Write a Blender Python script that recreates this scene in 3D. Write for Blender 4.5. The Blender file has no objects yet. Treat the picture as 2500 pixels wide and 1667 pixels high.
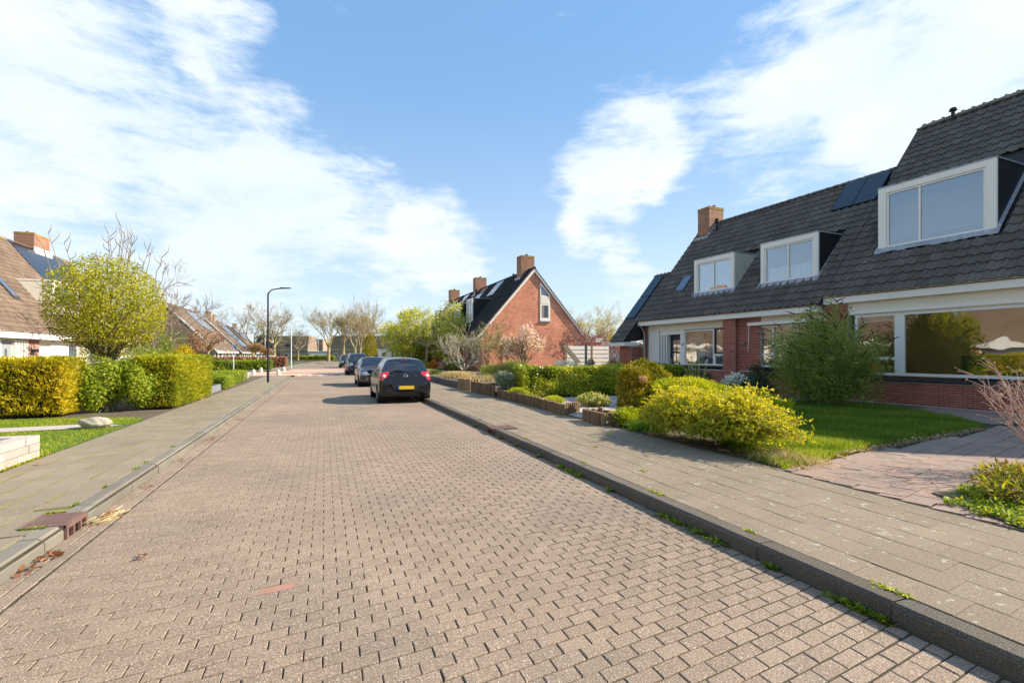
import bpy, bmesh, math, random
import numpy as np
from mathutils import Matrix, Vector
rr = random.Random(11)
rg = np.random.default_rng(11)
PI = math.pi
SC = bpy.context.scene
C = SC.collection

# ---------------------------------------------------------------- camera, world, sun
CAM_H = 1.6
YAW = math.radians(20.27)
cd = bpy.data.cameras.new('camera')
cam = bpy.data.objects.new('camera', cd)
C.objects.link(cam)
cam.location = (0, 0, CAM_H)
cam.rotation_euler = (PI / 2, 0, -YAW)
cd.sensor_width = 36
cd.lens = 17.856
cd.shift_y = 0.013
cd.clip_start = 0.1
cd.clip_end = 3000
SC.camera = cam
SUN_DIR = Vector((1.33, -0.34, 0.95)).normalized()
ELEV = math.asin(SUN_DIR.z)
sd = bpy.data.lights.new('sun', 'SUN')
sd.energy = 4.6
sd.angle = math.radians(0.5)
sd.color = (1.0, 0.89, 0.74)
sun = bpy.data.objects.new('sun', sd)
C.objects.link(sun)
sun.rotation_euler = SUN_DIR.to_track_quat('Z', 'Y').to_euler()
sun.location = (30, -10, 40)
vs = SC.view_settings
vs.view_transform = 'Standard'
vs.look = 'None'
vs.exposure = 1.0
vs.gamma = 1
vs.use_curve_mapping = False

W = bpy.data.worlds.new('World')
SC.world = W
W.use_nodes = True
wt = W.node_tree
wt.nodes.clear()


def nd(t, ty, **k):
    n = t.nodes.new(ty)
    for a, b in k.items():
        if a == 'inp':
            for i, v in b.items():
                n.inputs[i].default_value = v
        else:
            setattr(n, a, b)
    return n


def mth(t, op, a, b=None, clamp=False):
    n = t.nodes.new('ShaderNodeMath')
    n.operation = op
    n.use_clamp = clamp
    for i, v in enumerate((a, b)):
        if v is None:
            continue
        if isinstance(v, (int, float)):
            n.inputs[i].default_value = v
        else:
            t.links.new(v, n.inputs[i])
    return n.outputs[0]


def maprange(t, v, a, b, c=0.0, d=1.0, smooth=False):
    n = t.nodes.new('ShaderNodeMapRange')
    n.interpolation_type = 'SMOOTHSTEP' if smooth else 'LINEAR'
    t.links.new(v, n.inputs[0])
    for i, q in zip((1, 2, 3, 4), (a, b, c, d)):
        n.inputs[i].default_value = q
    return n.outputs[0]


def mixc(t, f, a, b, mode='MIX'):
    n = t.nodes.new('ShaderNodeMix')
    n.data_type = 'RGBA'
    n.blend_type = mode
    n.clamp_result = False
    for i, v in ((0, f), (6, a), (7, b)):
        if isinstance(v, (int, float)):
            n.inputs[i].default_value = v
        elif isinstance(v, tuple):
            n.inputs[i].default_value = v if len(v) == 4 else v + (1,)
        else:
            t.links.new(v, n.inputs[i])
    return n.outputs[2]


def build_world():
    t = wt
    L = t.links
    out = nd(t, 'ShaderNodeOutputWorld')
    bg = nd(t, 'ShaderNodeBackground')
    bg.inputs[1].default_value = 0.11
    sky = nd(t, 'ShaderNodeTexSky')
    sky.sky_type = 'NISHITA'
    sky.sun_disc = False
    sky.sun_elevation = ELEV
    sky.sun_rotation = math.atan2(SUN_DIR.x, SUN_DIR.y)
    sky.air_density = 1.0
    sky.dust_density = 0.6
    sky.ozone_density = 2.2
    tc = nd(t, 'ShaderNodeTexCoord')
    sep = nd(t, 'ShaderNodeSeparateXYZ')
    L.new(tc.outputs['Generated'], sep.inputs[0])
    x, y, z = sep.outputs
    zc = mth(t, 'ADD', mth(t, 'MAXIMUM', z, 0.0), 0.38)
    px = mth(t, 'DIVIDE', x, zc)
    py = mth(t, 'DIVIDE', y, zc)
    cv = nd(t, 'ShaderNodeCombineXYZ')
    L.new(px, cv.inputs[0])
    L.new(py, cv.inputs[1])
    cv.inputs[2].default_value = 3.7

    def noise(scale, det, rough, dist, off, stretch=(1, 1, 1), rot=0.0):
        m = nd(t, 'ShaderNodeMapping')
        m.inputs['Location'].default_value = off
        m.inputs['Scale'].default_value = stretch
        m.inputs['Rotation'].default_value = (0, 0, rot)
        L.new(cv.outputs[0], m.inputs[0])
        n = nd(t, 'ShaderNodeTexNoise')
        n.inputs['Scale'].default_value = scale
        n.inputs['Detail'].default_value = det
        n.inputs['Roughness'].default_value = rough
        n.inputs['Distortion'].default_value = dist
        L.new(m.outputs[0], n.inputs['Vector'])
        return n.outputs[0]
    n1 = noise(1.9, 8, 0.6, 0.3, (3.1, 0.4, 0))
    m3 = nd(t, 'ShaderNodeMapping')
    m3.inputs['Scale'].default_value = (1, 1, 4.0)
    m3.inputs['Rotation'].default_value = (0.0, 0.10, 0)
    L.new(tc.outputs['Generated'], m3.inputs[0])
    nn3 = nd(t, 'ShaderNodeTexNoise')
    nn3.inputs['Scale'].default_value = 11.0
    nn3.inputs['Detail'].default_value = 8
    nn3.inputs['Roughness'].default_value = 0.65
    nn3.inputs['Distortion'].default_value = 0.4
    L.new(m3.outputs[0], nn3.inputs['Vector'])
    n3 = nn3.outputs[0]
    mp = nd(t, 'ShaderNodeMapping')
    mp.inputs['Scale'].default_value = (1, 1, 1.9)
    mp.inputs['Location'].default_value = (4.2, 1.1, 0.3)
    L.new(tc.outputs['Generated'], mp.inputs[0])
    nn2 = nd(t, 'ShaderNodeTexNoise')
    nn2.inputs['Scale'].default_value = 5.2
    nn2.inputs['Detail'].default_value = 10
    nn2.inputs['Roughness'].default_value = 0.6
    nn2.inputs['Distortion'].default_value = 0.25
    L.new(mp.outputs[0], nn2.inputs['Vector'])
    n2 = nn2.outputs[0]
    # broad cloud banks of this sky: direction, outer angle, inner angle (degrees), weight
    acc = None
    for (az, el, ro, ri, w) in BANKS:
        az = math.radians(az)
        el = math.radians(el)
        dv = (math.sin(az) * math.cos(el), math.cos(az) * math.cos(el), math.sin(el))
        dp = nd(t, 'ShaderNodeVectorMath', operation='DOT_PRODUCT')
        L.new(tc.outputs['Generated'], dp.inputs[0])
        dp.inputs[1].default_value = dv
        b = maprange(t, dp.outputs['Value'], math.cos(math.radians(ro)), math.cos(math.radians(ri)), 0, w, True)
        acc = b if acc is None else mth(t, 'ADD', acc, b)
    s = mth(t, 'ADD', acc, mth(t, 'MULTIPLY', mth(t, 'SUBTRACT', n1, 0.5), 1.1))
    s = mth(t, 'ADD', s, mth(t, 'MULTIPLY', mth(t, 'SUBTRACT', n2, 0.5), 2.3))
    s = mth(t, 'ADD', s, mth(t, 'MULTIPLY', mth(t, 'SUBTRACT', n3, 0.5), 1.5))
    mask = maprange(t, s, 0.18, 1.12, 0, 1, True)
    veil = maprange(t, z, 0.0, 0.30, 0.62, 0.0, True)
    mask = mth(t, 'MAXIMUM', mask, mth(t, 'MULTIPLY', veil, 0.55))
    shade = maprange(t, mth(t, 'ADD', mth(t, 'MULTIPLY', n2, 0.6), mth(t, 'MULTIPLY', n1, 0.4)), 0.35, 0.7, 0.0, 1.0)
    ccol = mixc(t, shade, (3.6, 4.3, 5.0), (5.05, 5.2, 5.35))
    skyc = mixc(t, 1.0, sky.outputs[0], (1.25, 1.30, 1.30), 'MULTIPLY')
    pale = mixc(t, maprange(t, z, 0.0, 0.55, 0, 1, True), (2.75, 3.5, 4.15), (1.05, 2.15, 3.85))
    skyc = mixc(t, 0.75, skyc, pale)
    col = mixc(t, mth(t, 'MULTIPLY', mask, 0.96), skyc, ccol)
    L.new(col, bg.inputs[0])
    L.new(bg.outputs[0], out.inputs[0])


# azimuth (deg clockwise from street axis), elevation, outer, inner radius, weight
BANKS = [(-20, 15, 24, 8, 0.62), (-24, 25, 16, 4, 0.40), (-8, 15, 13, 3, 0.42), (1, 18, 10, 2, 0.50), (-2, 9, 14, 3, 0.30), (13, 13, 7, 2, 0.85), (10, 8, 8, 2, 0.35),
         (33, 22, 8, 2, 0.65), (29, 20, 6, 1, 0.45), (30, 14, 5.5, 1, 0.75), (41, 22, 9, 3, 0.45), (60, 27, 15, 4, 0.75), (54, 18, 12, 4, 0.45), (66, 22, 14, 4, 0.4), (34, 6.5, 6, 2, 0.9), (47, 26, 8, 2, 0.3),
         (11, 30, 14, 4, -0.33), (2, 33, 3.5, 1, 0.55), (5, 28, 2.5, 1, 0.35), (-10, 31, 6, 2, 0.3), (36, 32, 7, 3, -0.35), (19, 19, 6, 2, -0.55), (0, 27, 8, 3, -0.15), (25, 31, 10, 4, -0.15), (22, 13, 4, 1, -0.4), (40, 11, 6, 2, -0.55), (40, 16, 4, 1, -0.3), (-45, 25, 25, 8, 0.4), (180, 40, 100, 60, 0.35)]
build_world()


# ---------------------------------------------------------------- materials
MATS = {}


def newmat(name):
    m = bpy.data.materials.new(name)
    m.use_nodes = True
    t = m.node_tree
    return m, t, t.nodes['Principled BSDF']


def noise_tex(t, vec, scale, det=4, rough=0.6):
    n = nd(t, 'ShaderNodeTexNoise')
    n.inputs['Scale'].default_value = scale
    n.inputs['Detail'].default_value = det
    n.inputs['Roughness'].default_value = rough
    t.links.new(vec, n.inputs['Vector'])
    return n.outputs[0]


def gm(name, c1, c2=None, rough=0.8, big=(0.6, 0.25), fine=(60, 0.2), bump=0.0, spec=0.3, metal=0.0, c3=None, c3f=(3.0, 0.6, 0.7), speck=None, coat=0.0, stretch=None, bscale=None):
    """base colour: between c1 and c2 by the piece's own number, large weathering, fine grain, stains c3, specks"""
    if name in MATS:
        return MATS[name]
    m, t, p = newmat(name)
    c2 = c2 or c1
    at = nd(t, 'ShaderNodeAttribute', attribute_name='rnd')
    tc = nd(t, 'ShaderNodeTexCoord')
    geo = nd(t, 'ShaderNodeNewGeometry')
    pos = geo.outputs['Position']
    if stretch:
        mp = nd(t, 'ShaderNodeMapping')
        mp.inputs['Scale'].default_value = stretch
        t.links.new(pos, mp.inputs[0])
        pos = mp.outputs[0]
    col = mixc(t, at.outputs['Fac'], tuple(c1), tuple(c2))
    if big:
        n = noise_tex(t, pos, big[0], 5)
        v = maprange(t, n, 0.25, 0.75, 1 - big[1], 1 + big[1])
        col = mixc(t, 1.0, col, v, 'MULTIPLY')
    nf = None
    if fine:
        nf = noise_tex(t, pos, fine[0], 3, 0.7)
        v = maprange(t, nf, 0.3, 0.7, 1 - fine[1], 1 + fine[1])
        col = mixc(t, 1.0, col, v, 'MULTIPLY')
    if c3:
        n = noise_tex(t, pos, c3f[0], 6, 0.65)
        f = maprange(t, n, c3f[1], c3f[2], 0, 1)
        col = mixc(t, f, col, tuple(c3))
    if speck:
        for (sc, lo, hi, cc) in speck:
            n = noise_tex(t, pos, sc, 2, 0.5)
            f = maprange(t, n, lo, hi, 0, 1)
            col = mixc(t, f, col, tuple(cc))
    t.links.new(col, p.inputs['Base Color'])
    p.inputs['Roughness'].default_value = rough
    p.inputs['Metallic'].default_value = metal
    p.inputs['Specular IOR Level'].default_value = spec
    p.inputs['Coat Weight'].default_value = coat
    p.inputs['Coat Roughness'].default_value = 0.04
    if bump:
        b = nd(t, 'ShaderNodeBump')
        b.inputs['Strength'].default_value = bump
        b.inputs['Distance'].default_value = 0.01
        src = nf if (nf is not None and bscale is None) else noise_tex(t, pos, bscale or 60, 4)
        t.links.new(src, b.inputs['Height'])
        t.links.new(b.outputs[0], p.inputs['Normal'])
    MATS[name] = m
    return m


def leafm(name, cols, trans=0.35, rough=0.55):
    """leaf material: colour by each leaf's own number, part of the light passes through"""
    if name in MATS:
        return MATS[name]
    m, t, p = newmat(name)
    at = nd(t, 'ShaderNodeAttribute', attribute_name='rnd')
    rp = nd(t, 'ShaderNodeValToRGB')
    el = rp.color_ramp.elements
    while len(el) < len(cols):
        el.new(0.5)
    for i, c in enumerate(cols):
        el[i].position = i / (len(cols) - 1)
        el[i].color = tuple(c) + (1,)
    t.links.new(at.outputs['Fac'], rp.inputs[0])
    t.links.new(rp.outputs[0], p.inputs['Base Color'])
    p.inputs['Roughness'].default_value = rough
    p.inputs['Specular IOR Level'].default_value = 0.35
    tr = nd(t, 'ShaderNodeBsdfTranslucent')
    c2 = mixc(t, 1.0, rp.outputs[0], (1.5, 1.35, 0.6), 'MULTIPLY')
    t.links.new(c2, tr.inputs[0])
    mx = nd(t, 'ShaderNodeMixShader')
    mx.inputs[0].default_value = trans
    t.links.new(p.outputs[0], mx.inputs[1])
    t.links.new(tr.outputs[0], mx.inputs[2])
    t.links.new(mx.outputs[0], t.nodes['Material Output'].inputs[0])
    MATS[name] = m
    return m


def glassm(name, tint, refl=0.9, low=0.12):
    m, t, p = newmat(name)
    t.nodes.remove(p)
    tr = nd(t, 'ShaderNodeBsdfTransparent')
    tr.inputs[0].default_value = tuple(tint) + (1,)
    gl = nd(t, 'ShaderNodeBsdfGlossy')
    gl.inputs['Roughness'].default_value = 0.015
    gl.inputs[0].default_value = (0.95, 0.97, 1, 1)
    lw = nd(t, 'ShaderNodeLayerWeight')
    lw.inputs[0].default_value = 0.35
    f = maprange(t, lw.outputs['Fresnel'], 0.0, 1.0, low, refl)
    geo = nd(t, 'ShaderNodeNewGeometry')
    nz = noise_tex(t, geo.outputs['Position'], 1.3, 1)
    b = nd(t, 'ShaderNodeBump')
    b.inputs['Strength'].default_value = 0.03
    b.inputs['Distance'].default_value = 0.2
    t.links.new(nz, b.inputs['Height'])
    t.links.new(b.outputs[0], gl.inputs['Normal'])
    mx = nd(t, 'ShaderNodeMixShader')
    t.links.new(f, mx.inputs[0])
    t.links.new(tr.outputs[0], mx.inputs[1])
    t.links.new(gl.outputs[0], mx.inputs[2])
    t.links.new(mx.outputs[0], t.nodes['Material Output'].inputs[0])
    MATS[name] = m
    return m


def brickm(name, c1, c2, mortar, sx=0.22, sz=0.0625, ax='y', bump=0.5):
    """brickwork for walls too far away to build brick by brick; coordinates in metres of the wall's own object"""
    m, t, p = newmat(name)
    tc = nd(t, 'ShaderNodeTexCoord')
    sep = nd(t, 'ShaderNodeSeparateXYZ')
    t.links.new(tc.outputs['Object'], sep.inputs[0])
    cv = nd(t, 'ShaderNodeCombineXYZ')
    t.links.new(mth(t, 'ADD', sep.outputs[0], sep.outputs[1]), cv.inputs[0])
    t.links.new(sep.outputs[2], cv.inputs[1])
    b = nd(t, 'ShaderNodeTexBrick')
    t.links.new(cv.outputs[0], b.inputs['Vector'])
    b.inputs['Scale'].default_value = 1.0
    b.inputs['Brick Width'].default_value = sx
    b.inputs['Row Height'].default_value = sz
    b.inputs['Mortar Size'].default_value = 0.008
    b.inputs['Mortar Smooth'].default_value = 0.3
    b.inputs['Color1'].default_value = tuple(c1) + (1,)
    b.inputs['Color2'].default_value = tuple(c2) + (1,)
    b.inputs['Mortar'].default_value = tuple(mortar) + (1,)
    n = noise_tex(t, tc.outputs['Object'], 0.9, 6, 0.7)
    v = maprange(t, n, 0.25, 0.75, 0.68, 1.32)
    col = mixc(t, 1.0, b.outputs[0], v, 'MULTIPLY')
    v = maprange(t, noise_tex(t, tc.outputs['Object'], 9.0, 4, 0.7), 0.3, 0.7, 0.78, 1.22)
    col = mixc(t, 1.0, col, v, 'MULTIPLY')
    t.links.new(col, p.inputs['Base Color'])
    p.inputs['Roughness'].default_value = 0.85
    bp = nd(t, 'ShaderNodeBump')
    bp.inputs['Strength'].default_value = bump
    bp.inputs['Distance'].default_value = 0.01
    bp.invert = True
    t.links.new(b.outputs['Fac'], bp.inputs['Height'])
    t.links.new(bp.outputs[0], p.inputs['Normal'])
    MATS[name] = m
    return m


# paving
M_paver = gm('concrete_paver', (0.228, 0.168, 0.120), (0.288, 0.214, 0.154), 0.9, big=(0.40, 0.20), fine=(85, 0.42), bump=0.5,
             c3=(0.175, 0.145, 0.115), c3f=(0.5, 0.48, 0.75), speck=[(130, 0.60, 0.68, (0.60, 0.50, 0.40)), (120, 0.38, 0.30, (0.10, 0.08, 0.065))])
M_paver_red = gm('red_paver', (0.33, 0.18, 0.13), (0.36, 0.2, 0.15), 0.9, fine=(120, 0.12), bump=0.3)
M_joint = gm('mossy_joint', (0.055, 0.043, 0.028), (0.08, 0.068, 0.042), 1.0, big=(2.0, 0.4), fine=(80, 0.4), c3=(0.12, 0.13, 0.035), c3f=(3.5, 0.64, 0.76))
M_joint_d = gm('dark_joint', (0.045, 0.038, 0.026), (0.07, 0.06, 0.035), 1.0, big=(2.0, 0.4), fine=(80, 0.4), c3=(0.10, 0.11, 0.02), c3f=(3.5, 0.62, 0.74))
M_joint_l = gm('green_joint', (0.13, 0.14, 0.03), (0.18, 0.18, 0.04), 1.0, big=(2.0, 0.4), fine=(80, 0.4))
M_roadfar = gm('road_paving_far', (0.252, 0.190, 0.140), None, 0.9, big=(0.12, 0.16), fine=(6, 0.1))
M_rowfar = gm('road_bed', (0.16, 0.13, 0.11), None, 0.95, big=(0.5, 0.2), fine=(9, 0.2))
M_tile = gm('pavement_tile', (0.215, 0.170, 0.118), (0.25, 0.20, 0.14), 0.92, big=(0.5, 0.16), fine=(90, 0.42), bump=0.4,
            c3=(0.15, 0.14, 0.11), c3f=(1.6, 0.60, 0.8), speck=[(13, 0.665, 0.70, (0.36, 0.335, 0.28)), (110, 0.36, 0.28, (0.10, 0.08, 0.06))])
M_tile_l = gm('pavement_tile_left', (0.22, 0.182, 0.125), (0.265, 0.22, 0.155), 0.92, big=(0.8, 0.16), fine=(90, 0.32), bump=0.4,
              c3=(0.20, 0.19, 0.08), c3f=(5, 0.64, 0.78), speck=[(17, 0.69, 0.73, (0.40, 0.30, 0.08)), (110, 0.36, 0.28, (0.10, 0.08, 0.06))])
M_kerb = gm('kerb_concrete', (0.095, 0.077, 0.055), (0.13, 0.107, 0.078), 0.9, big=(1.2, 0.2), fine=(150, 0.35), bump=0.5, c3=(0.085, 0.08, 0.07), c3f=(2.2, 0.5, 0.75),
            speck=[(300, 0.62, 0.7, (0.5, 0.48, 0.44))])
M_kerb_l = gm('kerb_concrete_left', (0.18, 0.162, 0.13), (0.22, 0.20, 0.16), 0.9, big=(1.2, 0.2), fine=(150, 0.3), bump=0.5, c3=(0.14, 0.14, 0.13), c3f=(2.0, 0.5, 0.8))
M_drive = gm('drive_slab', (0.32, 0.215, 0.165), (0.25, 0.195, 0.155), 0.9, big=(0.9, 0.2), fine=(90, 0.22), bump=0.3, c3=(0.20, 0.17, 0.14), c3f=(2.5, 0.55, 0.72),
             speck=[(16, 0.66, 0.7, (0.42, 0.38, 0.33))])
M_iron = gm('rusty_iron', (0.15, 0.085, 0.075), (0.19, 0.11, 0.09), 0.6, fine=(90, 0.3), bump=0.3, c3=(0.22, 0.15, 0.09), c3f=(12, 0.55, 0.65))
M_pink = gm('pink_brick_paving', (0.52, 0.35, 0.26), (0.56, 0.39, 0.29), 0.9, big=(0.3, 0.12), fine=(10, 0.1))
M_red = gm('red_brick_paving', (0.40, 0.13, 0.08), (0.46, 0.16, 0.1), 0.9, big=(0.3, 0.12), fine=(10, 0.1))
# earth
M_soil = gm('garden_soil', (0.10, 0.08, 0.055), (0.13, 0.10, 0.07), 1.0, big=(0.7, 0.3), fine=(40, 0.4), bump=0.8, c3=(0.10, 0.14, 0.04), c3f=(1.5, 0.55, 0.7))
M_grassbase = gm('turf_base', (0.055, 0.105, 0.015), (0.07, 0.12, 0.02), 1.0, big=(0.7, 0.3), fine=(50, 0.35), c3=(0.14, 0.14, 0.04), c3f=(1.6, 0.58, 0.75))
M_ground = gm('ground_far', (0.12, 0.13, 0.06), (0.12, 0.13, 0.06), 1.0, big=(0.05, 0.3), fine=(2, 0.2))
M_gravel = gm('gravel', (0.40, 0.34, 0.30), (0.52, 0.45, 0.40), 0.95, big=(0.8, 0.1), fine=(45, 0.35), bump=0.9, speck=[(60, 0.6, 0.66, (0.62, 0.52, 0.47)), (60, 0.36, 0.30, (0.16, 0.13, 0.12))])
# house
M_white = gm('white_paint', (0.84, 0.81, 0.74), None, 0.45, big=(0.7, 0.05), fine=(20, 0.02), spec=0.4)
M_cream = gm('cream_panel', (0.82, 0.75, 0.61), None, 0.5, big=(0.8, 0.05), fine=(20, 0.02))
M_black = gm('black_panel', (0.016, 0.018, 0.020), None, 0.5, fine=None, big=None)
M_greenpanel = gm('pale_green_panel', (0.50, 0.50, 0.40), None, 0.5, fine=None, big=(1, 0.05))
M_mortar = gm('mortar', (0.48, 0.42, 0.37), None, 0.95, big=(1, 0.15), fine=(60, 0.2))
M_brick = gm('red_brick', (0.29, 0.070, 0.042), (0.42, 0.125, 0.072), 0.85, big=(1.2, 0.2), fine=(70, 0.2), bump=0.3)
M_brickdark = gm('dark_sill_brick', (0.035, 0.033, 0.034), (0.055, 0.052, 0.052), 0.45, fine=(60, 0.3))
M_brickmat = brickm('gable_brick', (0.46, 0.125, 0.055), (0.68, 0.225, 0.105), (0.80, 0.56, 0.40))
M_brickbrown = brickm('brown_brick', (0.33, 0.22, 0.15), (0.40, 0.27, 0.19), (0.40, 0.33, 0.27))
M_chim = brickm('chimney_brick', (0.24, 0.095, 0.05), (0.34, 0.155, 0.085), (0.38, 0.29, 0.20))
M_lichen = gm('lichen_cap', (0.30, 0.20, 0.06), (0.38, 0.24, 0.07), 0.95, big=(3, 0.3), fine=(20, 0.3), c3=(0.20, 0.15, 0.09), c3f=(5, 0.5, 0.65))
M_rt = gm('roof_tile_grey', (0.105, 0.089, 0.073), (0.155, 0.133, 0.110), 0.85, big=(0.8, 0.2), fine=(40, 0.3), bump=0.4, c3=(0.19, 0.185, 0.165), c3f=(5, 0.62, 0.75), speck=[(2.2, 0.80, 0.82, (0.45, 0.22, 0.03))])
M_rtdark = gm('roof_tile_black', (0.022, 0.021, 0.020), (0.040, 0.037, 0.035), 0.75, big=(0.5, 0.2), fine=(20, 0.3))
M_rtbrown = gm('roof_tile_brown', (0.15, 0.105, 0.074), (0.225, 0.162, 0.118), 0.9, big=(0.6, 0.2), fine=(20, 0.25), c3=(0.40, 0.36, 0.30), c3f=(3, 0.66, 0.72))
M_verge = gm('verge_tile_brown', (0.18, 0.10, 0.07), (0.25, 0.15, 0.10), 0.9, fine=(30, 0.2))
M_lead = gm('lead_flashing', (0.30, 0.32, 0.34), (0.36, 0.38, 0.40), 0.5, big=(6, 0.3), fine=(40, 0.2), metal=0.2, c3=(0.6, 0.6, 0.6), c3f=(8, 0.58, 0.68))
M_solar = gm('solar_panel', (0.010, 0.013, 0.022), None, 0.12, fine=None, big=None, spec=0.6)
M_collect = gm('collector_glass', (0.16, 0.19, 0.23), None, 0.08, fine=None, big=None, spec=1.0, metal=0.4)
M_navy = gm('navy_door', (0.012, 0.022, 0.035), None, 0.4, fine=None, big=None)
M_greyframe = gm('grey_frame', (0.05, 0.055, 0.065), None, 0.4, fine=None, big=None)
M_steel = gm('steel', (0.5, 0.5, 0.5), None, 0.35, metal=0.8, fine=None, big=None)
M_room = gm('room_wall_ochre', (0.62, 0.34, 0.12), None, 0.9, fine=None, big=(1, 0.1))
M_roomgrey = gm('room_wall_grey', (0.30, 0.25, 0.19), None, 0.9, fine=None, big=(1, 0.1))
M_curtain = gm('curtain', (0.62, 0.62, 0.60), (0.85, 0.85, 0.84), 0.9, fine=None, big=None)
M_lilac = gm('lilac_curtain', (0.52, 0.50, 0.66), (0.70, 0.70, 0.82), 0.9, fine=None, big=None)
M_glass = glassm('window_glass', (0.90, 0.92, 0.90), 0.85, 0.12)
M_glassup = glassm('dormer_glass', (0.82, 0.85, 0.87), 0.65, 0.17)
M_carglass = glassm('car_glass', (0.20, 0.23, 0.23), 0.9, 0.10)
# vegetation
M_bark = gm('bark', (0.20, 0.155, 0.10), (0.31, 0.245, 0.165), 0.95, big=(3, 0.25), fine=(40, 0.3))
M_barkpale = gm('pale_bark', (0.36, 0.32, 0.24), (0.50, 0.45, 0.35), 0.95, big=(3, 0.25), fine=(40, 0.25))
M_barkgreen = gm('mossy_bark', (0.27, 0.22, 0.11), (0.38, 0.31, 0.17), 0.95, big=(3, 0.25), fine=(40, 0.25))
M_barkred = gm('red_bark', (0.24, 0.12, 0.085), (0.33, 0.18, 0.12), 0.95, big=(3, 0.2), fine=(30, 0.2))
M_barkwood = gm('log_wood', (0.16, 0.10, 0.055), (0.26, 0.17, 0.095), 0.95, big=(4, 0.3), fine=(50, 0.3), bump=0.6, c3=(0.10, 0.13, 0.03), c3f=(3, 0.6, 0.75))
L_hedge = leafm('golden_conifer_leaf', [(0.06, 0.08, 0.006), (0.32, 0.30, 0.010), (0.56, 0.47, 0.015), (0.58, 0.43, 0.03)], 0.30)
L_hedgeg = leafm('green_conifer_leaf', [(0.05, 0.085, 0.008), (0.26, 0.30, 0.012), (0.58, 0.52, 0.02)], 0.30)
L_horn = leafm('hornbeam_leaf', [(0.10, 0.14, 0.006), (0.28, 0.32, 0.010), (0.46, 0.45, 0.015), (0.42, 0.30, 0.04)], 0.40)
L_shrub = leafm('fresh_leaf', [(0.05, 0.11, 0.008), (0.18, 0.27, 0.015), (0.42, 0.46, 0.03)], 0.40)
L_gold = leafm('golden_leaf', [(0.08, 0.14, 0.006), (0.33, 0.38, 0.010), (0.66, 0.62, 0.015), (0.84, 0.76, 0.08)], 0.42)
L_jun = leafm('juniper_leaf', [(0.08, 0.14, 0.008), (0.34, 0.38, 0.012), (0.60, 0.60, 0.02)], 0.35)
L_cypress = leafm('cypress_leaf', [(0.02, 0.035, 0.005), (0.08, 0.11, 0.008), (0.34, 0.30, 0.015), (0.62, 0.38, 0.06)], 0.25)
L_laurel = leafm('laurel_leaf', [(0.03, 0.06, 0.006), (0.13, 0.19, 0.01), (0.42, 0.46, 0.02), (0.66, 0.62, 0.10)], 0.25, 0.3)
L_budd = leafm('buddleia_leaf', [(0.05, 0.10, 0.012), (0.20, 0.28, 0.04), (0.50, 0.56, 0.16)], 0.4)
L_dark = leafm('dark_leaf', [(0.008, 0.018, 0.008), (0.03, 0.055, 0.02), (0.07, 0.11, 0.035)], 0.2)
L_white = leafm('white_flower', [(0.6, 0.58, 0.52), (0.85, 0.83, 0.78)], 0.2)
L_mag = leafm('magnolia_petal', [(0.72, 0.50, 0.48), (0.88, 0.76, 0.72)], 0.3)
L_purp = leafm('purple_bud', [(0.30, 0.10, 0.18), (0.50, 0.24, 0.34)], 0.3)
L_larch = leafm('larch_leaf', [(0.26, 0.36, 0.01), (0.55, 0.60, 0.015), (0.78, 0.76, 0.03)], 0.45)
L_orange = leafm('orange_leaf', [(0.36, 0.20, 0.02), (0.62, 0.22, 0.03), (0.60, 0.12, 0.03)], 0.35)
L_yellow = leafm('forsythia_flower', [(0.70, 0.55, 0.01), (0.85, 0.70, 0.02)], 0.3)
L_red = leafm('red_young_leaf', [(0.20, 0.09, 0.06), (0.32, 0.16, 0.11), (0.42, 0.25, 0.18)], 0.35)
L_straw = leafm('straw_leaf', [(0.34, 0.25, 0.11), (0.55, 0.43, 0.22), (0.66, 0.56, 0.32)], 0.3)
L_blue = leafm('blue_flower', [(0.04, 0.09, 0.02), (0.10, 0.18, 0.03), (0.20, 0.28, 0.05), (0.36, 0.38, 0.62), (0.62, 0.62, 0.85)], 0.3)
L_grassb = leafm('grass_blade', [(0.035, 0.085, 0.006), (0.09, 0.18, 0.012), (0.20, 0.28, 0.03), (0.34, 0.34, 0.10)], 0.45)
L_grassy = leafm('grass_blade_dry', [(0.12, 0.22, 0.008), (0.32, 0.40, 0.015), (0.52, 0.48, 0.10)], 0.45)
L_hydr = leafm('dried_flower_head', [(0.50, 0.30, 0.20), (0.66, 0.44, 0.32)], 0.3)
L_mix = leafm('mixed_garden_leaf', [(0.06, 0.10, 0.015), (0.20, 0.26, 0.03), (0.36, 0.36, 0.08), (0.34, 0.22, 0.08)], 0.35)
L_willow = leafm('willow_catkin', [(0.40, 0.33, 0.05), (0.62, 0.52, 0.08)], 0.4)
L_bud = leafm('brown_bud', [(0.34, 0.22, 0.10), (0.52, 0.36, 0.18)], 0.4)
L_brown = leafm('dead_leaf', [(0.18, 0.07, 0.03), (0.30, 0.14, 0.06)], 0.2)
L_grey = leafm('grey_green_leaf', [(0.10, 0.16, 0.08), (0.24, 0.32, 0.18)], 0.3)

# ---------------------------------------------------------------- geometry helpers
WM = {}


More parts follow.
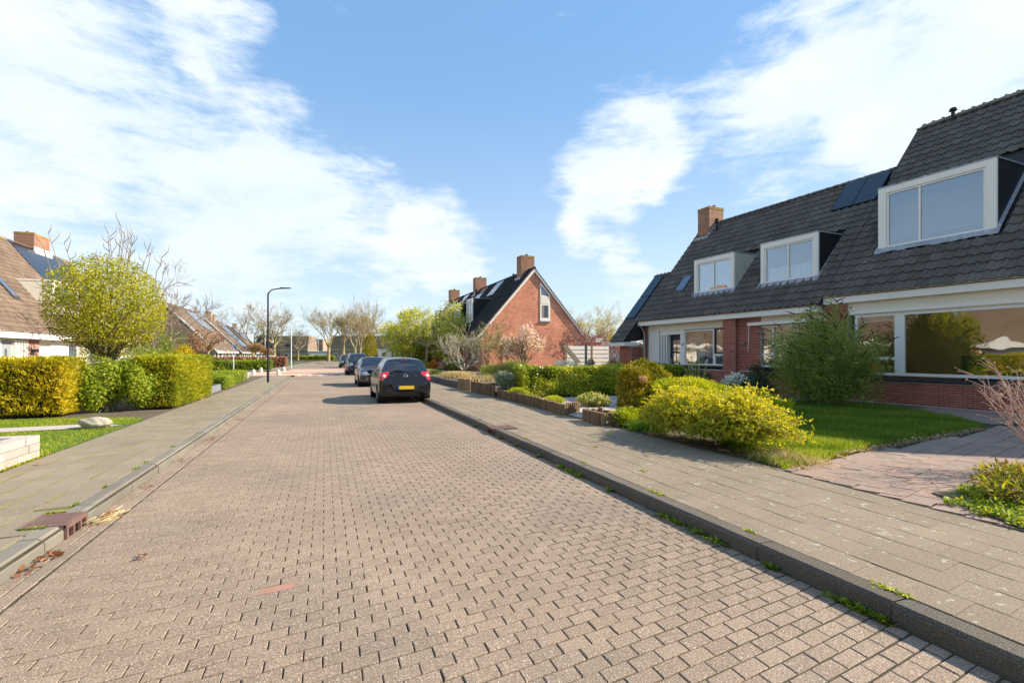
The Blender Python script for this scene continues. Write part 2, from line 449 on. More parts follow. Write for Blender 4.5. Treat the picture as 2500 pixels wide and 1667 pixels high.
def mesh_np(name, V, F, rnd, mats, smooth=False, mi=None):
    """V (n,3); F (m,k) all faces with k corners; rnd (m,)"""
    me = bpy.data.meshes.new(name)
    V = np.asarray(V, dtype=np.float32)
    F = np.asarray(F, dtype=np.int32)
    m, k = F.shape
    me.vertices.add(len(V))
    me.vertices.foreach_set('co', V.ravel())
    me.loops.add(m * k)
    me.loops.foreach_set('vertex_index', F.ravel())
    me.polygons.add(m)
    me.polygons.foreach_set('loop_start', np.arange(m, dtype=np.int32) * k)
    me.polygons.foreach_set('loop_total', np.full(m, k, dtype=np.int32))
    me.polygons.foreach_set('use_smooth', np.full(m, bool(smooth)))
    if mi is not None:
        me.polygons.foreach_set('material_index', np.asarray(mi, dtype=np.int32))
    a = me.attributes.new('rnd', 'FLOAT', 'FACE')
    a.data.foreach_set('value', np.asarray(rnd, dtype=np.float32))
    me.update(calc_edges=True)
    for q in mats:
        me.materials.append(q)
    return me


def put(name, me, parent=None, M=None, label=None, kind=None):
    o = bpy.data.objects.new(name, me)
    C.objects.link(o)
    if M is not None:
        o.matrix_basis = M
    if parent is not None:
        o.parent = parent
    if label:
        o['label'] = label
    if kind:
        o['kind'] = kind
    WM[o.name] = (WM[parent.name] @ o.matrix_basis) if parent is not None else o.matrix_basis.copy()
    return o


def thing(name, label, cat, loc=(0, 0, 0), rz=0.0, group=None):
    o = bpy.data.objects.new(name, None)
    o.empty_display_size = 0.2
    C.objects.link(o)
    M = Matrix.Translation(loc) @ Matrix.Rotation(rz, 4, 'Z')
    o.matrix_basis = M
    WM[o.name] = M
    o['label'] = label
    o['category'] = cat
    if group:
        o['group'] = group
    return o


def tagm(o, label, cat, group=None):
    o['label'] = label
    o['category'] = cat
    if group:
        o['group'] = group
    return o


class B:
    def __init__(s):
        s.v = []
        s.f = []
        s.r = []
        s.m = []

    def face(s, pts, r=None, m=0):
        i = len(s.v)
        s.v += [tuple(p) for p in pts]
        s.f.append(tuple(range(i, i + len(pts))))
        s.r.append(rr.random() if r is None else r)
        s.m.append(m)

    def hexa(s, p, r=None, m=0):
        """8 corners: bottom ring 0-3, top ring 4-7"""
        r = rr.random() if r is None else r
        i = len(s.v)
        s.v += [tuple(q) for q in p]
        for f in ((3, 2, 1, 0), (4, 5, 6, 7), (0, 1, 5, 4), (1, 2, 6, 5), (2, 3, 7, 6), (3, 0, 4, 7)):
            s.f.append(tuple(i + j for j in f))
            s.r.append(r)
            s.m.append(m)

    def box(s, x0, y0, z0, x1, y1, z1, r=None, m=0):
        s.hexa([(x0, y0, z0), (x1, y0, z0), (x1, y1, z0), (x0, y1, z0), (x0, y0, z1), (x1, y0, z1), (x1, y1, z1), (x0, y1, z1)], r, m)

    def prism(s, poly, a, b, ax='y', r=None, m=0):
        """poly in the two other axes (x,z for ax=y; y,z for ax=x; x,y for ax=z)"""
        r = rr.random() if r is None else r
        n = len(poly)
        i = len(s.v)

        def P(u, w, t):
            return (u, t, w) if ax == 'y' else ((t, u, w) if ax == 'x' else (u, w, t))
        s.v += [P(u, w, a) for u, w in poly] + [P(u, w, b) for u, w in poly]
        s.f.append(tuple(range(i + n - 1, i - 1, -1)))
        s.f.append(tuple(range(i + n, i + 2 * n)))
        s.r += [r, r]
        s.m += [m, m]
        for k in range(n):
            j = (k + 1) % n
            s.f.append((i + k, i + j, i + n + j, i + n + k))
            s.r.append(r)
            s.m.append(m)

    def tube(s, p0, p1, r0, r1=None, n=8, r=None, m=0, caps=True):
        r1 = r0 if r1 is None else r1
        r = rr.random() if r is None else r
        p0 = Vector(p0)
        p1 = Vector(p1)
        d = (p1 - p0).normalized()
        a = d.orthogonal().normalized()
        b = d.cross(a)
        i = len(s.v)
        for p, q in ((p0, r0), (p1, r1)):
            for k in range(n):
                t = 2 * PI * k / n
                s.v.append(tuple(p + (a * math.cos(t) + b * math.sin(t)) * q))
        for k in range(n):
            j = (k + 1) % n
            s.f.append((i + k, i + j, i + n + j, i + n + k))
            s.r.append(r)
            s.m.append(m)
        if caps:
            s.f.append(tuple(i + k for k in range(n - 1, -1, -1)))
            s.f.append(tuple(i + n + k for k in range(n)))
            s.r += [r, r]
            s.m += [m, m]

    def path(s, pts, rad, n=8, r=None, m=0):
        r = rr.random() if r is None else r
        for k in range(len(pts) - 1):
            ra = rad[k] if isinstance(rad, (list, tuple)) else rad
            rb = rad[k + 1] if isinstance(rad, (list, tuple)) else rad
            s.tube(pts[k], pts[k + 1], ra, rb, n, r, m)

    def lathe(s, prof, c=(0, 0, 0), n=16, ax='z', r=None, m=0):
        r = rr.random() if r is None else r
        i = len(s.v)
        for (q, h) in prof:
            for k in range(n):
                t = 2 * PI * k / n
                a, b = q * math.cos(t), q * math.sin(t)
                p = (a, b, h) if ax == 'z' else ((h, a, b) if ax == 'x' else (a, h, b))
                s.v.append((p[0] + c[0], p[1] + c[1], p[2] + c[2]))
        for l in range(len(prof) - 1):
            for k in range(n):
                j = (k + 1) % n
                s.f.append((i + l * n + k, i + l * n + j, i + (l + 1) * n + j, i + (l + 1) * n + k))
                s.r.append(r)
                s.m.append(m)

    def mesh(s, name, mats, smooth=False):
        me = bpy.data.meshes.new(name)
        me.from_pydata(s.v, [], s.f)
        a = me.attributes.new('rnd', 'FLOAT', 'FACE')
        a.data.foreach_set('value', s.r)
        if not isinstance(mats, (list, tuple)):
            mats = [mats]
        for q in mats:
            me.materials.append(q)
        if len(mats) > 1:
            me.polygons.foreach_set('material_index', s.m)
        me.polygons.foreach_set('use_smooth', [bool(smooth)] * len(s.f))
        me.update()
        return me

    def put(s, name, mats, parent=None, smooth=False, M=None, label=None, kind=None):
        return put(name, s.mesh(name, mats, smooth), parent, M, label, kind)


def boxo(name, mat, parent, x0, y0, z0, x1, y1, z1, r=None, label=None, kind=None):
    b = B()
    b.box(x0, y0, z0, x1, y1, z1, r)
    return b.put(name, mat, parent, label=label, kind=kind)


CF = Vector((math.sin(YAW), math.cos(YAW), 0))
CR = Vector((math.cos(YAW), -math.sin(YAW), 0))


def screen(p):
    d = p - Vector((0, 0, CAM_H))
    z = d.dot(CF)
    if z < 0.5:
        return None
    x = d.dot(CR) / z
    y = d.z / z
    return x, y, z


def pieces(parent, name, tmpls, Ms, mats, cap=300, rnds=None, joined_name=None, rest='stuff'):
    """the nearest visible ones as objects that share meshes, the others joined into one part"""
    PM = WM[parent.name]
    sc = []
    for i, M in enumerate(Ms):
        q = screen((PM @ M).translation)
        vis = q is not None and abs(q[0]) < 1.03 and -0.72 < q[1] < 0.72
        sc.append((0 if vis else 1, q[2] if q else 999, i))
    sc.sort()
    chosen = [i for (v, z, i) in sc if v == 0][:cap]
    cs = set(chosen)
    nv = 10
    cache = {}
    for i in chosen:
        ti = i % len(tmpls)
        k = (ti, rr.randrange(nv))
        if rnds is not None:
            k = (ti, int(rnds[i] * 9.99))
        if k not in cache:
            V, F = tmpls[ti]
            cache[k] = mesh_np(name, V, F, np.full(len(F), (k[1] + 0.5) / nv), mats)
        put(name, cache[k], parent, Ms[i])
    others = [i for i in range(len(Ms)) if i not in cs]
    if others:
        VV, FF, RR_ = [], [], []
        off = 0
        for ti, (V, F) in enumerate(tmpls):
            idx = [i for i in others if i % len(tmpls) == ti]
            if not idx:
                continue
            A = np.array([[list(r) for r in Ms[i]] for i in idx])
            V4 = np.c_[V, np.ones(len(V))]
            P = np.einsum('kij,nj->kni', A, V4)[:, :, :3]
            n = len(V)
            VV.append(P.reshape(-1, 3))
            FF.append((np.asarray(F)[None] + (np.arange(len(idx)) * n)[:, None, None]).reshape(-1, np.asarray(F).shape[1]) + off)
            off += n * len(idx)
            rv = np.array([rnds[i] for i in idx]) if rnds is not None else rg.random(len(idx))
            RR_.append(np.repeat(rv, len(F)))
        me = mesh_np(joined_name or name, np.concatenate(VV), np.concatenate(FF), np.concatenate(RR_), mats)
        o = put(joined_name or name, me, parent)
        o['kind'] = 'stuff'


def slab_t(w, l, h, c=0.006):
    """paving piece, top at z=0, chamfered arrises: quads only"""
    V = []
    for (a, z) in ((0, -h), (0, -c), (c, 0)):
        V += [(-w / 2 + a, -l / 2 + a, z), (w / 2 - a, -l / 2 + a, z), (w / 2 - a, l / 2 - a, z), (-w / 2 + a, l / 2 - a, z)]
    F = [(8, 9, 10, 11)]
    for b in (0, 4):
        for k in range(4):
            j = (k + 1) % 4
            F.append((b + k, b + j, b + 4 + j, b + 4 + k))
    return np.array(V), np.array(F)


def T(x, y, z, rz=0, rx=0, ry=0):
    return Matrix.Translation((x, y, z)) @ Matrix.Rotation(rz, 4, 'Z') @ Matrix.Rotation(rx, 4, 'X') @ Matrix.Rotation(ry, 4, 'Y')


def sheet(name, mat, poly, z, kind='structure', parent=None, label=None):
    b = B()
    b.face([(x, y, z) for x, y in poly], 0.5)
    return b.put(name, mat, parent, kind=kind, label=label)


def rot_frames(n, up=None, tilt=1.0):
    """n random orthonormal frames (u, v) for leaf quads"""
    a = rg.normal(size=(n, 3))
    if up is not None:
        a = a * tilt + np.asarray(up)
    a /= np.linalg.norm(a, axis=1, keepdims=True)
    b = rg.normal(size=(n, 3))
    b -= (a * b).sum(1, keepdims=True) * a
    b /= np.linalg.norm(b, axis=1, keepdims=True)
    return a, b


def leaf_mesh(name, P, size, asp, mat, rnd=None, nrm=None, tilt=1.0, along=None, alt=0.5):
    """kite-shaped leaves at points P; size in metres; asp = width / length"""
    n = len(P)
    P = np.asarray(P)
    if along is not None:
        v = along + rg.normal(size=(n, 3)) * alt
        v /= np.linalg.norm(v, axis=1, keepdims=True)
        a = rg.normal(size=(n, 3)) if nrm is None else nrm + rg.normal(size=(n, 3)) * tilt
        u = np.cross(v, a)
        u /= np.linalg.norm(u, axis=1, keepdims=True) + 1e-9
    else:
        a, v = rot_frames(n, nrm, tilt)
        u = np.cross(a, v)
    s = size * (0.6 + 0.8 * rg.random((n, 1)))
    w = s * asp * 0.5
    V = np.empty((n, 4, 3))
    V[:, 0] = P
    V[:, 1] = P + v * s * 0.45 + u * w
    V[:, 2] = P + v * s
    V[:, 3] = P + v * s * 0.5 - u * w
    F = np.arange(n * 4).reshape(n, 4)
    if rnd is None:
        rnd = rg.random(n)
    return mesh_np(name, V.reshape(-1, 3), F, np.clip(rnd, 0, 1), [mat])


def clump_noise(P, sc=2.0, seed=0):
    """smooth-ish pseudo noise 0..1 for colour clumps"""
    r = np.random.default_rng(seed + 5)
    v = np.zeros(len(P))
    for k in range(6):
        d = r.normal(size=3) * sc * (1 + 0.5 * k)
        v += np.sin(P @ d + r.random() * 6.3) / (1 + 0.3 * k)
    return 0.5 + v / 6.5


def seg_mesh(name, S, mat, n=4):
    """branches: S rows p0(3) p1(3) r0 r1"""
    S = np.asarray(S, dtype=float)
    p0, p1, r0, r1 = S[:, :3], S[:, 3:6], S[:, 6:7], S[:, 7:8]
    d = p1 - p0
    d /= np.linalg.norm(d, axis=1, keepdims=True) + 1e-9
    h = np.where(np.abs(d[:, 2:3]) > 0.9, np.array([[1.0, 0, 0]]), np.array([[0, 0, 1.0]]))
    a = np.cross(d, h)
    a /= np.linalg.norm(a, axis=1, keepdims=True) + 1e-9
    b = np.cross(d, a)
    m = len(S)
    V = np.empty((m, 2 * n, 3))
    for k in range(n):
        t = 2 * PI * k / n
        o = a * math.cos(t) + b * math.sin(t)
        V[:, k] = p0 + o * r0
        V[:, n + k] = p1 + o * r1
    fs = np.array([(k, (k + 1) % n, n + (k + 1) % n, n + k) for k in range(n)])
    F = (fs[None] + (np.arange(m) * 2 * n)[:, None, None]).reshape(-1, 4)
    return mesh_np(name, V.reshape(-1, 3), F, np.repeat(rg.random(m), n), [mat], smooth=True)


def grow(S, tips, p, d, ln, r, lev, P, rnd):
    """recursive branch: P = dict(kids, spread, shrink, up, wob, minr, seg)"""
    nseg = P.get('seg', 3)
    pts = [p]
    for k in range(nseg):
        d = (d + Vector((rnd.gauss(0, 1), rnd.gauss(0, 1), rnd.gauss(0, 1))) * P['wob'] + Vector((0, 0, P['up']))).normalized()
        q = pts[-1] + d * ln / nseg
        ra = max(P['minr'], r * (1 - 0.45 * k / nseg))
        rb = max(P['minr'] * 0.8, r * (1 - 0.45 * (k + 1) / nseg))
        S.append((*pts[-1], *q, ra, rb))
        if lev <= P.get('leaflev', 1):
            tips.append((*q, *d))
        pts.append(q)
    if lev == 0:
        return
    kids = P['kids'] + (1 if rnd.random() < 0.4 else 0)
    for k in range(kids):
        o = Vector((rnd.gauss(0, 1), rnd.gauss(0, 1), rnd.gauss(0, 1)))
        o = (o - o.dot(d) * d).normalized()
        sp = P['spread'] * rnd.uniform(0.6, 1.3)
        nd_ = (d * math.cos(sp) + o * math.sin(sp)).normalized()
        st = pts[-1] if k == 0 else pts[rnd.randint(max(1, nseg - 2), nseg)]
        grow(S, tips, st, nd_, ln * P['shrink'] * rnd.uniform(0.75, 1.2), r * 0.55 * rnd.uniform(0.9, 1.15), lev - 1, P, rnd)

# ================================================================ ground, road, pavements
SW = 0.12      # pavement level
sheet('ground', M_ground, [(-900, -900), (900, -900), (900, 1500), (-900, 1500)], -0.10)
g = sheet('garden_ground', M_soil, [(5.50, -4), (60, -4), (60, 150), (5.50, 150)], SW - 0.015)
g = sheet('garden_ground', M_soil, [(-60, -4), (-3.80, -4), (-3.80, 39.0), (-60, 39.0)], SW - 0.015)
g = sheet('garden_ground', M_grassbase, [(-60, 52), (-4.6, 52), (-4.6, 56), (-3.6, 84), (-9, 135), (-60, 140)], SW - 0.015)
RL, RRt = -2.12, 3.18

# road bed, pavers
def skew_t(vf):      # courses lie slightly askew to the kerbs
    V, F = vf
    V = V.copy()
    V[:, 1] += .17 * V[:, 0]
    return V, F

road = sheet('road', M_joint, [(RL, -6), (RRt, -6), (RRt, 42.4), (RL, 42.4)], -0.007)
sheet('road', M_roadfar, [(RL, 36.2), (RRt, 36.2), (RRt, 42.4), (RL, 42.4)], 0.0)
pw, pl = (RRt - 0.012 - (RL + 0.24)) / 27, 0.105
Ms, rn, hs = [], [], []
flag_red = None
ncol = 27
y = 0.3
row = 0
while y < 36.2:
    off = (row % 2) * pw / 2
    x = RL + 0.24 + (pw / 2 if off == 0 else pw)
    nc = ncol if off == 0 else ncol - 1
    wav = 0.010 * math.sin(y * 0.55)
    for k in range(nc):
        xx = x + k * pw
        zz = 0.004 * math.sin(xx * 1.3 + y * 0.5) + rr.uniform(-0.0022, 0.0022)
        if math.hypot(xx + 0.30, y + .17 * xx - 3.90) < 0.11 and flag_red is None:
            flag_red = T(xx, y + wav + .17 * xx, zz + 0.001)
            rn_skip = True
            continue
        Ms.append(T(xx + rr.uniform(-0.002, 0.002), y + wav + .17 * xx + rr.uniform(-0.0015, 0.0015), zz, rr.gauss(0, 0.007), rr.gauss(0, 0.006), rr.gauss(0, 0.006)))
        rn.append(min(0.999, max(0, rr.gauss(0.5, 0.25))))
    if off:
        for xx in (RL + 0.24 + pw / 4, RL + 0.24 + pw * (ncol - 0.25)):
            Ms.append(T(xx, y + wav + .17 * xx, 0))
            hs.append(Ms.pop())
    y += pl
    row += 1
pieces(road, 'paver', [skew_t(slab_t(pw - 0.0065, pl - 0.0095, 0.02, 0.004))], Ms, [M_paver], 290, rn)
pieces(road, 'half_paver', [skew_t(slab_t(pw * .5 - 0.007, pl - 0.0065, 0.02, 0.004))], hs, [M_paver], 60)
V_, F_ = skew_t(slab_t(pw + 0.07, pl - 0.02, 0.02, 0.004))
put('paver', mesh_np('paver', V_, F_, np.full(len(F_), 0.5), [M_paver_red]), road, flag_red, label='salmon red replacement paver among grey brown ones')
Ms = [T(RL + 0.055 + 0.11 * j + rr.uniform(-.002, .002), 0.7 + 0.214 * i + 0.1 * j, -0.001 + rr.uniform(-.002, .002), PI / 2 + rr.gauss(0, 0.01)) for i in range(166) for j in range(2)]
pieces(road, 'gutter_brick', [slab_t(0.207, 0.102, 0.02, 0.006)], Ms, [M_paver], 150)

# kerbs
def kerb(name, x0, x1, mat, face, y0=-3.0, y1=38.4, chamf=0.03, skip=()):
    root = boxo(name, M_joint, None, min(x0, x1) + 0.01, y0, -0.1, max(x0, x1) - 0.01, y1, SW - 0.02, kind='structure')
    ts = []
    b = B()
    lo, hi = min(x0, x1), max(x0, x1)
    h = SW
    L = 0.994
    if face == 'l':
        prof = [(lo, -0.1), (hi, -0.1), (hi, h), (lo + chamf, h), (lo + 0.002, h - chamf)]
    else:
        prof = [(lo, -0.1), (hi, -0.1), (hi - 0.002, h - chamf), (hi - chamf, h), (lo, h)]
    b.prism(prof, 0, L, 'y', 0.5)
    V = np.array(b.v)
    n = 5
    quads = [(0, 1, 6, 5), (1, 2, 7, 6), (2, 3, 8, 7), (3, 4, 9, 8), (4, 0, 5, 9)] + [(0, 4, 3, 1), (1, 3, 2, 2)]
    F = [q for q in quads[:5]] + [(4, 3, 2, 1), (0, 4, 1, 1)]
    F = quads[:5] + [(4, 3, 1, 0), (3, 2, 1, 1), (5, 6, 8, 9), (6, 7, 8, 8)]
    Mx = []
    y = y0
    while y < y1:
        if not any(a <= y + 0.5 <= b_ for a, b_ in skip):
            Mx.append(T(rr.uniform(-0.004, 0.004), y, rr.uniform(-0.004, 0.003)))
        y += 1.0
    F = [f for f in F if len(set(f)) == 4]
    b2 = B()
    me_tris = F
    pieces(root, 'kerb_stone', [(V, np.array(F))], Mx, [mat], 60)
    return root


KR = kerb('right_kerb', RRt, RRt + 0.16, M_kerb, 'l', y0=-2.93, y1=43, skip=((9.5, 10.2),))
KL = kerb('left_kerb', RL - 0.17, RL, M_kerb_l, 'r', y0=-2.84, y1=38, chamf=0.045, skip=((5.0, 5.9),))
kb = B()
for (xa, ya, xb, yb) in ((RL, 5.12, RL, 5.20), (RRt, 9.0, RRt, 9.2)):
    pass
kb.prism([(RRt, -0.1), (RRt + .16, -0.1), (RRt + .16, SW), (RRt + .03, SW), (RRt, SW - .03)], 9.075, 9.615, 'y')
kb.put('kerb_stone', M_kerb, KR)
kb = B()
kb.prism([(RL, -0.1), (RL, SW - .045), (RL - .045, SW), (RL - .17, SW), (RL - .17, -0.1)], 5.905, 6.155, 'y')
kb.prism([(RL, -0.1), (RL, SW - .045), (RL - .045, SW), (RL - .17, SW), (RL - .17, -0.1)], 5.165, 5.475, 'y')
kb.put('kerb_stone', M_kerb_l, KL)
# curved kerb into the side street and beyond it
def kerb_curve(name, pts, w, mat, h=SW):
    b = B()
    for i in range(len(pts) - 1):
        (x0, y0), (x1, y1) = pts[i], pts[i + 1]
        d = Vector((x1 - x0, y1 - y0, 0)).normalized()
        n = Vector((-d.y, d.x, 0)) * w
        b.hexa([(x0, y0, -.1), (x1, y1, -.1), (x1 + n.x, y1 + n.y, -.1), (x0 + n.x, y0 + n.y, -.1), (x0, y0, h), (x1, y1, h), (x1 + n.x, y1 + n.y, h), (x0 + n.x, y0 + n.y, h)])
    return b.put(name, mat, None, kind='structure')


arc1 = [(RL, 38.0)] + [(RL - 3.2 + 3.2 * math.cos(t), 38.2 + 3.2 * math.sin(t)) for t in [PI / 2 * k / 8 for k in range(1, 9)]] + [(-30, 41.4)]
kerb_curve('left_kerb', arc1, 0.15, M_kerb_l, 0.10)
arc2 = [(-30, 52.0), (-6.6, 52.0)] + [(-6.6 + 3.2 * math.sin(t), 55.2 - 3.2 * math.cos(t)) for t in [PI / 2 * k / 6 for k in range(1, 7)]] + [(-2.9, 70), (-0.9, 95), (0.6, 118), (0.2, 128), (-3, 137), (-14, 146)]
kerb_curve('left_kerb', arc2, 0.15, M_kerb_l, 0.10)

# pavements
def pavement(name, xs, y0, y1, mat, jmat, capn, half0=0.0):
    root = sheet(name, jmat, [(xs[0] - 0.02, y0), (xs[-1] + 0.32, y0), (xs[-1] + 0.32, y1), (xs[0] - 0.02, y1)], SW - 0.014)
    Ms, rn = [], []
    for j, x in enumerate(xs):
        y = y0 + (j % 2) * 0.152 + half0 + .17 * (x - xs[0])
        while y < y1 - 0.3:
            if not (name == 'left_pavement' and j == len(xs) - 1 and 5.30 < y + .15 < 6.05) and not (name == 'right_pavement' and j == 0 and 9.55 < y + .15 < 10.15):
                Ms.append(T(x + 0.15, y + 0.15, SW + rr.uniform(-0.002, 0.002), rr.gauss(0, 0.004), rr.gauss(0, 0.004), rr.gauss(0, 0.004)))
                rn.append(min(.999, max(0, rr.gauss(.5, .25))))
            y += 0.304
    pieces(root, 'paving_tile', [skew_t(slab_t(0.2965, 0.3015, 0.02, 0.002))], Ms, [mat], capn, rn)
    return root


PR = pavement('right_pavement', [3.35 + 0.303 * k for k in range(7)], -3, 43, M_tile, M_joint_d, 299)
PLf = pavement('left_pavement', [-3.82 + 0.303 * k for k in range(5)], 1.0, 38.1, M_tile_l, M_joint_l, 299, 0.1)
boxo('edging_strip', M_tile, PR, 5.475, 4.9, 0.05, 5.535, 43, SW + 0.003)
boxo('edging_strip', M_tile, PR, 5.475, -3, 0.05, 5.535, 2.5, SW + 0.003)
boxo('paving_filler', M_tile_l, PLf, -2.605, 5.30, 0.05, -2.455, 6.05, SW + 0.001)
boxo('paving_filler', M_tile_l, PLf, -2.453, 5.905, 0.05, -2.297, 6.05, SW + 0.001)
boxo('paving_filler', M_tile_l, PLf, -2.453, 5.30, 0.05, -2.297, 5.475, SW + 0.001)
# pavement corners near the side street, then the far pavement
sheet('left_pavement', M_tile_l, [(-3.80, 36.8), (-2.29, 36.8)] + [(x - 0.0, y + 0.0) for x, y in arc1[1:9]] + [(-30, 41.3), (-30, 39.0), (-3.80, 39.0)], SW - 0.018)
sheet('left_pavement', M_tile_l, [(-30, 52.15), (-6.6, 52.15)] + [(x - .12, y + .1) for x, y in arc2[2:8]] + [(-3.0, 70), (-1.0, 95), (0.5, 118), (-2.2, 118), (-3.4, 95), (-5.2, 70), (-5.4, 56), (-7, 54.0), (-30, 54.0)], SW - 0.008)
# raised junction table in pinkish brick with red bands
sheet('road', M_pink, [(-30, 41.5), (-5.4, 41.5), (-2.4, 42.4), (RRt, 42.4), (RRt, 60.4), (-3.3, 60.4), (-3.5, 55.2), (-6.6, 51.9), (-30, 51.9)], 0.02)
b = B()
for k in range(12):
    t0, t1 = k / 12, (k + 1) / 12

    def cpt(t, w):
        a = PI * 0.5 * t
        return (-3.6 + 6.5 * math.sin(a), 44.0 + (12.4 + w) * (1 - math.cos(a)) ** 0.8 * 0.95)
    b.face([(*cpt(t0, 0), 0.026), (*cpt(t1, 0), 0.026), (*cpt(t1, 1.2 * 1), 0.026), (*cpt(t0, 1.2), 0.026)], 0.5)
rb = B()
rb.face([(-4.2, 45.2, .026), (RRt - .6, 51.6, .026), (RRt - .3, 52.7, .026), (-4.2, 47.2, .026)], .5)
rb.face([(-4.6, 54.4, .026), (RRt - .4, 55.2, .026), (RRt - .4, 55.9, .026), (-4.4, 55.6, .026)], .5)
rb.put('road', M_red, None, kind='structure')
rt = sheet('road', M_pink, [(RL, 41.6), (RRt, 41.6), (RRt, 42.4), (RL, 42.4)], 0.006)
for k in range(7):
    boxo('ramp_block', M_white, rt, RL + 0.15 + k * 0.78, 41.7, 0.0, RL + 0.42 + k * 0.78, 42.3, 0.030, label='white painted ramp block')
# the road beyond the table bends to the left far away
sheet('road', M_roadfar, [(-3.3, 60.3), (RRt, 60.3), (4.2, 85), (6.2, 112), (6.5, 135), (2, 152), (-14, 160), (-40, 166), (-40, 152), (-14, 146), (-3, 137), (.2, 128), (.6, 118), (-.9, 95), (-2.9, 70)], 0.004)
kerb_curve('right_kerb', [(6.0, 126), (6.3, 112), (4.3, 85), (RRt + 0.1, 60.3), (RRt + 0.02, 43)], 0.15, M_kerb, 0.10)
sheet('right_pavement', M_tile, [(RRt + .15, 43), (5.7, 43), (5.7, 60), (6.4, 85), (8.4, 112), (6.4, 112), (4.4, 85), (RRt + .2, 60)], SW - 0.005)
sheet('verge_grass', M_grassbase, [(2.2, 126), (12, 119), (26, 126), (22, 150), (6, 160), (0.5, 150)], 0.10)
sheet('verge_grass', M_grassbase, [(-60, 160), (0, 175), (60, 160), (60, 196), (-60, 206)], 0.02)

# gullies
def gully(x0, x1, y0, y1, side, label):
    t = thing('road_gully', label, 'storm drain', ((x0 + x1) / 2, (y0 + y1) / 2, 0))
    w, l = abs(x1 - x0), y1 - y0
    b = B()
    b.box(-w / 2, -l / 2, SW - .03, w / 2, -l / 2 + .03, SW + .006)
    b.box(-w / 2, l / 2 - .03, SW - .03, w / 2, l / 2, SW + .006)
    b.box(-w / 2, -l / 2 + .03, SW - .03, -w / 2 + .03, l / 2 - .03, SW + .006)
    b.box(w / 2 - .03, -l / 2 + .03, SW - .03, w / 2, l / 2 - .03, SW + .006)
    b.put('frame', M_iron, t)
    n = 11
    for k in range(n):
        yy = -l / 2 + .03 + (l - .06) * (k + .5) / n
        boxo('bar', M_iron, t, -w / 2 + .03, yy - .012, SW - .02, w / 2 - .03, yy + .012, SW + .004)
    boxo('pit', M_black, t, -w / 2 + .02, -l / 2 + .02, -.09, w / 2 - .02, l / 2 - .02, SW - .028)
    xf = w / 2 * side
    b = B()
    b.box(xf - .012, -l / 2, -.01, xf + .012, -l / 2 + .04, SW)
    b.box(xf - .012, l / 2 - .04, -.01, xf + .012, l / 2, SW)
    for k in (-1, 1):
        b.box(xf - .012, k * l / 6 - .014, -.01, xf + .012, k * l / 6 + .014, SW - .035)
    b.box(xf - .012, -l / 2 + .04, SW - .035, xf + .012, l / 2 - .04, SW + .003)
    b.put('mouth', M_iron, t)
    return t


gully(-2.45, -2.11, 5.48, 5.90, 1, 'rusty brown cast iron gully grate in the left kerb beside the pavement')
gully(3.17, 3.65, 9.62, 10.06, -1, 'brown iron kerb gully in the right pavement edge near the planters')

# driveway slabs on the right, laid in courses running towards the house
A4 = math.radians(4.03)
ca, sa = math.cos(A4), math.sin(A4)


def HW(lat, s, z=0.0):
    return (lat * ca - s * sa, lat * sa + s * ca, z)


drv = sheet('driveway', M_joint_d, [(5.48, -3), (16.4, -3), (16.2, 7.2), (13.4, 7.2), (12.9, 6.35), (7.75, 5.45), (5.48, 4.93)], SW - 0.013)
Ms, rn = [], []
ang = math.atan2(6.35 - 5.45, 12.9 - 7.75) + .10
e1 = Vector((math.cos(ang), math.sin(ang)))
e2 = Vector((-math.sin(ang), math.cos(ang)))
o_ = Vector((7.75, 5.45))
for j in range(-6, 36):
    i0 = -12
    for i in range(-14, 24):
        p = o_ + e1 * ((i + (j % 2) * 0.5) * 0.404 + 0.1) - e2 * (0.13 + j * 0.253)
        if p.x > 5.40 and p.x < 16.2 and -2.9 < p.y < 5.02 + .172 * (p.x - 5.5) - .02 and p.y < 7.0:
            sx_ = 1.0
            if p.x - .2 * ca < 5.54:
                ln_ = p.x + .2 - 5.54
                if ln_ < .07:
                    continue
                sx_ = ln_ / .4
                p = Vector((5.54 + ln_ / 2, p.y))
            Ms.append(T(p.x, p.y, SW + rr.uniform(-.003, .003), ang + rr.gauss(0, .005), rr.gauss(0, .006), rr.gauss(0, .006)) @ Matrix.Diagonal((sx_, 1, 1, 1)))
            rn.append(min(.999, max(0, rr.gauss(.4, .3))))
pieces(drv, 'paving_slab', [slab_t(0.392, 0.243, 0.02, 0.004)], Ms, [M_drive], 299, rn)
sheet('driveway', M_drive, [(13.4, 6.6), (16.2, 6.6), (16.2, 9.4), (14.6, 9.4)], SW - 0.006)

# lawns: a turf sheet and real blades
def inpoly(P, poly):
    x, y = P[:, 0], P[:, 1]
    c = np.zeros(len(P), bool)
    n = len(poly)
    for i in range(n):
        (x0, y0), (x1, y1) = poly[i], poly[(i + 1) % n]
        if y0 == y1:
            continue
        k = ((y0 > y) != (y1 > y)) & (x < (x1 - x0) * (y - y0) / (y1 - y0) + x0)
        c ^= k
    return c


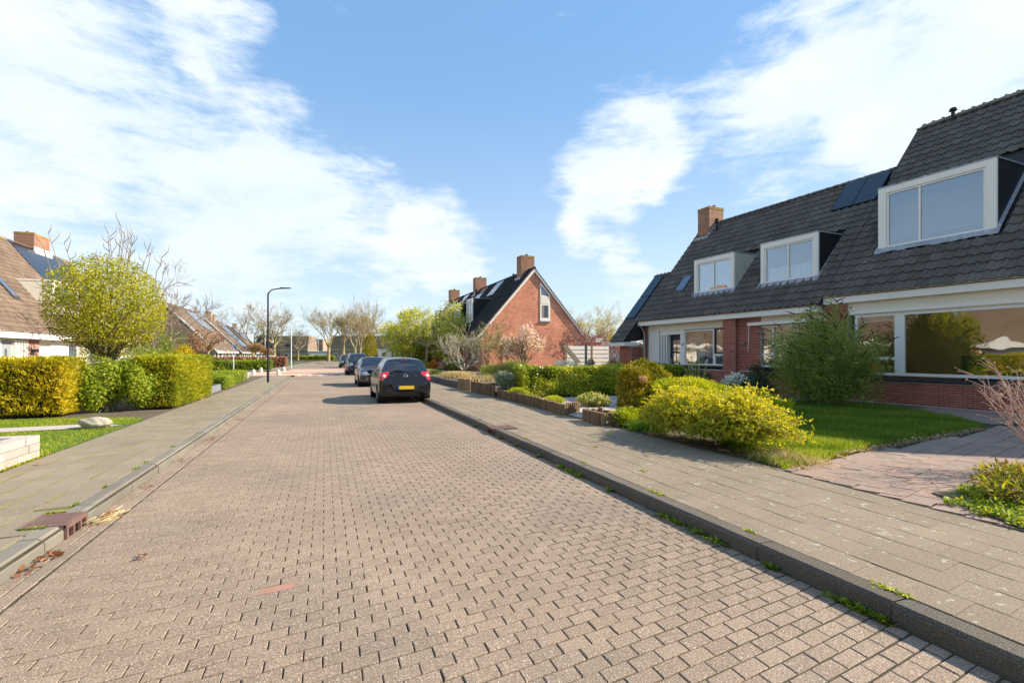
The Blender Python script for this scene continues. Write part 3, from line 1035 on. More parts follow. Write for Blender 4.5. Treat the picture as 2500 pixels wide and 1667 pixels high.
def grass(name, poly, n, h, mat, z=SW, edge=None):
    a = np.array(poly)
    lo, hi = a.min(0), a.max(0)
    P = lo + rg.random((int(n * 2.2), 2)) * (hi - lo)
    P = P[inpoly(P, poly)][:n]
    m = len(P)
    P3 = np.c_[P, np.full(m, z)]
    cl = clump_noise(P3, 1.6, 3)
    hh = h * (0.45 + 0.8 * rg.random(m)) * (0.6 + 0.8 * cl)
    d = rg.normal(size=(m, 2)) * 0.45
    s = rg.normal(size=(m, 2))
    s /= np.linalg.norm(s, axis=1, keepdims=True)
    w = 0.004 + 0.004 * rg.random(m)
    V = np.empty((m, 3, 3))
    V[:, 0, :2] = P + s * w[:, None]
    V[:, 1, :2] = P - s * w[:, None]
    V[:, :2, 2] = z - .01
    V[:, 2, :2] = P + d * hh[:, None]
    V[:, 2, 2] = z + hh
    F = np.arange(m * 3).reshape(m, 3)
    me = mesh_np(name, V.reshape(-1, 3), F, np.clip(0.5 * rg.random(m) + 0.6 * cl - 0.1, 0, 1), [mat])
    o = put(name, me, None, kind='stuff')
    o['label'] = {'grass': 'short green lawn grass'}.get(name, name)
    o['category'] = 'grass'
    return o


LAWN_R = [(5.55, 4.98), (7.75, 5.5), (10.2, 5.95), (12.6, 6.35), (13.3, 7.0), (14.4, 8.6), (14.9, 10.6), (12.6, 12.0), (9.0, 11.2), (7.6, 9.0), (5.9, 6.2)]
sheet('lawn', M_grassbase, LAWN_R, SW - 0.004)
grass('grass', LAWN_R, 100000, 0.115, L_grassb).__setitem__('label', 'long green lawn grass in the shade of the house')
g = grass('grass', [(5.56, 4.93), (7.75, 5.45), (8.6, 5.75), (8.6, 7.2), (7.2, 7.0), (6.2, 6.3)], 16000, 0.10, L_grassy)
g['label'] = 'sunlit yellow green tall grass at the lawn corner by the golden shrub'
LAWN_L = [(-3.84, 1), (-3.84, 13.9), (-6.0, 14.75), (-18, 14.9), (-18, 1)]
sheet('lawn', M_grassbase, LAWN_L, SW - 0.004)
PATH_L = [(-3.95, 12.75), (-4.6, 13.25), (-8, 12.95), (-18, 12.7), (-18, 12.0), (-8, 12.2), (-4.6, 12.55)]
sheet('gravel_path', M_gravel, PATH_L, SW + 0.010)
o = grass('grass', [(-3.84, 6.5), (-3.84, 12.55), (-4.7, 12.5), (-8, 12.15), (-14, 12.0), (-14, 6.5)], 60000, 0.035, L_grassy)
o['label'] = 'short mown lawn grass beside the left pavement'
o = grass('grass', [(-3.84, 13.0), (-4.0, 14.2), (-6.0, 14.8), (-16, 14.9), (-16, 12.75), (-8, 13.0), (-4.8, 13.25)], 32000, 0.04, L_grassy)
o['label'] = 'strip of lawn grass in front of the golden hedge'
P = np.c_[5.6 + rg.random(2600) * 9, 5.0 + rg.random(2600) * 6.5, np.full(2600, SW + .03)]
P = P[inpoly(P, LAWN_R)]
P = P[rg.random(len(P)) < np.clip(1.1 - (P[:, 1] - 4.8) / 4.5, .12, 1)]
o = put('lawn_litter', leaf_mesh('lawn_litter', P, .035, .6, leafm('pale_litter', [(0.30, 0.20, 0.10), (0.50, 0.40, 0.26), (0.80, 0.76, 0.70)], .2), nrm=np.array([0, 0, 1.0]), tilt=.5), None, kind='stuff')
o['label'] = 'dead leaves and small daisies scattered over the right lawn'
o['category'] = 'leaf litter'
P = []
for k in range(1500):
    u = rr.random() ** 1.5
    P.append((5.6 + u * 6.5, 5.03 + u * 6.5 * .165 + abs(rr.gauss(0, .07)), SW + .01 + rr.random() * .05))
o = put('edge_litter', leaf_mesh('edge_litter', np.array(P), .045, .5, leafm('edge_litter_leaf', [(0.16, 0.09, 0.04), (0.36, 0.25, 0.13), (0.50, 0.40, 0.25)], .2), nrm=np.array([0, 0, 1.0]), tilt=.7), None, kind='stuff')
o['label'] = 'brown leaf litter and dead grass along the lawn edge by the driveway'
o['category'] = 'leaf litter'
# gravel garden behind the planters
GRV = [(5.6, 9.5), (7.4, 9.3), (10.5, 12.4), (14.5, 14.2), (14.5, 15.9), (6.3, 15.9), (5.75, 15)]
sheet('gravel_bed', M_gravel, GRV, SW + 0.004)
n = 16000
P = np.c_[5.7 + rg.random((n, 1)) * 8.8, 9.4 + rg.random((n, 1)) * 6.5]
P = P[inpoly(P, GRV)]
P3 = np.c_[P, np.full(len(P), SW + .008)]
o = put('gravel', leaf_mesh('gravel', P3, 0.035, 0.8, gm('pebble', (0.34, 0.28, 0.25), (0.62, 0.54, 0.50), 0.9, big=None, fine=None), nrm=np.array([0, 0, 1.0]), tilt=0.4), None, kind='stuff')
o['label'] = 'pinkish gravel covering the small front garden'
o['category'] = 'gravel'

# ================================================================ terrace on the right (house frame: x into the house, y along the street)
PITCH = 1.19
PA = math.atan(PITCH)


def pantile(w=0.30, l=0.345, seg=8, lift=0.042):
    """one interlocking roof tile: rolled cross-section with a front edge; x across, y up the slope, z out of the roof"""
    xs = np.linspace(-w / 2, w / 2, seg + 1)
    u_ = xs / w
    prof = 0.068 * np.exp(-((u_ + .22) / .17) ** 2) + 0.022 * np.exp(-((u_ - .36) / .10) ** 2) - .012
    V = [(x, 0, p + lift) for x, p in zip(xs, prof)] + [(x, l + 0.03, p) for x, p in zip(xs, prof)] + [(x, 0, p + lift - 0.024) for x, p in zip(xs, prof)]
    n = seg + 1
    F = [(k, k + 1, n + k + 1, n + k) for k in range(seg)] + [(2 * n + k, 2 * n + k + 1, k + 1, k) for k in range(seg)]
    V += [(xs[-1], l + .03, -0.01), (xs[0], l + .03, -0.01)]
    F += [(2 * n + seg, 3 * n, n + seg, seg), (3 * n + 1, 2 * n, 0, n)]
    return np.array(V), np.array(F)


def flattile(w=0.30, l=0.34):
    V = np.array([(-w / 2 + .003, 0, .03), (w / 2 - .003, 0, .03), (w / 2 - .003, l, .004), (-w / 2 + .003, l, .004), (-w / 2 + .003, 0, .004), (w / 2 - .003, 0, .004), (0, 0, .042), (0, l, .014)])
    F = np.array([(0, 6, 7, 3), (6, 1, 2, 7), (4, 5, 1, 0), (5, 2, 1, 1)])
    return V, F[:3]


def roofM(x, y, z, side=1, ang=PA):
    """frame on a roof slope rising towards +x (side 1) or -x (side -1)"""
    up = Vector((side * math.cos(ang), 0, math.sin(ang)))
    ac = Vector((0, -side, 0))
    nn = ac.cross(up)
    M = Matrix(((ac.x, up.x, nn.x, x), (ac.y, up.y, nn.y, y), (ac.z, up.z, nn.z, z), (0, 0, 0, 1)))
    return M


def tile_roof(parent, regions, mat, tmpl, cap=300, side=1, ang=PA, w=0.30, l=0.345, mixr=True):
    """regions: (x_eave, z_eave, x_ridge, y0, y1, holes) ; holes are (xa, xb, ya, yb) left free of tiles"""
    Ms = []
    for (xe, ze, xr, y0, y1, holes) in regions:
        slope = abs(xr - xe) / math.cos(ang)
        nr = int(slope / l)
        nc = max(1, round((y1 - y0) / w))
        ww = (y1 - y0) / nc
        for j in range(nr + 1):
            d = j * l
            if d > slope - 0.05:
                continue
            for i in range(nc):
                yy = y0 + (i + .5) * ww
                xx = xe + side * d * math.cos(ang)
                zz = ze + d * math.sin(ang)
                xm = xe + side * (d + l * .5) * math.cos(ang)
                if any(a < xm < b_ and c < yy < e for a, b_, c, e in holes):
                    continue
                Ms.append(roofM(xx, yy + rr.uniform(-.003, .003), zz + rr.uniform(-.003, .003), side, ang) @ Matrix.Diagonal((ww / w, 1, 1, 1)))
    rn = [min(.999, max(0, rr.gauss(.45, .28))) for _ in Ms]
    pieces(parent, 'roof_tile', [tmpl], Ms, [mat], cap, rn)


def bricks_wall(Ms, x, y0, y1, z0, z1, holes=(), bw=0.22, bh=0.0625, face=-1, axis='y'):
    """positions of proud stretchers on a wall face; axis y: wall runs along y at x"""
    nr = int((z1 - z0) / bh)
    for j in range(nr):
        z = z0 + (j + .5) * bh
        off = (j % 2) * bw / 2
        k = 0
        while True:
            a = y0 + off + k * bw if k or not off else y0 + off
            a = y0 - (bw / 2 if off else 0) + k * bw
            b_ = a + bw
            k += 1
            if a > y1 - .02:
                break
            a, b_ = max(a, y0), min(b_, y1)
            if b_ - a < .05:
                continue
            m = (a + b_) / 2
            if any(h0 < m < h1 and g0 < z < g1 for h0, h1, g0, g1 in holes):
                continue
            L = b_ - a - 0.011
            S = Matrix.Diagonal((1, L / 0.2, 1, 1))
            if axis == 'y':
                Ms.append(T(x, m, z, 0 if face < 0 else PI) @ S)
            else:
                Ms.append(T(m, x, z, PI / 2) @ S)


BRK = (np.array([(-.006, -.1, -.0255), (-.006, .1, -.0255), (-.006, .1, .0255), (-.006, -.1, .0255), (.01, -.1, -.0255), (.01, .1, -.0255), (.01, .1, .0255), (.01, -.1, .0255)]),
       np.array([(0, 3, 2, 1), (3, 7, 6, 2), (0, 1, 5, 4), (0, 4, 7, 3), (1, 2, 6, 5)]))


def window(parent, x, y0, y1, z0, z1, fw=0.07, dep=0.08, mull=(), trans=(), mat=None, gl=None, proud=0.0, panes=True, name='window'):
    """window in a wall facing -x; frame, mullions, a pane per light"""
    mat = mat or M_white
    gl = gl or M_glass
    b = B()
    xa, xb = x - proud, x - proud + dep
    b.box(xa, y0, z0, xb, y1, z0 + fw)
    b.box(xa, y0, z1 - fw, xb, y1, z1)
    b.box(xa, y0, z0 + fw, xb, y0 + fw, z1 - fw)
    b.box(xa, y1 - fw, z0 + fw, xb, y1, z1 - fw)
    fr = b.put(name, mat, parent)
    ys = [y0 + fw] + [m for m in mull] + [y1 - fw]
    for m in mull:
        boxo('mullion', mat, fr, xa + .005, m - fw / 2, z0 + fw, xb - .005, m + fw / 2, z1 - fw)
    for (ya, yb, zt) in trans:
        boxo('transom', mat, fr, xa + .007, ya, zt - fw / 2, xb - .007, yb, zt + fw / 2)
    if panes:
        for i in range(len(ys) - 1):
            ya = ys[i] + (fw / 2 if i else 0)
            yb = ys[i + 1] - (fw / 2 if i < len(ys) - 2 else 0)
            g_ = B()
            g_.box(xa + .035, ya - .003, z0 + fw - .003, xa + .043, yb + .003, z1 - fw + .003)
            g_.put('pane', gl, fr)
    return fr


def rollcurtain(parent, name, mat, x, y0, y1, z0, z1, amp=0.03, wl=0.13):
    n = max(6, int((y1 - y0) / wl * 6))
    ys = np.linspace(y0, y1, n)
    xs = x + amp * np.sin(2 * PI * ys / wl + 0.6 * np.sin(ys * 5))
    V = [(a, c, z0) for a, c in zip(xs, ys)] + [(a * .3 + .7 * x, c, z1) for a, c in zip(xs, ys)]
    F = [(k, k + 1, n + k + 1, n + k) for k in range(n - 1)]
    return put(name, mesh_np(name, V, F, np.clip(0.5 + 0.5 * np.sin(2 * PI * ys[:-1] / wl), 0, 1), [mat], smooth=True), parent)


def dormer(parent, x, y0, y1, z0, z1, cheek, xb_top, label=None, fr=0.13, lean=0.0, mull=None, open_right=False, roofx=None, glass=None):
    """box dormer: front at x facing -x, cheeks back to the roof slope"""
    slope0 = z0 - 0.02
    xt = x + (z1 - z0) / PITCH + 0.06
    d = boxo('dormer', M_white, parent, x - .02, y0 + .02, z1 - .03, xt, y1 - .02, z1 + .0, label=label)
    for (ya, yb) in ((y0, y0 + .05), (y1 - .05, y1)):
        b = B()
        b.prism([(x + .06, slope0 - .05), (xt + .1, z1 + .04), (x + .06, z1 + .04)], ya, yb, 'y')
        b.put('cheek', cheek, d)
    b = B()
    b.box(x - .04, y0 - .03, z1 + .045, xt + .25, y1 + .03, z1 + .085)
    b.put('flat_roof', M_lead, d)
    b = B()
    b.box(x - .03, y0 - .02, z0, x + .05, y0 + fr + .02, z1 + .04)
    b.box(x - .03, y1 - fr - .02, z0, x + .05, y1 + .02, z1 + .04)
    b.box(x - .03, y0 + fr + .02, z1 - .14, x + .05, y1 - fr - .02, z1 + .04)
    b.box(x - .03, y0 + fr + .02, z0, x + .05, y1 - fr - .02, z0 + .05)
    b.put('surround', M_white, d)
    ya, yb, za, zb = y0 + fr + .025, y1 - fr - .025, z0 + .055, z1 - .145
    mm = mull if mull is not None else (ya + yb) / 2
    window(d, x, ya, yb, za, zb, 0.055, 0.06, mull=(mm,), proud=-.005, gl=glass or M_glassup)
    boxo('inner_wall', M_roomgrey, d, x + .35, y0 + .06, z0, x + .40, y1 - .06, z1 - .03)
    # lead apron below the front
    b = B()
    n = 14
    for k in range(n):
        yy0 = y0 - .1 + (y1 - y0 + .2) * k / n
        yy1 = y0 - .1 + (y1 - y0 + .2) * (k + 1) / n
        lo = .10 + .05 * rr.random()
        xx = x - lo
        b.hexa([(xx, yy0, z0 - lo * PITCH + .035), (x - .02, yy0, z0 + .02), (x - .02, yy1, z0 + .02), (xx, yy1, z0 - lo * PITCH + .035),
                (xx, yy0, z0 - lo * PITCH + .055), (x - .03, yy0, z0 + .06), (x - .03, yy1, z0 + .06), (xx, yy1, z0 - lo * PITCH + .055)])
    b.put('lead_apron', M_lead, d)
    for sgn, yy in ((-1, y0), (1, y1)):
        b = B()
        ya, yb = (yy - .09, yy + .0) if sgn < 0 else (yy, yy + .09)
        p0, p1 = (x - .08, z0 - .08 * PITCH + .05), (xt + .12, z1 + .12 * 1 + .04)
        b.hexa([(p0[0], ya, p0[1]), (p1[0], ya, p1[1]), (p1[0], yb, p1[1]), (p0[0], yb, p0[1]),
                (p0[0], ya, p0[1] + .025), (p1[0], ya, p1[1] + .025), (p1[0], yb, p1[1] + .045), (p0[0], yb, p0[1] + .045)])
        b.put('lead_strip', M_lead, d)
    return d


def chimney(parent, x0, x1, y0, y1, z0, z1, pots=3, mat=None, lead=True, lichen=True):
    c = boxo('chimney', mat or M_chim, parent, x0, y0, z0, x1, y1, z1 - .14)
    boxo('chimney_cap', M_lichen if lichen else (mat or M_chim), c, x0 - .012, y0 - .012, z1 - .139, x1 + .012, y1 + .012, z1)
    for k in range(pots):
        yy = y0 + (y1 - y0) * (k + .7) / (pots + .4)
        b = B()
        b.lathe([(.085, z1), (.075, z1 + .10), (.095, z1 + .12), (.02, z1 + .16), (.0, z1 + .16)], ((x0 + x1) / 2, yy, 0), 10)
        b.put('chimney_pot', M_brick if lead else M_black, c)
    return c


def flue(parent, x, y, z, h=0.7):
    b = B()
    b.lathe([(.06, z - .2), (.06, z + h * .65), (.12, z + h * .66), (.12, z + h * .8), (.06, z + h * .82), (.10, z + h * .93), (.02, z + h), (0, z + h)], (x, y, 0), 12)
    b.put('flue_pipe', M_black, parent, smooth=False)


def roof_base(parent, pts, y0, y1, mat=None, name='roof'):
    b = B()
    b.prism(pts, y0, y1, 'y')
    return b.put(name, mat or M_rtdark, parent)


FX = 16.85      # facade, distance from the street-axis in the house frame


def slz(x):     # height of the roof plane over local x
    return 3.30 + PITCH * (x + FX - 16.45)


def ridge_row(parent, x, z, y0, y1, mat, n=None, step=0.42):
    n = n or max(1, int((y1 - y0) / step))
    for k in range(n):
        a = y0 + (y1 - y0) * k / n
        e = y0 + (y1 - y0) * (k + 1) / n
        V, F = [], []
        for (yy, q) in ((a, .135), (e + .03, .115)):
            for i in range(6):
                t = PI * (i / 5)
                V.append((x + q * math.cos(t), yy, z - .045 + q * .85 * math.sin(t)))
        F = [(i, i + 1, 7 + i, 6 + i) for i in range(5)]
        put('ridge_tile', mesh_np('ridge_tile', V, F, np.full(5, rr.random()), [mat], smooth=True), parent)


# ---- near house: y 0..9.8 local, thing stands at s = 1.5
def near_house():
    s0 = 1.5
    t = thing('terraced_house', 'nearest brick house on the right with the big picture window and wide white dormer', 'house', HW(FX, s0, SW), A4, 'row of houses on the right')
    Y1 = 9.85     # party line at s=11.35
    z = -SW
    # masonry under the windows and room box
    w = boxo('wall', M_mortar, t, 0, -1.5, -.2, .28, Y1, .80 + z)
    Ms = []
    bricks_wall(Ms, 0.0, -1.5, Y1 - .0, 0.02, .80 + z + .0)
    # pier at the far end
    boxo('pier', M_mortar, t, -.0, Y1 - .72, .80 + z + .001, .28, Y1, 3.3 + z)
    bricks_wall(Ms, 0.0, Y1 - .72, Y1, .80 + z + .001, 3.28 + z)
    pieces(t, 'brick', [BRK], Ms, [M_brick], 300)
    # sloping row of dark sill bricks
    n = int((Y1 - .72 + 1.5) / .105)
    Ms = [Matrix.Translation((0, -1.5 + (k + .5) * .105, .80 + z)) for k in range(n)]
    V = np.array([(-.05, -.047, .0), (-.05, .047, .0), (.06, .047, .0), (.06, -.047, .0), (-.05, -.047, .055), (-.05, .047, .055), (.10, .047, .12), (.10, -.047, .12)])
    F = np.array([(4, 7, 6, 5), (0, 4, 5, 1), (0, 3, 7, 4), (1, 5, 6, 2)])
    pieces(t, 'sill_brick', [(V, F)], Ms, [M_brickdark], 80)
    # windows: picture window, then side lights
    zb, zt = .97 + z, 2.88 + z
    yp = 9.02 - s0
    f = window(t, .06, -1.2, yp + .16, zb, zt, .085, .1, panes=False)
    g_ = boxo('pane', M_glass, f, .105, -1.115, zb + .085, .115, yp - .02, zt - .085)
    boxo('mullion', M_white, f, .065, yp - .02, zb + .085, .155, yp + .075, zt - .085)
    f2 = window(t, .062, yp + .162, yp + 1.42, zb, zt, .085, .1, trans=((yp + .25, yp + 1.33, zb + .52),), panes=True)
    boxo('blind', M_curtain, t, .22, yp + .2, zt - .25, .235, yp + 1.4, zt - .08)
    # panel band under the eave, stepped mouldings
    boxo('panel', M_cream, t, .03, -1.5, zt + .001, .2, Y1 - .73, 3.30 + z)
    boxo('moulding', M_white, t, -.01, -1.5, zt + .03, .029, Y1 - .73, zt + .085)
    # fascia / gutter box
    xe = -.15
    boxo('fascia', M_white, t, xe, -1.5, 3.29 + z, .12, Y1 + .08, 3.60 + z)
    boxo('gutter_edge', M_black, t, xe - .012, -1.5, 3.601 + z, xe + .10, Y1 + .08, 3.625 + z)
    # interior
    bi = B()
    bi.box(1.9, -1.5, 0, 2.0, Y1, 3.2)
    bi.put('room_wall', M_room, t)
    boxo('room_floor', M_roomgrey, t, .3, -1.5, .02, 1.9, Y1, .06)
    boxo('room_wall', M_room, t, .3, Y1 - .1, .06, 1.89, Y1, 3.1)
    boxo('room_ceiling', M_roomgrey, t, .3, -1.5, 3.1, 1.9, Y1 - .1, 3.16)
    boxo('sideboard', gm('dark_wood', (0.05, 0.028, 0.015), None, .5), t, 1.4, 5.6, .06, 1.85, 6.7, 1.45)
    # roof
    xr = 22.25 - FX
    base = roof_base(t, [(xe - .02, slz(xe) + z - .10), (xr, slz(xr) + z - .06), (xr + 6.5, slz(xe) + z + .2)], -1.5, Y1, M_rtdark)
    holes = [(17.88 - FX - .12, 20.3 - FX, 7.2 - s0, 10.3 - s0)]
    tile_roof(t, [(xe - .06, slz(xe - .06) + z, xr, -1.4, Y1 - .02, holes)], M_rt, pantile(), 300)
    ridge_row(t, xr, slz(xr) + z + .03, -1.4, Y1, M_rt)
    # left verge of the upper part and its cheek over the lower neighbour
    b = B()
    b.hexa([(xr - 1.75, Y1 - .02, slz(xr - 1.75) + z - .2), (xr, Y1 - .02, slz(xr) + z - .2), (xr, Y1 + .03, slz(xr) + z - .2), (xr - 1.75, Y1 + .03, slz(xr - 1.75) + z - .2),
            (xr - 1.75, Y1 - .02, slz(xr - 1.75) + z + .05), (xr, Y1 - .02, slz(xr) + z + .05), (xr, Y1 + .03, slz(xr) + z + .05), (xr - 1.75, Y1 + .03, slz(xr - 1.75) + z + .05)])
    b.put('verge_board', M_rt, t)
    dormer(t, 17.88 - FX, 7.25 - s0, 10.25 - s0, 5.02 + z, 6.98 + z, M_black, None, fr=.2, mull=(9.05 - s0 + .05))
    flue(t, xr - .1, 2.0 + 6.7, slz(xr) + z, .35)
    return t


def mid_house(s0, Y1, label, no12=False):
    t = thing('terraced_house', label, 'house', HW(FX, s0, SW), A4, 'row of houses on the right')
    z = -SW
    xe = -.35
    zw0, zt = 1.14 + z, 2.72 + z
    # pier positions in local y
    if no12:      # s 16.0..20.95
        p0, p1 = 0.0, -.001
        wy0, wy1 = .0, 4.15
    else:         # s 11.35..16.0
        wy0, wy1 = .35, 3.05
    w = boxo('wall', M_mortar, t, 0, 0, -.2, .28, Y1 + (0 if not no12 else .0), .98 + z)
    Ms = []
    if no12:
        bricks_wall(Ms, 0.0, 0.0, Y1, 0.0, .98 + z)
        boxo('pier', M_mortar, t, -.0, Y1 - .38, .98 + z, .28, Y1, 3.1 + z)
        bricks_wall(Ms, 0.0, Y1 - .38, Y1, .98 + z, 3.08 + z)
    else:
        bricks_wall(Ms, 0.0, 0.0, Y1 - .62, 0.0, .98 + z)
        boxo('pier', M_mortar, t, -.0, Y1 - 1.65, .98 + z, .28, Y1 - .62, 3.1 + z)
        bricks_wall(Ms, 0.0, Y1 - 1.65, Y1 - .62, .98 + z, 3.08 + z)
        boxo('pier', M_mortar, t, -.22, Y1 - .62, -.2, .28, Y1 - .001, 3.1 + z)
        bricks_wall(Ms, -.22, Y1 - .62, Y1, 0.0, 3.08 + z)
        bricks_wall(Ms, Y1 - .622, -.2, -.01, 0.0, 3.08 + z, axis='x')
    pieces(t, 'brick', [BRK], Ms, [M_brick], 300)
    if no12:
        # window group: picture window + side light; door; slats (far end is larger y)
        # right part (near): y 0.02..0.95 casement in grey with small light below; left part picture window
        gz = 1.62 + z
        f2 = window(t, .045, .03, .72, gz + .03, 2.74 + z, .07, .09, mat=M_greyframe)
        f3 = window(t, .05, .03, .72, 1.14 + z, gz + .02, .06, .08)
        f4 = window(t, .05, .725, 2.50, 1.14 + z, zt, .06, .08)
        rollcurtain(t, 'curtain', M_curtain, .35, 1.55, 2.45, 1.2 + z, 2.7 + z)
        boxo('sill', M_brickdark, t, -.06, 0.0, 1.06 + z, .12, 2.6, 1.135 + z)
        boxo('panel', M_cream, t, .03, 0.001, 2.75 + z, .2, Y1 - .385, 3.10 + z)
        boxo('post', M_white, t, .03, 2.505, -.0, .16, 2.74, 2.745 + z)
        nb = B()
        # door
        d = boxo('door', M_navy, t, .20, 2.76, .05, .25, 3.55, 2.52 + z)
        for (a, e, q0, q1) in ((2.9, 3.12, 1.75, 2.3), (3.18, 3.42, 1.75, 2.3), (2.9, 3.12, 1.25, 1.68), (3.18, 3.42, 1.25, 1.68)):
            boxo('door_pane', M_glass, d, .192, a, q0 + z, .199, e, q1 + z)
        boxo('handle', M_steel, d, .16, 3.44, .9, .19, 3.47, 1.3)
        boxo('letter_slot', M_white, d, .185, 3.0, 1.02, .199, 3.3, 1.1)
        boxo('lintel', M_white, t, .05, 2.742, 2.56 + z, .16, 4.14, 2.745 + z)
        for k in range(4):
            y_ = 3.58 + k * .19
            boxo('slat', M_white, t, -.02, y_, 0, .2, y_ + .06, 2.555 + z)
            if k < 3:
                boxo('side_pane', M_glass, t, .12, y_ + .061, .1, .13, y_ + .189, 2.55 + z)
        boxo('post', M_white, t, .03, 4.215, -.0, .16, Y1 - .385, 2.745 + z)
        # rainwater pipe
        b = B()
        b.path([(-.30, Y1 - .1, 3.1 + z), (-.12, Y1 - .16, 2.8 + z), (-.09, Y1 - .2, 2.6 + z), (-.09, Y1 - .2, .1)], .04, 10)
        b.put('rain_pipe', gm('zinc', (0.42, 0.43, 0.43), None, .5, metal=.3, fine=None, big=None), t)
        # house number
        cu = bpy.data.curves.new('house_number', 'FONT')
        cu.body = '12'
        cu.size = .2
        cu.extrude = .004
        no = bpy.data.objects.new('house_number', cu)
        C.objects.link(no)
        dg = bpy.context.evaluated_depsgraph_get()
        me = bpy.data.meshes.new_from_object(no.evaluated_get(dg))
        bpy.data.objects.remove(no)
        me.materials.clear()
        me.materials.append(M_greyframe)
        M = Matrix(((0, 0, -1, .022), (-1, 0, 0, 2.70), (0, 1, 0, 2.02 + z), (0, 0, 0, 1)))
        put('house_number', me, t, M)
    else:
        f = window(t, .05, 1.4 - 1.1, 3.0, 1.14 + z, zt, .07, .09, mull=(1.1, 2.1), trans=((2.1, 2.95, 1.62 + z), (0.35, 1.1, 1.62 + z)))
        boxo('panel', M_cream, t, .03, 0.001, 2.75 + z, .2, 2.99, 3.10 + z)
        boxo('sill', M_brickdark, t, -.06, 0.2, 1.06 + z, .12, 3.0, 1.135 + z)
        # folded sun awning cassette over the window
        b = B()
        b.box(-.16, .3, 2.74 + z, -.0, 3.08, 2.86 + z)
        b.put('awning_box', M_white, t)
        b = B()
        b.tube((-.13, 3.03, 2.74 + z), (-.17, 3.03, 1.75 + z), .018)
        b.put('awning_arm', M_steel, t)
        b = B()
        b.lathe([(.0, 0), (.07, .0), (.09, .06), (.05, .1), (.0, .1)], (-.1, 3.3, 2.02 + z), 10)
        b.put('wall_lamp', M_steel, t)
        rollcurtain(t, 'curtain', M_curtain, .4, .4, 2.9, 1.2 + z, 2.7 + z)
    boxo('room_wall', M_roomgrey, t, 2.6, 0, 0, 2.7, Y1, 3.1)
    boxo('room_wall', M_roomgrey, t, .3, 0.0, 0, 2.6, .08, 3.1)
    boxo('room_wall', M_roomgrey, t, .3, Y1 - .08, 0, 2.6, Y1, 3.1)
    ye = Y1 + (.12 if no12 else 0)
    boxo('fascia', M_white, t, xe, 0.081 if not no12 else 0, 3.06 + z, .12, ye, 3.30 + z)
    xr = 20.82 - FX
    roof_base(t, [(xe - .02, slz(xe) + z - .10), (xr, slz(xr) + z - .06), (2 * xr - xe, slz(xe) + z)], 0.002, Y1 - .002, M_rtdark)
    if no12:
        dy = (15.68 - s0, 17.90 - s0)
        dd = (4.37 + z, 5.88 + z)
    else:
        dy = (11.99 - s0, 14.32 - s0)
        dd = (4.36 + z, 5.93 + z)
    holes = [(17.35 - FX - .1, 19.0 - FX - .1, dy[0] - .05, dy[1] + .05)]
    return t, xe, xr, dy, dd, holes, z


def middle():
    t, xe, xr, dy, dd, holes, z = mid_house(11.35, 4.25, 'middle house of the right row with a black cheeked dormer and white awning box')
    tile_roof(t, [(xe - .06, slz(xe - .06) + z, xr, 0, 4.25, holes + [(19.75 - FX, 20.75 - FX, 0.05, 1.75)])], M_rt, pantile(), 300)
    ridge_row(t, xr, slz(xr) + z + .03, 0, 4.25, M_rt)
    d = dormer(t, 17.35 - FX, dy[0], dy[1], dd[0], dd[1], M_black, None)
    rollcurtain(d, 'net_curtain', M_curtain, 17.35 - FX + .16, dy[0] + .2, dy[1] - .2, dd[0] + .1, dd[0] + .62)
    for k in range(2):
        y0 = .08 + k * .83
        b = B()
        x0, x1 = 19.72 - FX, 20.74 - FX
        b.hexa([(x0, y0, slz(x0) + z + .03), (x1, y0, slz(x1) + z + .03), (x1, y0 + .8, slz(x1) + z + .03), (x0, y0 + .8, slz(x0) + z + .03),
                (x0 - .05, y0, slz(x0) + z + .09), (x1 - .05, y0, slz(x1) + z + .09), (x1 - .05, y0 + .8, slz(x1) + z + .09), (x0 - .05, y0 + .8, slz(x0) + z + .09)])
        b.put('solar_panel', M_solar, t)
    return t


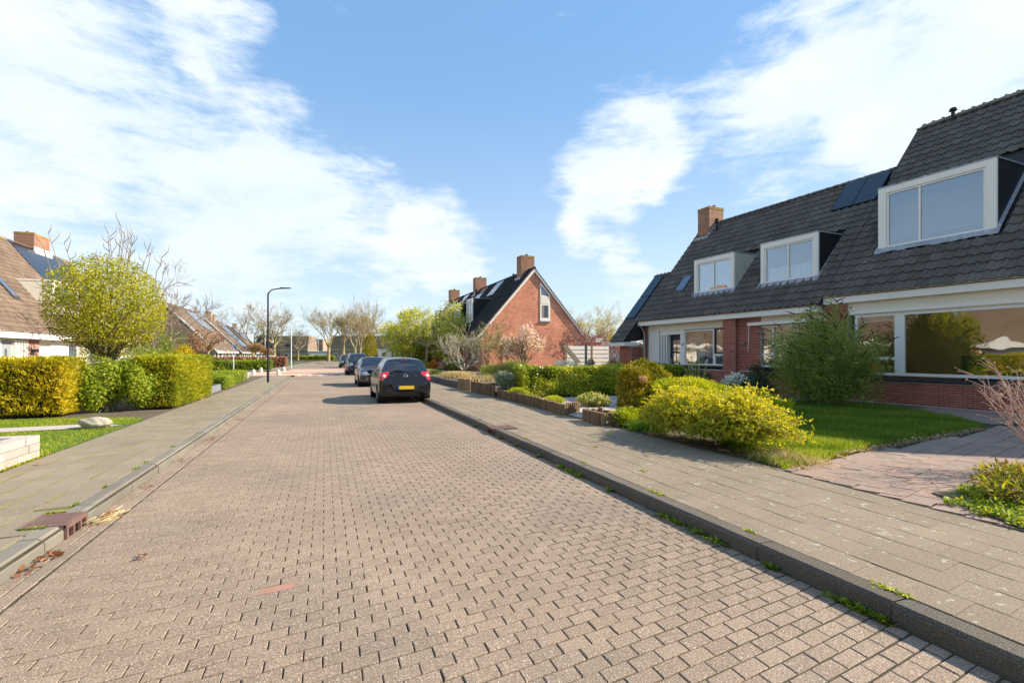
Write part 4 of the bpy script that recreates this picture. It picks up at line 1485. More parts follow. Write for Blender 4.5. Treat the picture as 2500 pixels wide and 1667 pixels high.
def far12():
    t, xe, xr, dy, dd, holes, z = mid_house(15.6, 5.35, 'house number 12 with a navy door, brick chimney and pale green dormer cheek', True)
    Y1 = 5.35
    sk = (17.55 - FX, 18.25 - FX, 18.9 - 15.6, 19.5 - 15.6)
    tile_roof(t, [(xe - .06, slz(xe - .06) + z, xr, 0, Y1, holes + [sk])], M_rt, pantile(), 300)
    ridge_row(t, xr, slz(xr) + z + .03, 0, Y1 - 1.0, M_rt)
    d = dormer(t, 17.35 - FX, dy[0], dy[1], dd[0], dd[1], M_greenpanel, None)
    rollcurtain(d, 'lilac_curtain', M_lilac, 17.35 - FX + .16, dy[0] + .2, dy[1] - .2, dd[0] + .1, dd[1] - .15)
    x0, x1 = sk[0], sk[1]
    b = B()
    for (q, h) in ((0, .1), (.05, .11)):
        b.hexa([(x0 + q, sk[2] + q, slz(x0 + q) + z + .0), (x1 - q, sk[2] + q, slz(x1 - q) + z + .0), (x1 - q, sk[3] - q, slz(x1 - q) + z), (x0 + q, sk[3] - q, slz(x0 + q) + z),
                (x0 + q, sk[2] + q, slz(x0 + q) + z + h), (x1 - q, sk[2] + q, slz(x1 - q) + z + h), (x1 - q, sk[3] - q, slz(x1 - q) + z + h), (x0 + q, sk[3] - q, slz(x0 + q) + z + h)], m=0 if q == 0 else 1)
    b.put('roof_window', [M_greyframe, M_collect], t)
    chimney(t, xr - .55, xr + .45, Y1 - 1.05, Y1 - .25, slz(xr) + z - 1.1, 9.35 + z, 3)
    flue(t, xr - .55, Y1 - 1.55, slz(xr - .55) + z, .75)
    b = B()
    x0 = xr - .75
    for k in range(6):
        xx = x0 + k * .13
        b.box(xx, Y1 - 1.13, slz(xx) + z, xx + .16, Y1 - 1.04, slz(xx) + z + .22)
    b.box(x0, Y1 - 1.1, slz(x0) + z - .05, x0 + .2, Y1 - .2, slz(x0) + z + .18)
    b.put('chimney_flashing', M_lead, t)
    # low side wing
    wy0, wy1 = Y1 + .0, Y1 + 1.15
    xw = 15.62 - FX
    x_r = 18.6 - FX
    roof_base(t, [(xw, slz(xw) + z - .10), (x_r, slz(x_r) + z - .06), (x_r + 2.6, slz(x_r) + z - 3.0)], wy0 + .002, wy1, M_rtdark)
    tile_roof(t, [(xw - .05, slz(xw - .05) + z, x_r, wy0, wy1, [(16.6 - FX, 18.5 - FX, wy0 + .35, wy1 - .1)])], M_rt, pantile(), 0)
    ridge_row(t, x_r, slz(x_r) + z + .03, wy0, wy1, M_rt)
    for k in range(2):
        x0 = 16.55 - FX + k * .98
        x1 = x0 + .95
        b = B()
        b.hexa([(x0, wy0 + .32, slz(x0) + z + .04), (x1, wy0 + .32, slz(x1) + z + .04), (x1, wy1 - .08, slz(x1) + z + .04), (x0, wy1 - .08, slz(x0) + z + .04),
                (x0 - .05, wy0 + .32, slz(x0) + z + .10), (x1 - .05, wy0 + .32, slz(x1) + z + .10), (x1 - .05, wy1 - .08, slz(x1) + z + .10), (x0 - .05, wy1 - .08, slz(x0) + z + .10)])
        b.put('solar_panel', M_solar, t)
    boxo('wall', M_mortar, t, -.75, wy0 + .05, 0, -.0, wy1 - .15, 2.1 + z)
    boxo('fascia', M_white, t, xw - .02, wy0 + .0, 2.05 + z, xw + .9, wy1 + .02, 2.24 + z)
    Ms = []
    bricks_wall(Ms, -.75, wy0 + .05, wy1 - .15, 0.0, 2.04 + z)
    bricks_wall(Ms, wy0 + .05, -.74, -.02, 0.0, 2.04 + z, axis='x')
    pieces(t, 'wing_brick', [BRK], Ms, [M_brick], 0)
    # gable wall
    b = B()
    b.prism([(0.0, 0), (2 * xr, 0), (2 * xr, 3.1 + z), (xr, slz(xr) + z - .2), (0.0, 3.2 + z)], Y1 - .12, Y1 + .04, 'y')
    b.put('gable_wall', M_brickmat, t)
    return t


near_house()
middle()
far12()

# ================================================================ other houses
def gable_house(name, label, loc, rz, wid, leng, eave, ridge, wallm, tilem, tmpl, gablem=None, near_gable_trim=True, side=1, tilecap=300, extra=None, group=None, fascia_h=.24, l=0.34):
    """x across (0 = street side), y along; wid across; returns thing and pitch function"""
    t = thing(name, label, 'house', loc, rz, group)
    k = (ridge - eave) / (wid / 2)
    ang = math.atan(k)
    b = B()
    b.prism([(0.0, -.2), (wid, -.2), (wid, eave - .12), (wid / 2, ridge - .25), (0.0, eave - .12)], 0, .3, 'y')
    b.put('gable_wall', gablem or wallm, t)
    b = B()
    b.prism([(0.0, -.2), (wid, -.2), (wid, eave - .12), (wid / 2, ridge - .25), (0.0, eave - .12)], leng - .3, leng, 'y')
    b.put('gable_wall', wallm, t)
    boxo('wall', wallm, t, 0.002, .301, -.2, .25, leng - .301, eave - .13)
    boxo('wall', wallm, t, wid - .25, .301, -.2, wid - .002, leng - .301, eave - .13)
    ov = .42
    b = B()
    b.prism([(-ov, eave - k * ov - .09 + .02), (wid / 2, ridge - .1), (wid + ov, eave - k * ov - .07), (wid + ov, eave - k * ov - .01), (wid / 2, ridge - .02), (-ov, eave - k * ov - .01)], -.10, leng + .10, 'y')
    b.put('roof', M_rtdark if tilem is M_rtdark else tilem, t)
    # verge boards
    for yy in (-.155, leng + .102):
        for sg in (0, 1):
            x0, x1 = (-ov - .02, wid / 2) if sg == 0 else (wid + ov + .02, wid / 2)
            z0, z1 = eave - k * ov, ridge
            b = B()
            b.hexa([(x0, yy, z0 - .24), (x1, yy, z1 - .26), (x1, yy + .052, z1 - .26), (x0, yy + .052, z0 - .24), (x0, yy, z0 - .0), (x1, yy, z1 - .0), (x1, yy + .052, z1 - .0), (x0, yy + .052, z0 - .0)])
            b.put('verge_board', M_white, t)
    xe = -ov
    boxo('fascia', M_white, t, -ov - .06, -.28, eave - k * ov - fascia_h, -ov + .02, leng + .28, eave - k * ov + .01)
    boxo('soffit', M_white, t, -ov + .021, -.28, eave - k * ov - fascia_h, -.001, leng + .28, eave - k * ov - fascia_h + .03)
    boxo('fascia', M_white, t, wid + ov - .02, -.28, eave - k * ov - fascia_h, wid + ov + .06, leng + .28, eave - k * ov + .01)
    return t, k, ang, ov


# ---- the gable house beyond the gardens
def roof_side(t, wid, k, ang, eave, ridge, ov, y0, y1, mat, tmpl, holes, cap, side=1, l=.345):
    if side == 1:
        tile_roof(t, [(-ov - .05, eave - k * (ov + .05), wid / 2, y0, y1, holes)], mat, tmpl, cap, 1, ang, l=l)
    else:
        tile_roof(t, [(wid + ov + .05, eave - k * (ov + .05), wid / 2, y0, y1, holes)], mat, tmpl, cap, -1, ang, l=l)


GA = YAW - math.atan(475 / 1240)      # small turn of this block against the street


def GW(lat, s, z=0):
    a = -GA
    a = math.atan(475 / 1240) - YAW
    return (lat * math.cos(a) - s * math.sin(a), lat * math.sin(a) + s * math.cos(a), z)


GAa = math.atan(475 / 1240) - YAW
t, k, ang, ov = gable_house('gable_house', 'red brick house with a tall pointed gable, black roof and three brick chimneys', GW(11.9, 37.5, .1), GAa, 8.7, 27, 3.38, 8.42, M_brickmat, M_rtdark, None)
x_l = lambda lat: lat - 11.9
holes = []


def gz(x):
    return 3.38 + k * x


for (y0, y1, lab) in ((5.6, 7.4, None), (9.8, 11.9, None), (19.0, 21.0, None)):
    z0, z1 = 4.4, 6.5
    xf = (z0 - 3.38) / k
    PITCH_save = PITCH
    PITCH = k
    dormer(t, xf, y0, y1, z0, z1 - .05, M_black, None, fr=.12)
    PITCH = PITCH_save
    holes.append((xf - .1, xf + (z1 - z0) / k, y0, y1))
tile_roof(t, [(-ov - .05, 3.38 - k * (ov + .05), 4.35, -.10, 27.1, holes)], M_rtdark, pantile(.3, .345, 4), 300, 1, ang)
ridge_row(t, 4.35, 8.44, -.2, 27.2, M_rtdark, n=50)
# brown verge tiles stepping up the front edge
for sgn in (0, 1):
    for i in range(22):
        d = i / 22
        d1 = (i + 1.25) / 22
        x0 = -ov + (4.35 + ov) * d
        x1 = -ov + (4.35 + ov) * min(1, d1)
        z0, z1 = 3.38 - k * ov + (5.04 + k * ov) * d, 3.38 - k * ov + (5.04 + k * ov) * min(1, d1)
        if sgn:
            x0, x1 = 8.7 - x0, 8.7 - x1
        b = B()
        b.hexa([(x0, -.19, z0 + .04), (x1, -.19, z1 + .0), (x1, .06, z1 + .0), (x0, .06, z0 + .04), (x0, -.19, z0 + .10), (x1, -.19, z1 + .05), (x1, .06, z1 + .05), (x0, .06, z0 + .10)])
        b.put('verge_tile', M_verge, t)
for (y0, n_) in ((6.2, 2), (10.8, 2), (17.4, 2), (21.5, 2)):
    for i in range(n_):
        ya = y0 + i * .95
        b = B()
        xa, xb = 3.0, 4.15
        b.hexa([(xa, ya, gz(xa) + .05), (xb, ya, gz(xb) + .05), (xb, ya + .9, gz(xb) + .05), (xa, ya + .9, gz(xa) + .05), (xa - .06, ya, gz(xa) + .14), (xb - .06, ya, gz(xb) + .14), (xb - .06, ya + .9, gz(xb) + .14), (xa - .06, ya + .9, gz(xa) + .14)])
        b.put('solar_collector', M_collect, t)
for (y0) in (1.5, 14.4, 25.4):
    c = chimney(t, 3.85, 5.05, y0, y0 + 1.0, 7.2, 9.75, 3, lead=False)
    flue(t, 3.75, y0 - .5 if y0 > 2 else y0 + 1.5, gz(3.6), .9)
    boxo('chimney_flashing', M_lead, t, 3.70, y0 - .1, gz(3.7) - .1, 3.849, y0 + 1.1, gz(3.8) + .16)
# gable window: tall white strip with a pane above and a casement below
xa, xb = 16.78 - 11.9, 17.66 - 11.9
b = B()
ztop = 3.38 + (8.7 - xa) * k - .42
ztr = 3.38 + (8.7 - xb) * k - .42
b.prism([(xa, 4.25), (xb, 4.25), (xb, ztr), (xa, ztop)], -.05, .02, 'y')
fr = b.put('window', M_white, t)
b = B()
b.prism([(xa + .10, 6.35), (xb - .10, 6.35), (xb - .10, ztr - .12), (xa + .10, ztop - .30)], -.056, -.052, 'y')
b.put('pane', M_collect, fr)
boxo('pane', gm('dark_pane', (.05, .055, .06), None, .08, fine=None, big=None, spec=.8), fr, xa + .15, -.056, 4.5, xb - .15, -.052, 5.5)
boxo('curtain', M_roomgrey, fr, xa + .16, -.060, 4.52, xa + .34, -.057, 5.48)
boxo('sill', M_lead, fr, xa - .04, -.12, 4.16, xb + .04, .02, 4.249)
boxo('blind_panel', M_cream, fr, xa + .08, -.062, 5.62, xb - .08, -.051, 6.25)
# front of the house towards the street: glazing hints
boxo('window', M_white, t, -.03, 1.0, .9, .01, 3.6, 2.5)
boxo('pane', MATS['dark_pane'], t, -.04, 1.1, 1.0, -.031, 3.5, 2.4)
# flat roofed annex on the far right
an = boxo('annex', M_brickmat, t, 8.701, .4, -.2, 10.9, 6, 2.55)
boxo('annex_fascia', M_white, t, 8.702, .33, 2.551, 11.0, 6.1, 2.9)
dr = boxo('annex_door', M_white, t, 8.75, .36, 1.0, 9.05, .399, 2.3)
boxo('shed_roof', gm('grey_sheet', (.25, .27, .29), None, .6, fine=None, big=None), t, 11.0, 2.0, 2.3, 14.5, 8, 2.7)
boxo('shed_wall', gm('grey_boarding', (.12, .13, .14), None, .7, fine=None, big=None), t, 11.1, 2.1, -.1, 14.4, 7.9, 2.29)

# ---- house number 17 across the road on the left
LW = -15.3
t = thing('detached_house', 'brown roofed house number 17 on the left with solar panels and a brick chimney', 'house', (LW, 24.0, .1), 0, None)
hL = 28.0          # along y
k = 1.30
ang = math.atan(k)
ev, rd = 3.30, 9.10
xr = -(rd - ev) / k
b = B()
b.prism([(-.25, ev - .15), (0, ev - .15), (0, -.2), (2 * xr, -.2), (2 * xr, ev - .15), (xr, rd - .3)], 0, .3, 'y')
b.put('gable_wall', M_brickmat, t)
b = B()
b.prism([(-.25, ev - .15), (0, ev - .15), (0, -.2), (2 * xr, -.2), (2 * xr, ev - .15), (xr, rd - .3)], hL - .3, hL, 'y')
b.put('gable_wall', M_brickmat, t)
roof_base(t, [(.45, ev - k * .45 - .1), (xr, rd - .08), (2 * xr - .4, ev - k * .4)], -.2, hL + .2, M_rtbrown)
gl = lambda x: ev - k * x
tile_roof(t, [(.50, gl(.5), xr, -.2, hL + .2, [(-2.2, -0.9, 12.3, 12.9)])], M_rtbrown, pantile(.3, .345, 4), 300, -1, ang)
ridge_row(t, xr, rd + .0, -.2, hL + .2, gm('ridge_lichen', (.30, .22, .12), (.40, .28, .12), .95, c3=(.5, .33, .05), c3f=(4, .55, .65)), n=40)
boxo('fascia', M_white, t, .42, -.2, gl(.45) - .36, .50, hL + .2, gl(.45) - .0)
boxo('soffit', M_cream, t, .01, -.2, gl(.45) - .33, .419, hL + .2, gl(.45) - .28)
boxo('wall', M_cream, t, -.2, .301, -.2, -.001, hL - .301, 3.0)
for i in range(7):
    for j in range(2):
        x0, x1 = xr + .12 + j * 1.04, xr + .12 + j * 1.04 + 1.02
        y0 = 19.0 + i * 1.02
        b = B()
        b.hexa([(x1, y0, gl(x1) + .10), (x1, y0 + 1.0, gl(x1) + .10), (x0, y0 + 1.0, gl(x0) + .10), (x0, y0, gl(x0) + .10), (x1, y0, gl(x1) + .18), (x1, y0 + 1.0, gl(x1) + .18), (x0, y0 + 1.0, gl(x0) + .18), (x0, y0, gl(x0) + .18)])
        b.put('solar_panel', M_solar, t)
chimney(t, xr - .9, xr + .25, 22.0, 24.2, 7.8, 10.25, 3)
boxo('chimney_flashing', M_white, t, xr + .251, 21.9, rd - .9, xr + .38, 24.3, rd + .12)
# wide dormer with a beige cheek
b = B()
b.prism([(-.35, gl(-.35) - .1), (-.35, 6.0), (-2.3, 6.0)], 15.0, 15.08, 'y')
b.put('dormer_cheek', M_cream, t)
d = boxo('dormer', M_white, t, -2.4, 15.081, 4.0, -.35, 18.6, 6.0)
boxo('roof_edge', M_white, d, -2.45, 14.98, 6.001, -.25, 18.7, 6.10)
boxo('window', M_collect, d, -.349, 15.4, 4.6, -.33, 18.2, 5.7)
b = B()
b.hexa([(-1.0, 12.35, gl(-1.0) + .02), (-1.0, 12.95, gl(-1.0) + .02), (-1.95, 12.95, gl(-1.95) + .02), (-1.95, 12.35, gl(-1.95) + .02), (-1.0, 12.35, gl(-1.0) + .14), (-1.0, 12.95, gl(-1.0) + .14), (-1.95, 12.95, gl(-1.95) + .14), (-1.95, 12.35, gl(-1.95) + .14)])
sk = b.put('roof_window', M_greyframe, t)
b = B()
b.hexa([(-1.08, 12.42, gl(-1.08) + .13), (-1.08, 12.88, gl(-1.08) + .13), (-1.87, 12.88, gl(-1.87) + .13), (-1.87, 12.42, gl(-1.87) + .13), (-1.08, 12.42, gl(-1.08) + .155), (-1.08, 12.88, gl(-1.08) + .155), (-1.87, 12.88, gl(-1.87) + .155), (-1.87, 12.42, gl(-1.87) + .155)])
b.put('pane', M_collect, sk)
# facade details (y = s-24): door, slats, brick pier, windows
b = B()
Ms = []
for (ya, yb) in ((11.2, 12.35), (27.4, 28.0), (2.0, 3.2)):
    boxo('pier', M_mortar, t, .0, ya, -.1, .12, yb, 2.9)
    bricks_wall(Ms, .12, ya, yb, 0, 2.9, face=1, bw=.22, bh=.0833)
pieces(t, 'brick', [BRK], Ms, [gm('pale_red_brick', (.36, .12, .075), (.46, .18, .11), .85, fine=(30, .2))], 300)
gd = gm('grey_door', (.30, .33, .34), None, .5, fine=None, big=None)
dd = boxo('door', gd, t, -.0, 8.8, .05, .05, 9.72, 2.25)
boxo('door_pane', M_collect, dd, .051, 9.15, .7, .06, 9.35, 1.8)
for kk in range(5):
    boxo('slat', M_white, t, .0, 9.82 + kk * .27, 0, .18, 9.97 + kk * .27, 2.27)
boxo('door_post', M_white, t, .0, 8.2, 0, .10, 8.78, 2.27)
for (ya, yb, za, zb_) in ((6.2, 8.1, .5, 2.25), (13.7, 15.7, .9, 2.2), (15.9, 17.2, .9, 2.2), (19, 22, .9, 2.2)):
    ff = boxo('window', M_white, t, .001, ya, za, .06, yb, zb_)
    boxo('pane', M_collect, ff, .061, ya + .09, za + .09, .07, yb - .09, zb_ - .09)
    if ya == 13.7:
        boxo('blind', M_white, ff, .071, ya + .1, 1.45, .075, yb - .1, zb_ - .1)
boxo('lantern', M_greyframe, t, .12, 11.4, 1.65, .35, 11.75, 1.82)
cu = bpy.data.curves.new('house_number', 'FONT')
cu.body = '17'
cu.size = .32
cu.extrude = .01
no = bpy.data.objects.new('house_number', cu)
C.objects.link(no)
me = bpy.data.meshes.new_from_object(no.evaluated_get(bpy.context.evaluated_depsgraph_get()))
bpy.data.objects.remove(no)
me.materials.clear()
me.materials.append(M_black)
put('house_number', me, t, Matrix(((0, 0, 1, .105), (1, 0, 0, 8.3), (0, 1, 0, 1.35), (0, 0, 0, 1))))

# ---- the house opposite the camera on the left, mirrored in the picture window
t = thing('detached_house', 'brick house with white slats next door to number 17 on the left', 'house', (-15.0, 0.5, .1), 0)
b = B()
b.prism([(0, 2.9), (0, -.2), (-9, -.2), (-9, 2.9), (-4.5, 8.6)], 0, 20, 'y')
b.put('wall', M_brickmat, t)
roof_base(t, [(.5, 2.4), (.5, 2.5), (-4.5, 8.95), (-9.5, 2.5), (-9.5, 2.4), (-4.5, 8.8)], -.2, 20.2, M_rtbrown)
boxo('fascia', M_white, t, .501, -.2, 2.15, .6, 20.2, 2.5)
for q in range(9):
    boxo('slat', M_white, t, .01, 7.0 + q * .42, .2, .2, 7.16 + q * .42, 2.3)
for (ya, yb) in ((1.0, 3.6), (4.2, 6.4), (11.6, 14.6), (15.4, 18.8)):
    ff = boxo('window', M_white, t, .001, ya, .6, .06, yb, 2.2)
    boxo('pane', M_collect, ff, .061, ya + .1, .7, .07, yb - .1, 2.1)

# ---- two brown-roofed gable houses further down on the left
M_siding = gm('white_siding', (.72, .72, .70), None, .6, fine=(3, .05), big=(1, .05))
for (nm, lab, Y, X, wid, leng, tr) in (('gable_house', 'beige gabled house with white boarding in its peak and a blue solar panel', 81.5, -14.6, 12.0, 18.5, 'a'),
                                       ('gable_house', 'small brown roofed gable house beside the side street with two chimneys', 109, -15.2, 11.5, 17, 'b')):
    kk = 1.02
    ev = 2.7
    rd = ev + kk * wid / 2
    t, k, ang, ov = gable_house(nm, lab, (X, Y, 0), 0, -wid, leng, ev, rd, M_brickbrown, M_rtbrown, None) if False else (thing(nm, lab, 'house', (X, Y, 0), 0), kk, math.atan(kk), .4)
    b = B()
    b.prism([(0, -.2), (0, ev - .1), (-wid / 2, rd - .25), (-wid, ev - .1), (-wid, -.2)], 0, .3, 'y')
    b.put('gable_wall', M_brickbrown, t)
    boxo('wall', M_cream if tr == 'b' else M_white, t, -.3, .301, -.2, 0.05, leng, ev - .12)
    roof_base(t, [(.5, ev - kk * .5 - .08), (-wid / 2, rd - .06), (-wid - .5, ev - kk * .5)], -.2, leng, M_rtbrown)
    tile_roof(t, [(.55, ev - kk * .55, -wid / 2, -.2, leng, [])], M_rtbrown, pantile(.4, .345, 2), 0, -1, ang, w=.4)
    ridge_row(t, -wid / 2, rd + .02, -.2, leng, M_rtbrown, n=16)
    for sg in (0, 1):
        x0 = .5 if sg == 0 else -wid - .5
        x1 = -wid / 2
        z0, z1 = ev - kk * .5, rd
        b = B()
        b.hexa([(x0, -.26, z0 - .25), (x1, -.26, z1 - .28), (x1, -.2, z1 - .28), (x0, -.2, z0 - .25), (x0, -.26, z0 + .05), (x1, -.26, z1 + .05), (x1, -.2, z1 + .05), (x0, -.2, z0 + .05)])
        b.put('verge_board', M_white, t)
    boxo('fascia', M_white, t, .45, -.2, ev - .85, .55, leng, ev - .5)
    # collectors on the slope
    def slab(name, x0, x1, y0, y1, mat, h0=.05, h1=.14):
        b = B()
        f = lambda x: ev - kk * x
        b.hexa([(x1, y0, f(x1) + h0), (x1, y1, f(x1) + h0), (x0, y1, f(x0) + h0), (x0, y0, f(x0) + h0), (x1, y0, f(x1) + h1), (x1, y1, f(x1) + h1), (x0, y1, f(x0) + h1), (x0, y0, f(x0) + h1)])
        b.put(name, mat, t)
    if tr == 'a':
        b = B()
        b.prism([(-2.6, 5.0), (-wid / 2, rd - .55), (-wid + 2.6, 5.0)], -.06, -.001, 'y')
        b.put('siding', M_siding, t)
        fr = boxo('window', M_white, t, -wid / 2 - 2.6, -.07, 3.6, -wid / 2 + 2.6, -.001, 5.0)
        for q in range(3):
            boxo('pane', MATS['dark_pane'], fr, -wid / 2 - 2.4 + q * 1.7, -.08, 3.75, -wid / 2 - .95 + q * 1.7, -.071, 4.85)
        for q in range(2):
            slab('solar_panel', -5.4, -2.7, 9.5 + q * 3.0, 12.3 + q * 3.0, gm('blue_solar', (.10, .17, .26), None, .15, fine=None, big=None, spec=.8))
        slab('roof_window', -2.3, -1.2, 8.6, 9.7, M_collect)
        slab('roof_window', -2.3, -1.2, 12.5, 13.6, M_collect)
    else:
        for q in range(3):
            slab('solar_panel', -5.0 + q * 1.5, -3.6 + q * 1.5, 7.5, 15.5, M_solar)
        slab('roof_window', -3.2, -2.2, 4.5, 5.2, M_collect)
        chimney(t, -wid / 2 - .5, -wid / 2 + .5, 2.5, 4.0, rd - 1, rd + 1.3, 0, M_brickbrown)
        chimney(t, -wid / 2 - .5, -wid / 2 + .5, 5.5, 7.0, rd - 1, rd + 1.0, 0, M_brickbrown)
    for q in range(5):
        ff = boxo('window', M_greyframe, t, .051, 1.0 + q * 3, .8, .08, 2.2 + q * 3, 2.0)
# tail houses behind
t = thing('terraced_house', 'last brown roofed house with dark solar panels at the end of the left row', 'house', (-15.6, 132, 0))
b = B()
b.prism([(0, 0), (0, 2.6), (-5.5, 8.2), (-11, 2.6), (-11, 0)], 0, 16, 'y')
b.put('wall', M_brickbrown, t)
roof_base(t, [(.6, 2.1), (.6, 2.2), (-5.5, 8.45), (-11.6, 2.2), (-11.6, 2.1), (-5.5, 8.25)], -.3, 16.2, M_rtbrown)
b = B()
b.hexa([(-2.4, 3, 5.35), (-2.4, 10, 5.35), (-5.0, 10, 8.0), (-5.0, 3, 8.0), (-2.3, 3, 5.47), (-2.3, 10, 5.47), (-4.9, 10, 8.12), (-4.9, 3, 8.12)])
b.put('solar_panel', M_solar, t)
boxo('fascia', M_white, t, .601, -.3, 1.85, .7, 16.2, 2.2)
chimney(t, -6.0, -5.0, 11, 12.6, 7.5, 9.4, 0, M_brickbrown)
boxo('window', M_white, t, .001, 2, .8, .05, 6, 2.1)

# ---- buildings closing the view
def far_block(name, label, x, y, rz, w, h_e, h_r, d, wallm, pv=False, steep=True):
    t = thing(name, label, 'house', (x, y, 0), rz)
    boxo('wall', wallm, t, 0, .6, 0, w, d, h_e)
    b = B()
    b.prism([(0.0, h_e + .001), (1.7, h_r), (d - 2, h_r), (d - .2, h_e + .001)], 0, w, 'x')
    b.put('roof', gm('brown_slate', (.27, .20, .14), (.27, .20, .14), .9, big=(.4, .15), fine=(3, .15)), t)
    Ms = []
    nr = int((h_r - h_e) / .42)
    sl = 1.7 / (h_r - h_e)
    for j in range(nr):
        boxo('tile_course', MATS['brown_slate'], t, -.05, sl * j * .42 - .07, h_e + j * .42, w + .05, sl * j * .42 + .25, h_e + (j + 1) * .42 - .06)
    boxo('fascia', gm('green_fascia', (.40, .44, .32), None, .6, fine=None, big=None), t, -.15, -.25, h_e - .12, w + .15, .3, h_e + .16)
    boxo('ridge_cap', M_brickbrown, t, -.1, 1.5, h_r + .001, w + .1, 2.1, h_r + .18)
    if pv:
        for i in range(4):
            for j in range(4):
                z0 = h_e + .55 + j * 1.05
                b = B()
                y0 = sl * (z0 - h_e) - .22
                y1 = sl * (z0 + 1 - h_e) - .22
                b.hexa([(.3 + i * 1.75, y0 + .1, z0), (2.0 + i * 1.75, y0 + .1, z0), (2.0 + i * 1.75, y1 + .1, z0 + 1), (.3 + i * 1.75, y1 + .1, z0 + 1), (.3 + i * 1.75, y0, z0), (2.0 + i * 1.75, y0, z0), (2.0 + i * 1.75, y1, z0 + 1), (.3 + i * 1.75, y1, z0 + 1)])
                b.put('solar_panel', M_solar, t)
    n = int(w / 4.8)
    for i in range(n):
        x0 = 1.0 + i * 4.8
        fr = boxo('window', M_white, t, x0, .53, .8, x0 + 1.6, .599, 2.1)
        boxo('pane', MATS['dark_pane'], fr, x0 + .15, .50, .95, x0 + 1.45, .529, 1.95)
        if i % 2:
            boxo('door', M_collect, t, x0 + 2.2, .53, .1, x0 + 3.2, .599, 2.2)
    return t


fr_ = -YAW
far_block('terraced_house', 'wide brown house with black solar panels and a high mansard roof closing the street', -24.5, 212.5, fr_ + .03, 19.5, 3.4, 8.6, 11, M_brickbrown, pv=True)
far_block('terraced_house', 'brown roofed house behind the bare trees at the end of the street', 2.0, 201.5, fr_, 30, 3.4, 8.6, 11, M_brickbrown)
t = thing('apartment_block', 'flat roofed brown brick block behind the white garages', 'building', (-5.2, 222, 0), fr_)
boxo('wall', M_brickbrown, t, 0, 0, 0, 4.9, 8, 7.7)
boxo('roof_edge', M_brickbrown, t, -.1, -.1, 7.701, 5.0, 8.1, 7.9)
for (x, z) in ((.4, 6.3), (2.3, 6.3), (.4, 3.6)):
    fr = boxo('window', M_white, t, x, -.06, z, x + .9, -.001, z + .9)
t = thing('garage_row', 'pair of white garages in front of the flat brown block', 'garage', (-5.6, 204, 0), fr_)
boxo('wall', M_brickbrown, t, 0, 0, 0, 7.6, 6, 2.7)
boxo('roof_edge', M_white, t, -.1, -.1, 2.701, 7.7, 6.1, 3.0)
boxo('garage_door', M_white, t, .5, -.06, 0, 3.3, -.001, 2.2)
boxo('garage_door', M_white, t, 4.1, -.06, 0, 7.0, -.001, 2.2)
t = thing('garage_row', 'low white annex with small windows right of the clipped conifer', 'building', (11.5, 120, 0), fr_)
boxo('wall', M_white, t, 0, 0, 0, 7.5, 5, 2.7)
boxo('roof_edge', M_white, t, -.1, -.1, 2.701, 7.6, 5.1, 2.9)
boxo('window', M_greyframe, t, 4.0, -.05, 1.3, 4.8, -.001, 2.1)
boxo('window', M_greyframe, t, 1.0, -.05, 1.3, 1.8, -.001, 2.1)

# ================================================================ vehicles
def catmull(P, n):
    P = np.asarray(P, float)
    Q = np.vstack([2 * P[0] - P[1], P, 2 * P[-1] - P[-2]])
    out = []
    for i in range(1, len(Q) - 2):
        for j in range(n):
            t_ = j / n
            a, b_, c, d = Q[i - 1], Q[i], Q[i + 1], Q[i + 2]
            out.append(.5 * ((2 * b_) + (c - a) * t_ + (2 * a - 5 * b_ + 4 * c - d) * t_ ** 2 + (3 * b_ - a - 3 * c + d) * t_ ** 3))
    out.append(P[-1])
    return np.array(out)


def lin(P, step):
    P = np.asarray(P, float)
    ys = np.arange(P[0, 0], P[-1, 0] + 1e-6, step)
    ys = np.unique(np.r_[ys, P[:, 0]])
    # monotone smoothing: pchip-like by catmull on dense linear
    return np.column_stack([ys] + [np.interp(ys, P[:, 0], P[:, c]) for c in range(1, P.shape[1])])


def car_shell(st, classify, nv=4, ny=4):
    """st: stations (y, zb, zs, zr, w, ws, wr). returns dict part -> (V,F)"""
    S = catmull(st, ny)
    rows = []
    U = None
    for (y, zb, zs, zr, w, ws, wr) in S:
        zs = max(zs, zb + .02)
        zr = max(zr, zs + .004)
        m = zs - zb
        cab = min(1, (zr - zs) / .25)
        ctl = [(0, zb), (.55 * w, zb), (.93 * w, zb + .03), (.995 * w, zb + .22 * m + .02), (w, zb + .52 * m), (.985 * w, zb + .80 * m), (ws, zs), (ws + (wr - ws) * .48, zs + (zr - zs) * .5),
               (wr, zr - .10 * (zr - zs)), (wr * .82, zr + .0), (wr * .45, zr + .018 * cab + .01), (0, zr + .025 * cab + .012)]
        c = catmull(ctl, nv)
        rows.append(np.column_stack([c[:, 0], np.full(len(c), y), c[:, 1]]))
    n = len(rows[0])
    A = np.array(rows)
    parts = {}
    ns = len(A)
    for side in (1, -1):
        for i in range(ns - 1):
            for j in range(n - 1):
                q = np.array([A[i, j], A[i, j + 1], A[i + 1, j + 1], A[i + 1, j]]) * [side, 1, 1]
                if side == 1:
                    q = q[::-1]
                c = q.mean(0)
                nm = classify(c[1], c[2], c[0], j / nv, side)
                if nm is None:
                    continue
                parts.setdefault(nm, []).append(q)
    # end caps
    for i, rev in ((0, 1), (ns - 1, 0)):
        for side in (1, -1):
            for j in range(n - 1):
                m0 = np.array([0, A[i, j, 1], A[i, j, 2]])
                m1 = np.array([0, A[i, j + 1, 1], A[i, j + 1, 2]])
                q = [A[i, j] * [side, 1, 1], A[i, j + 1] * [side, 1, 1], m1, m0]
                parts.setdefault('body', []).append(np.array(q))
    return parts


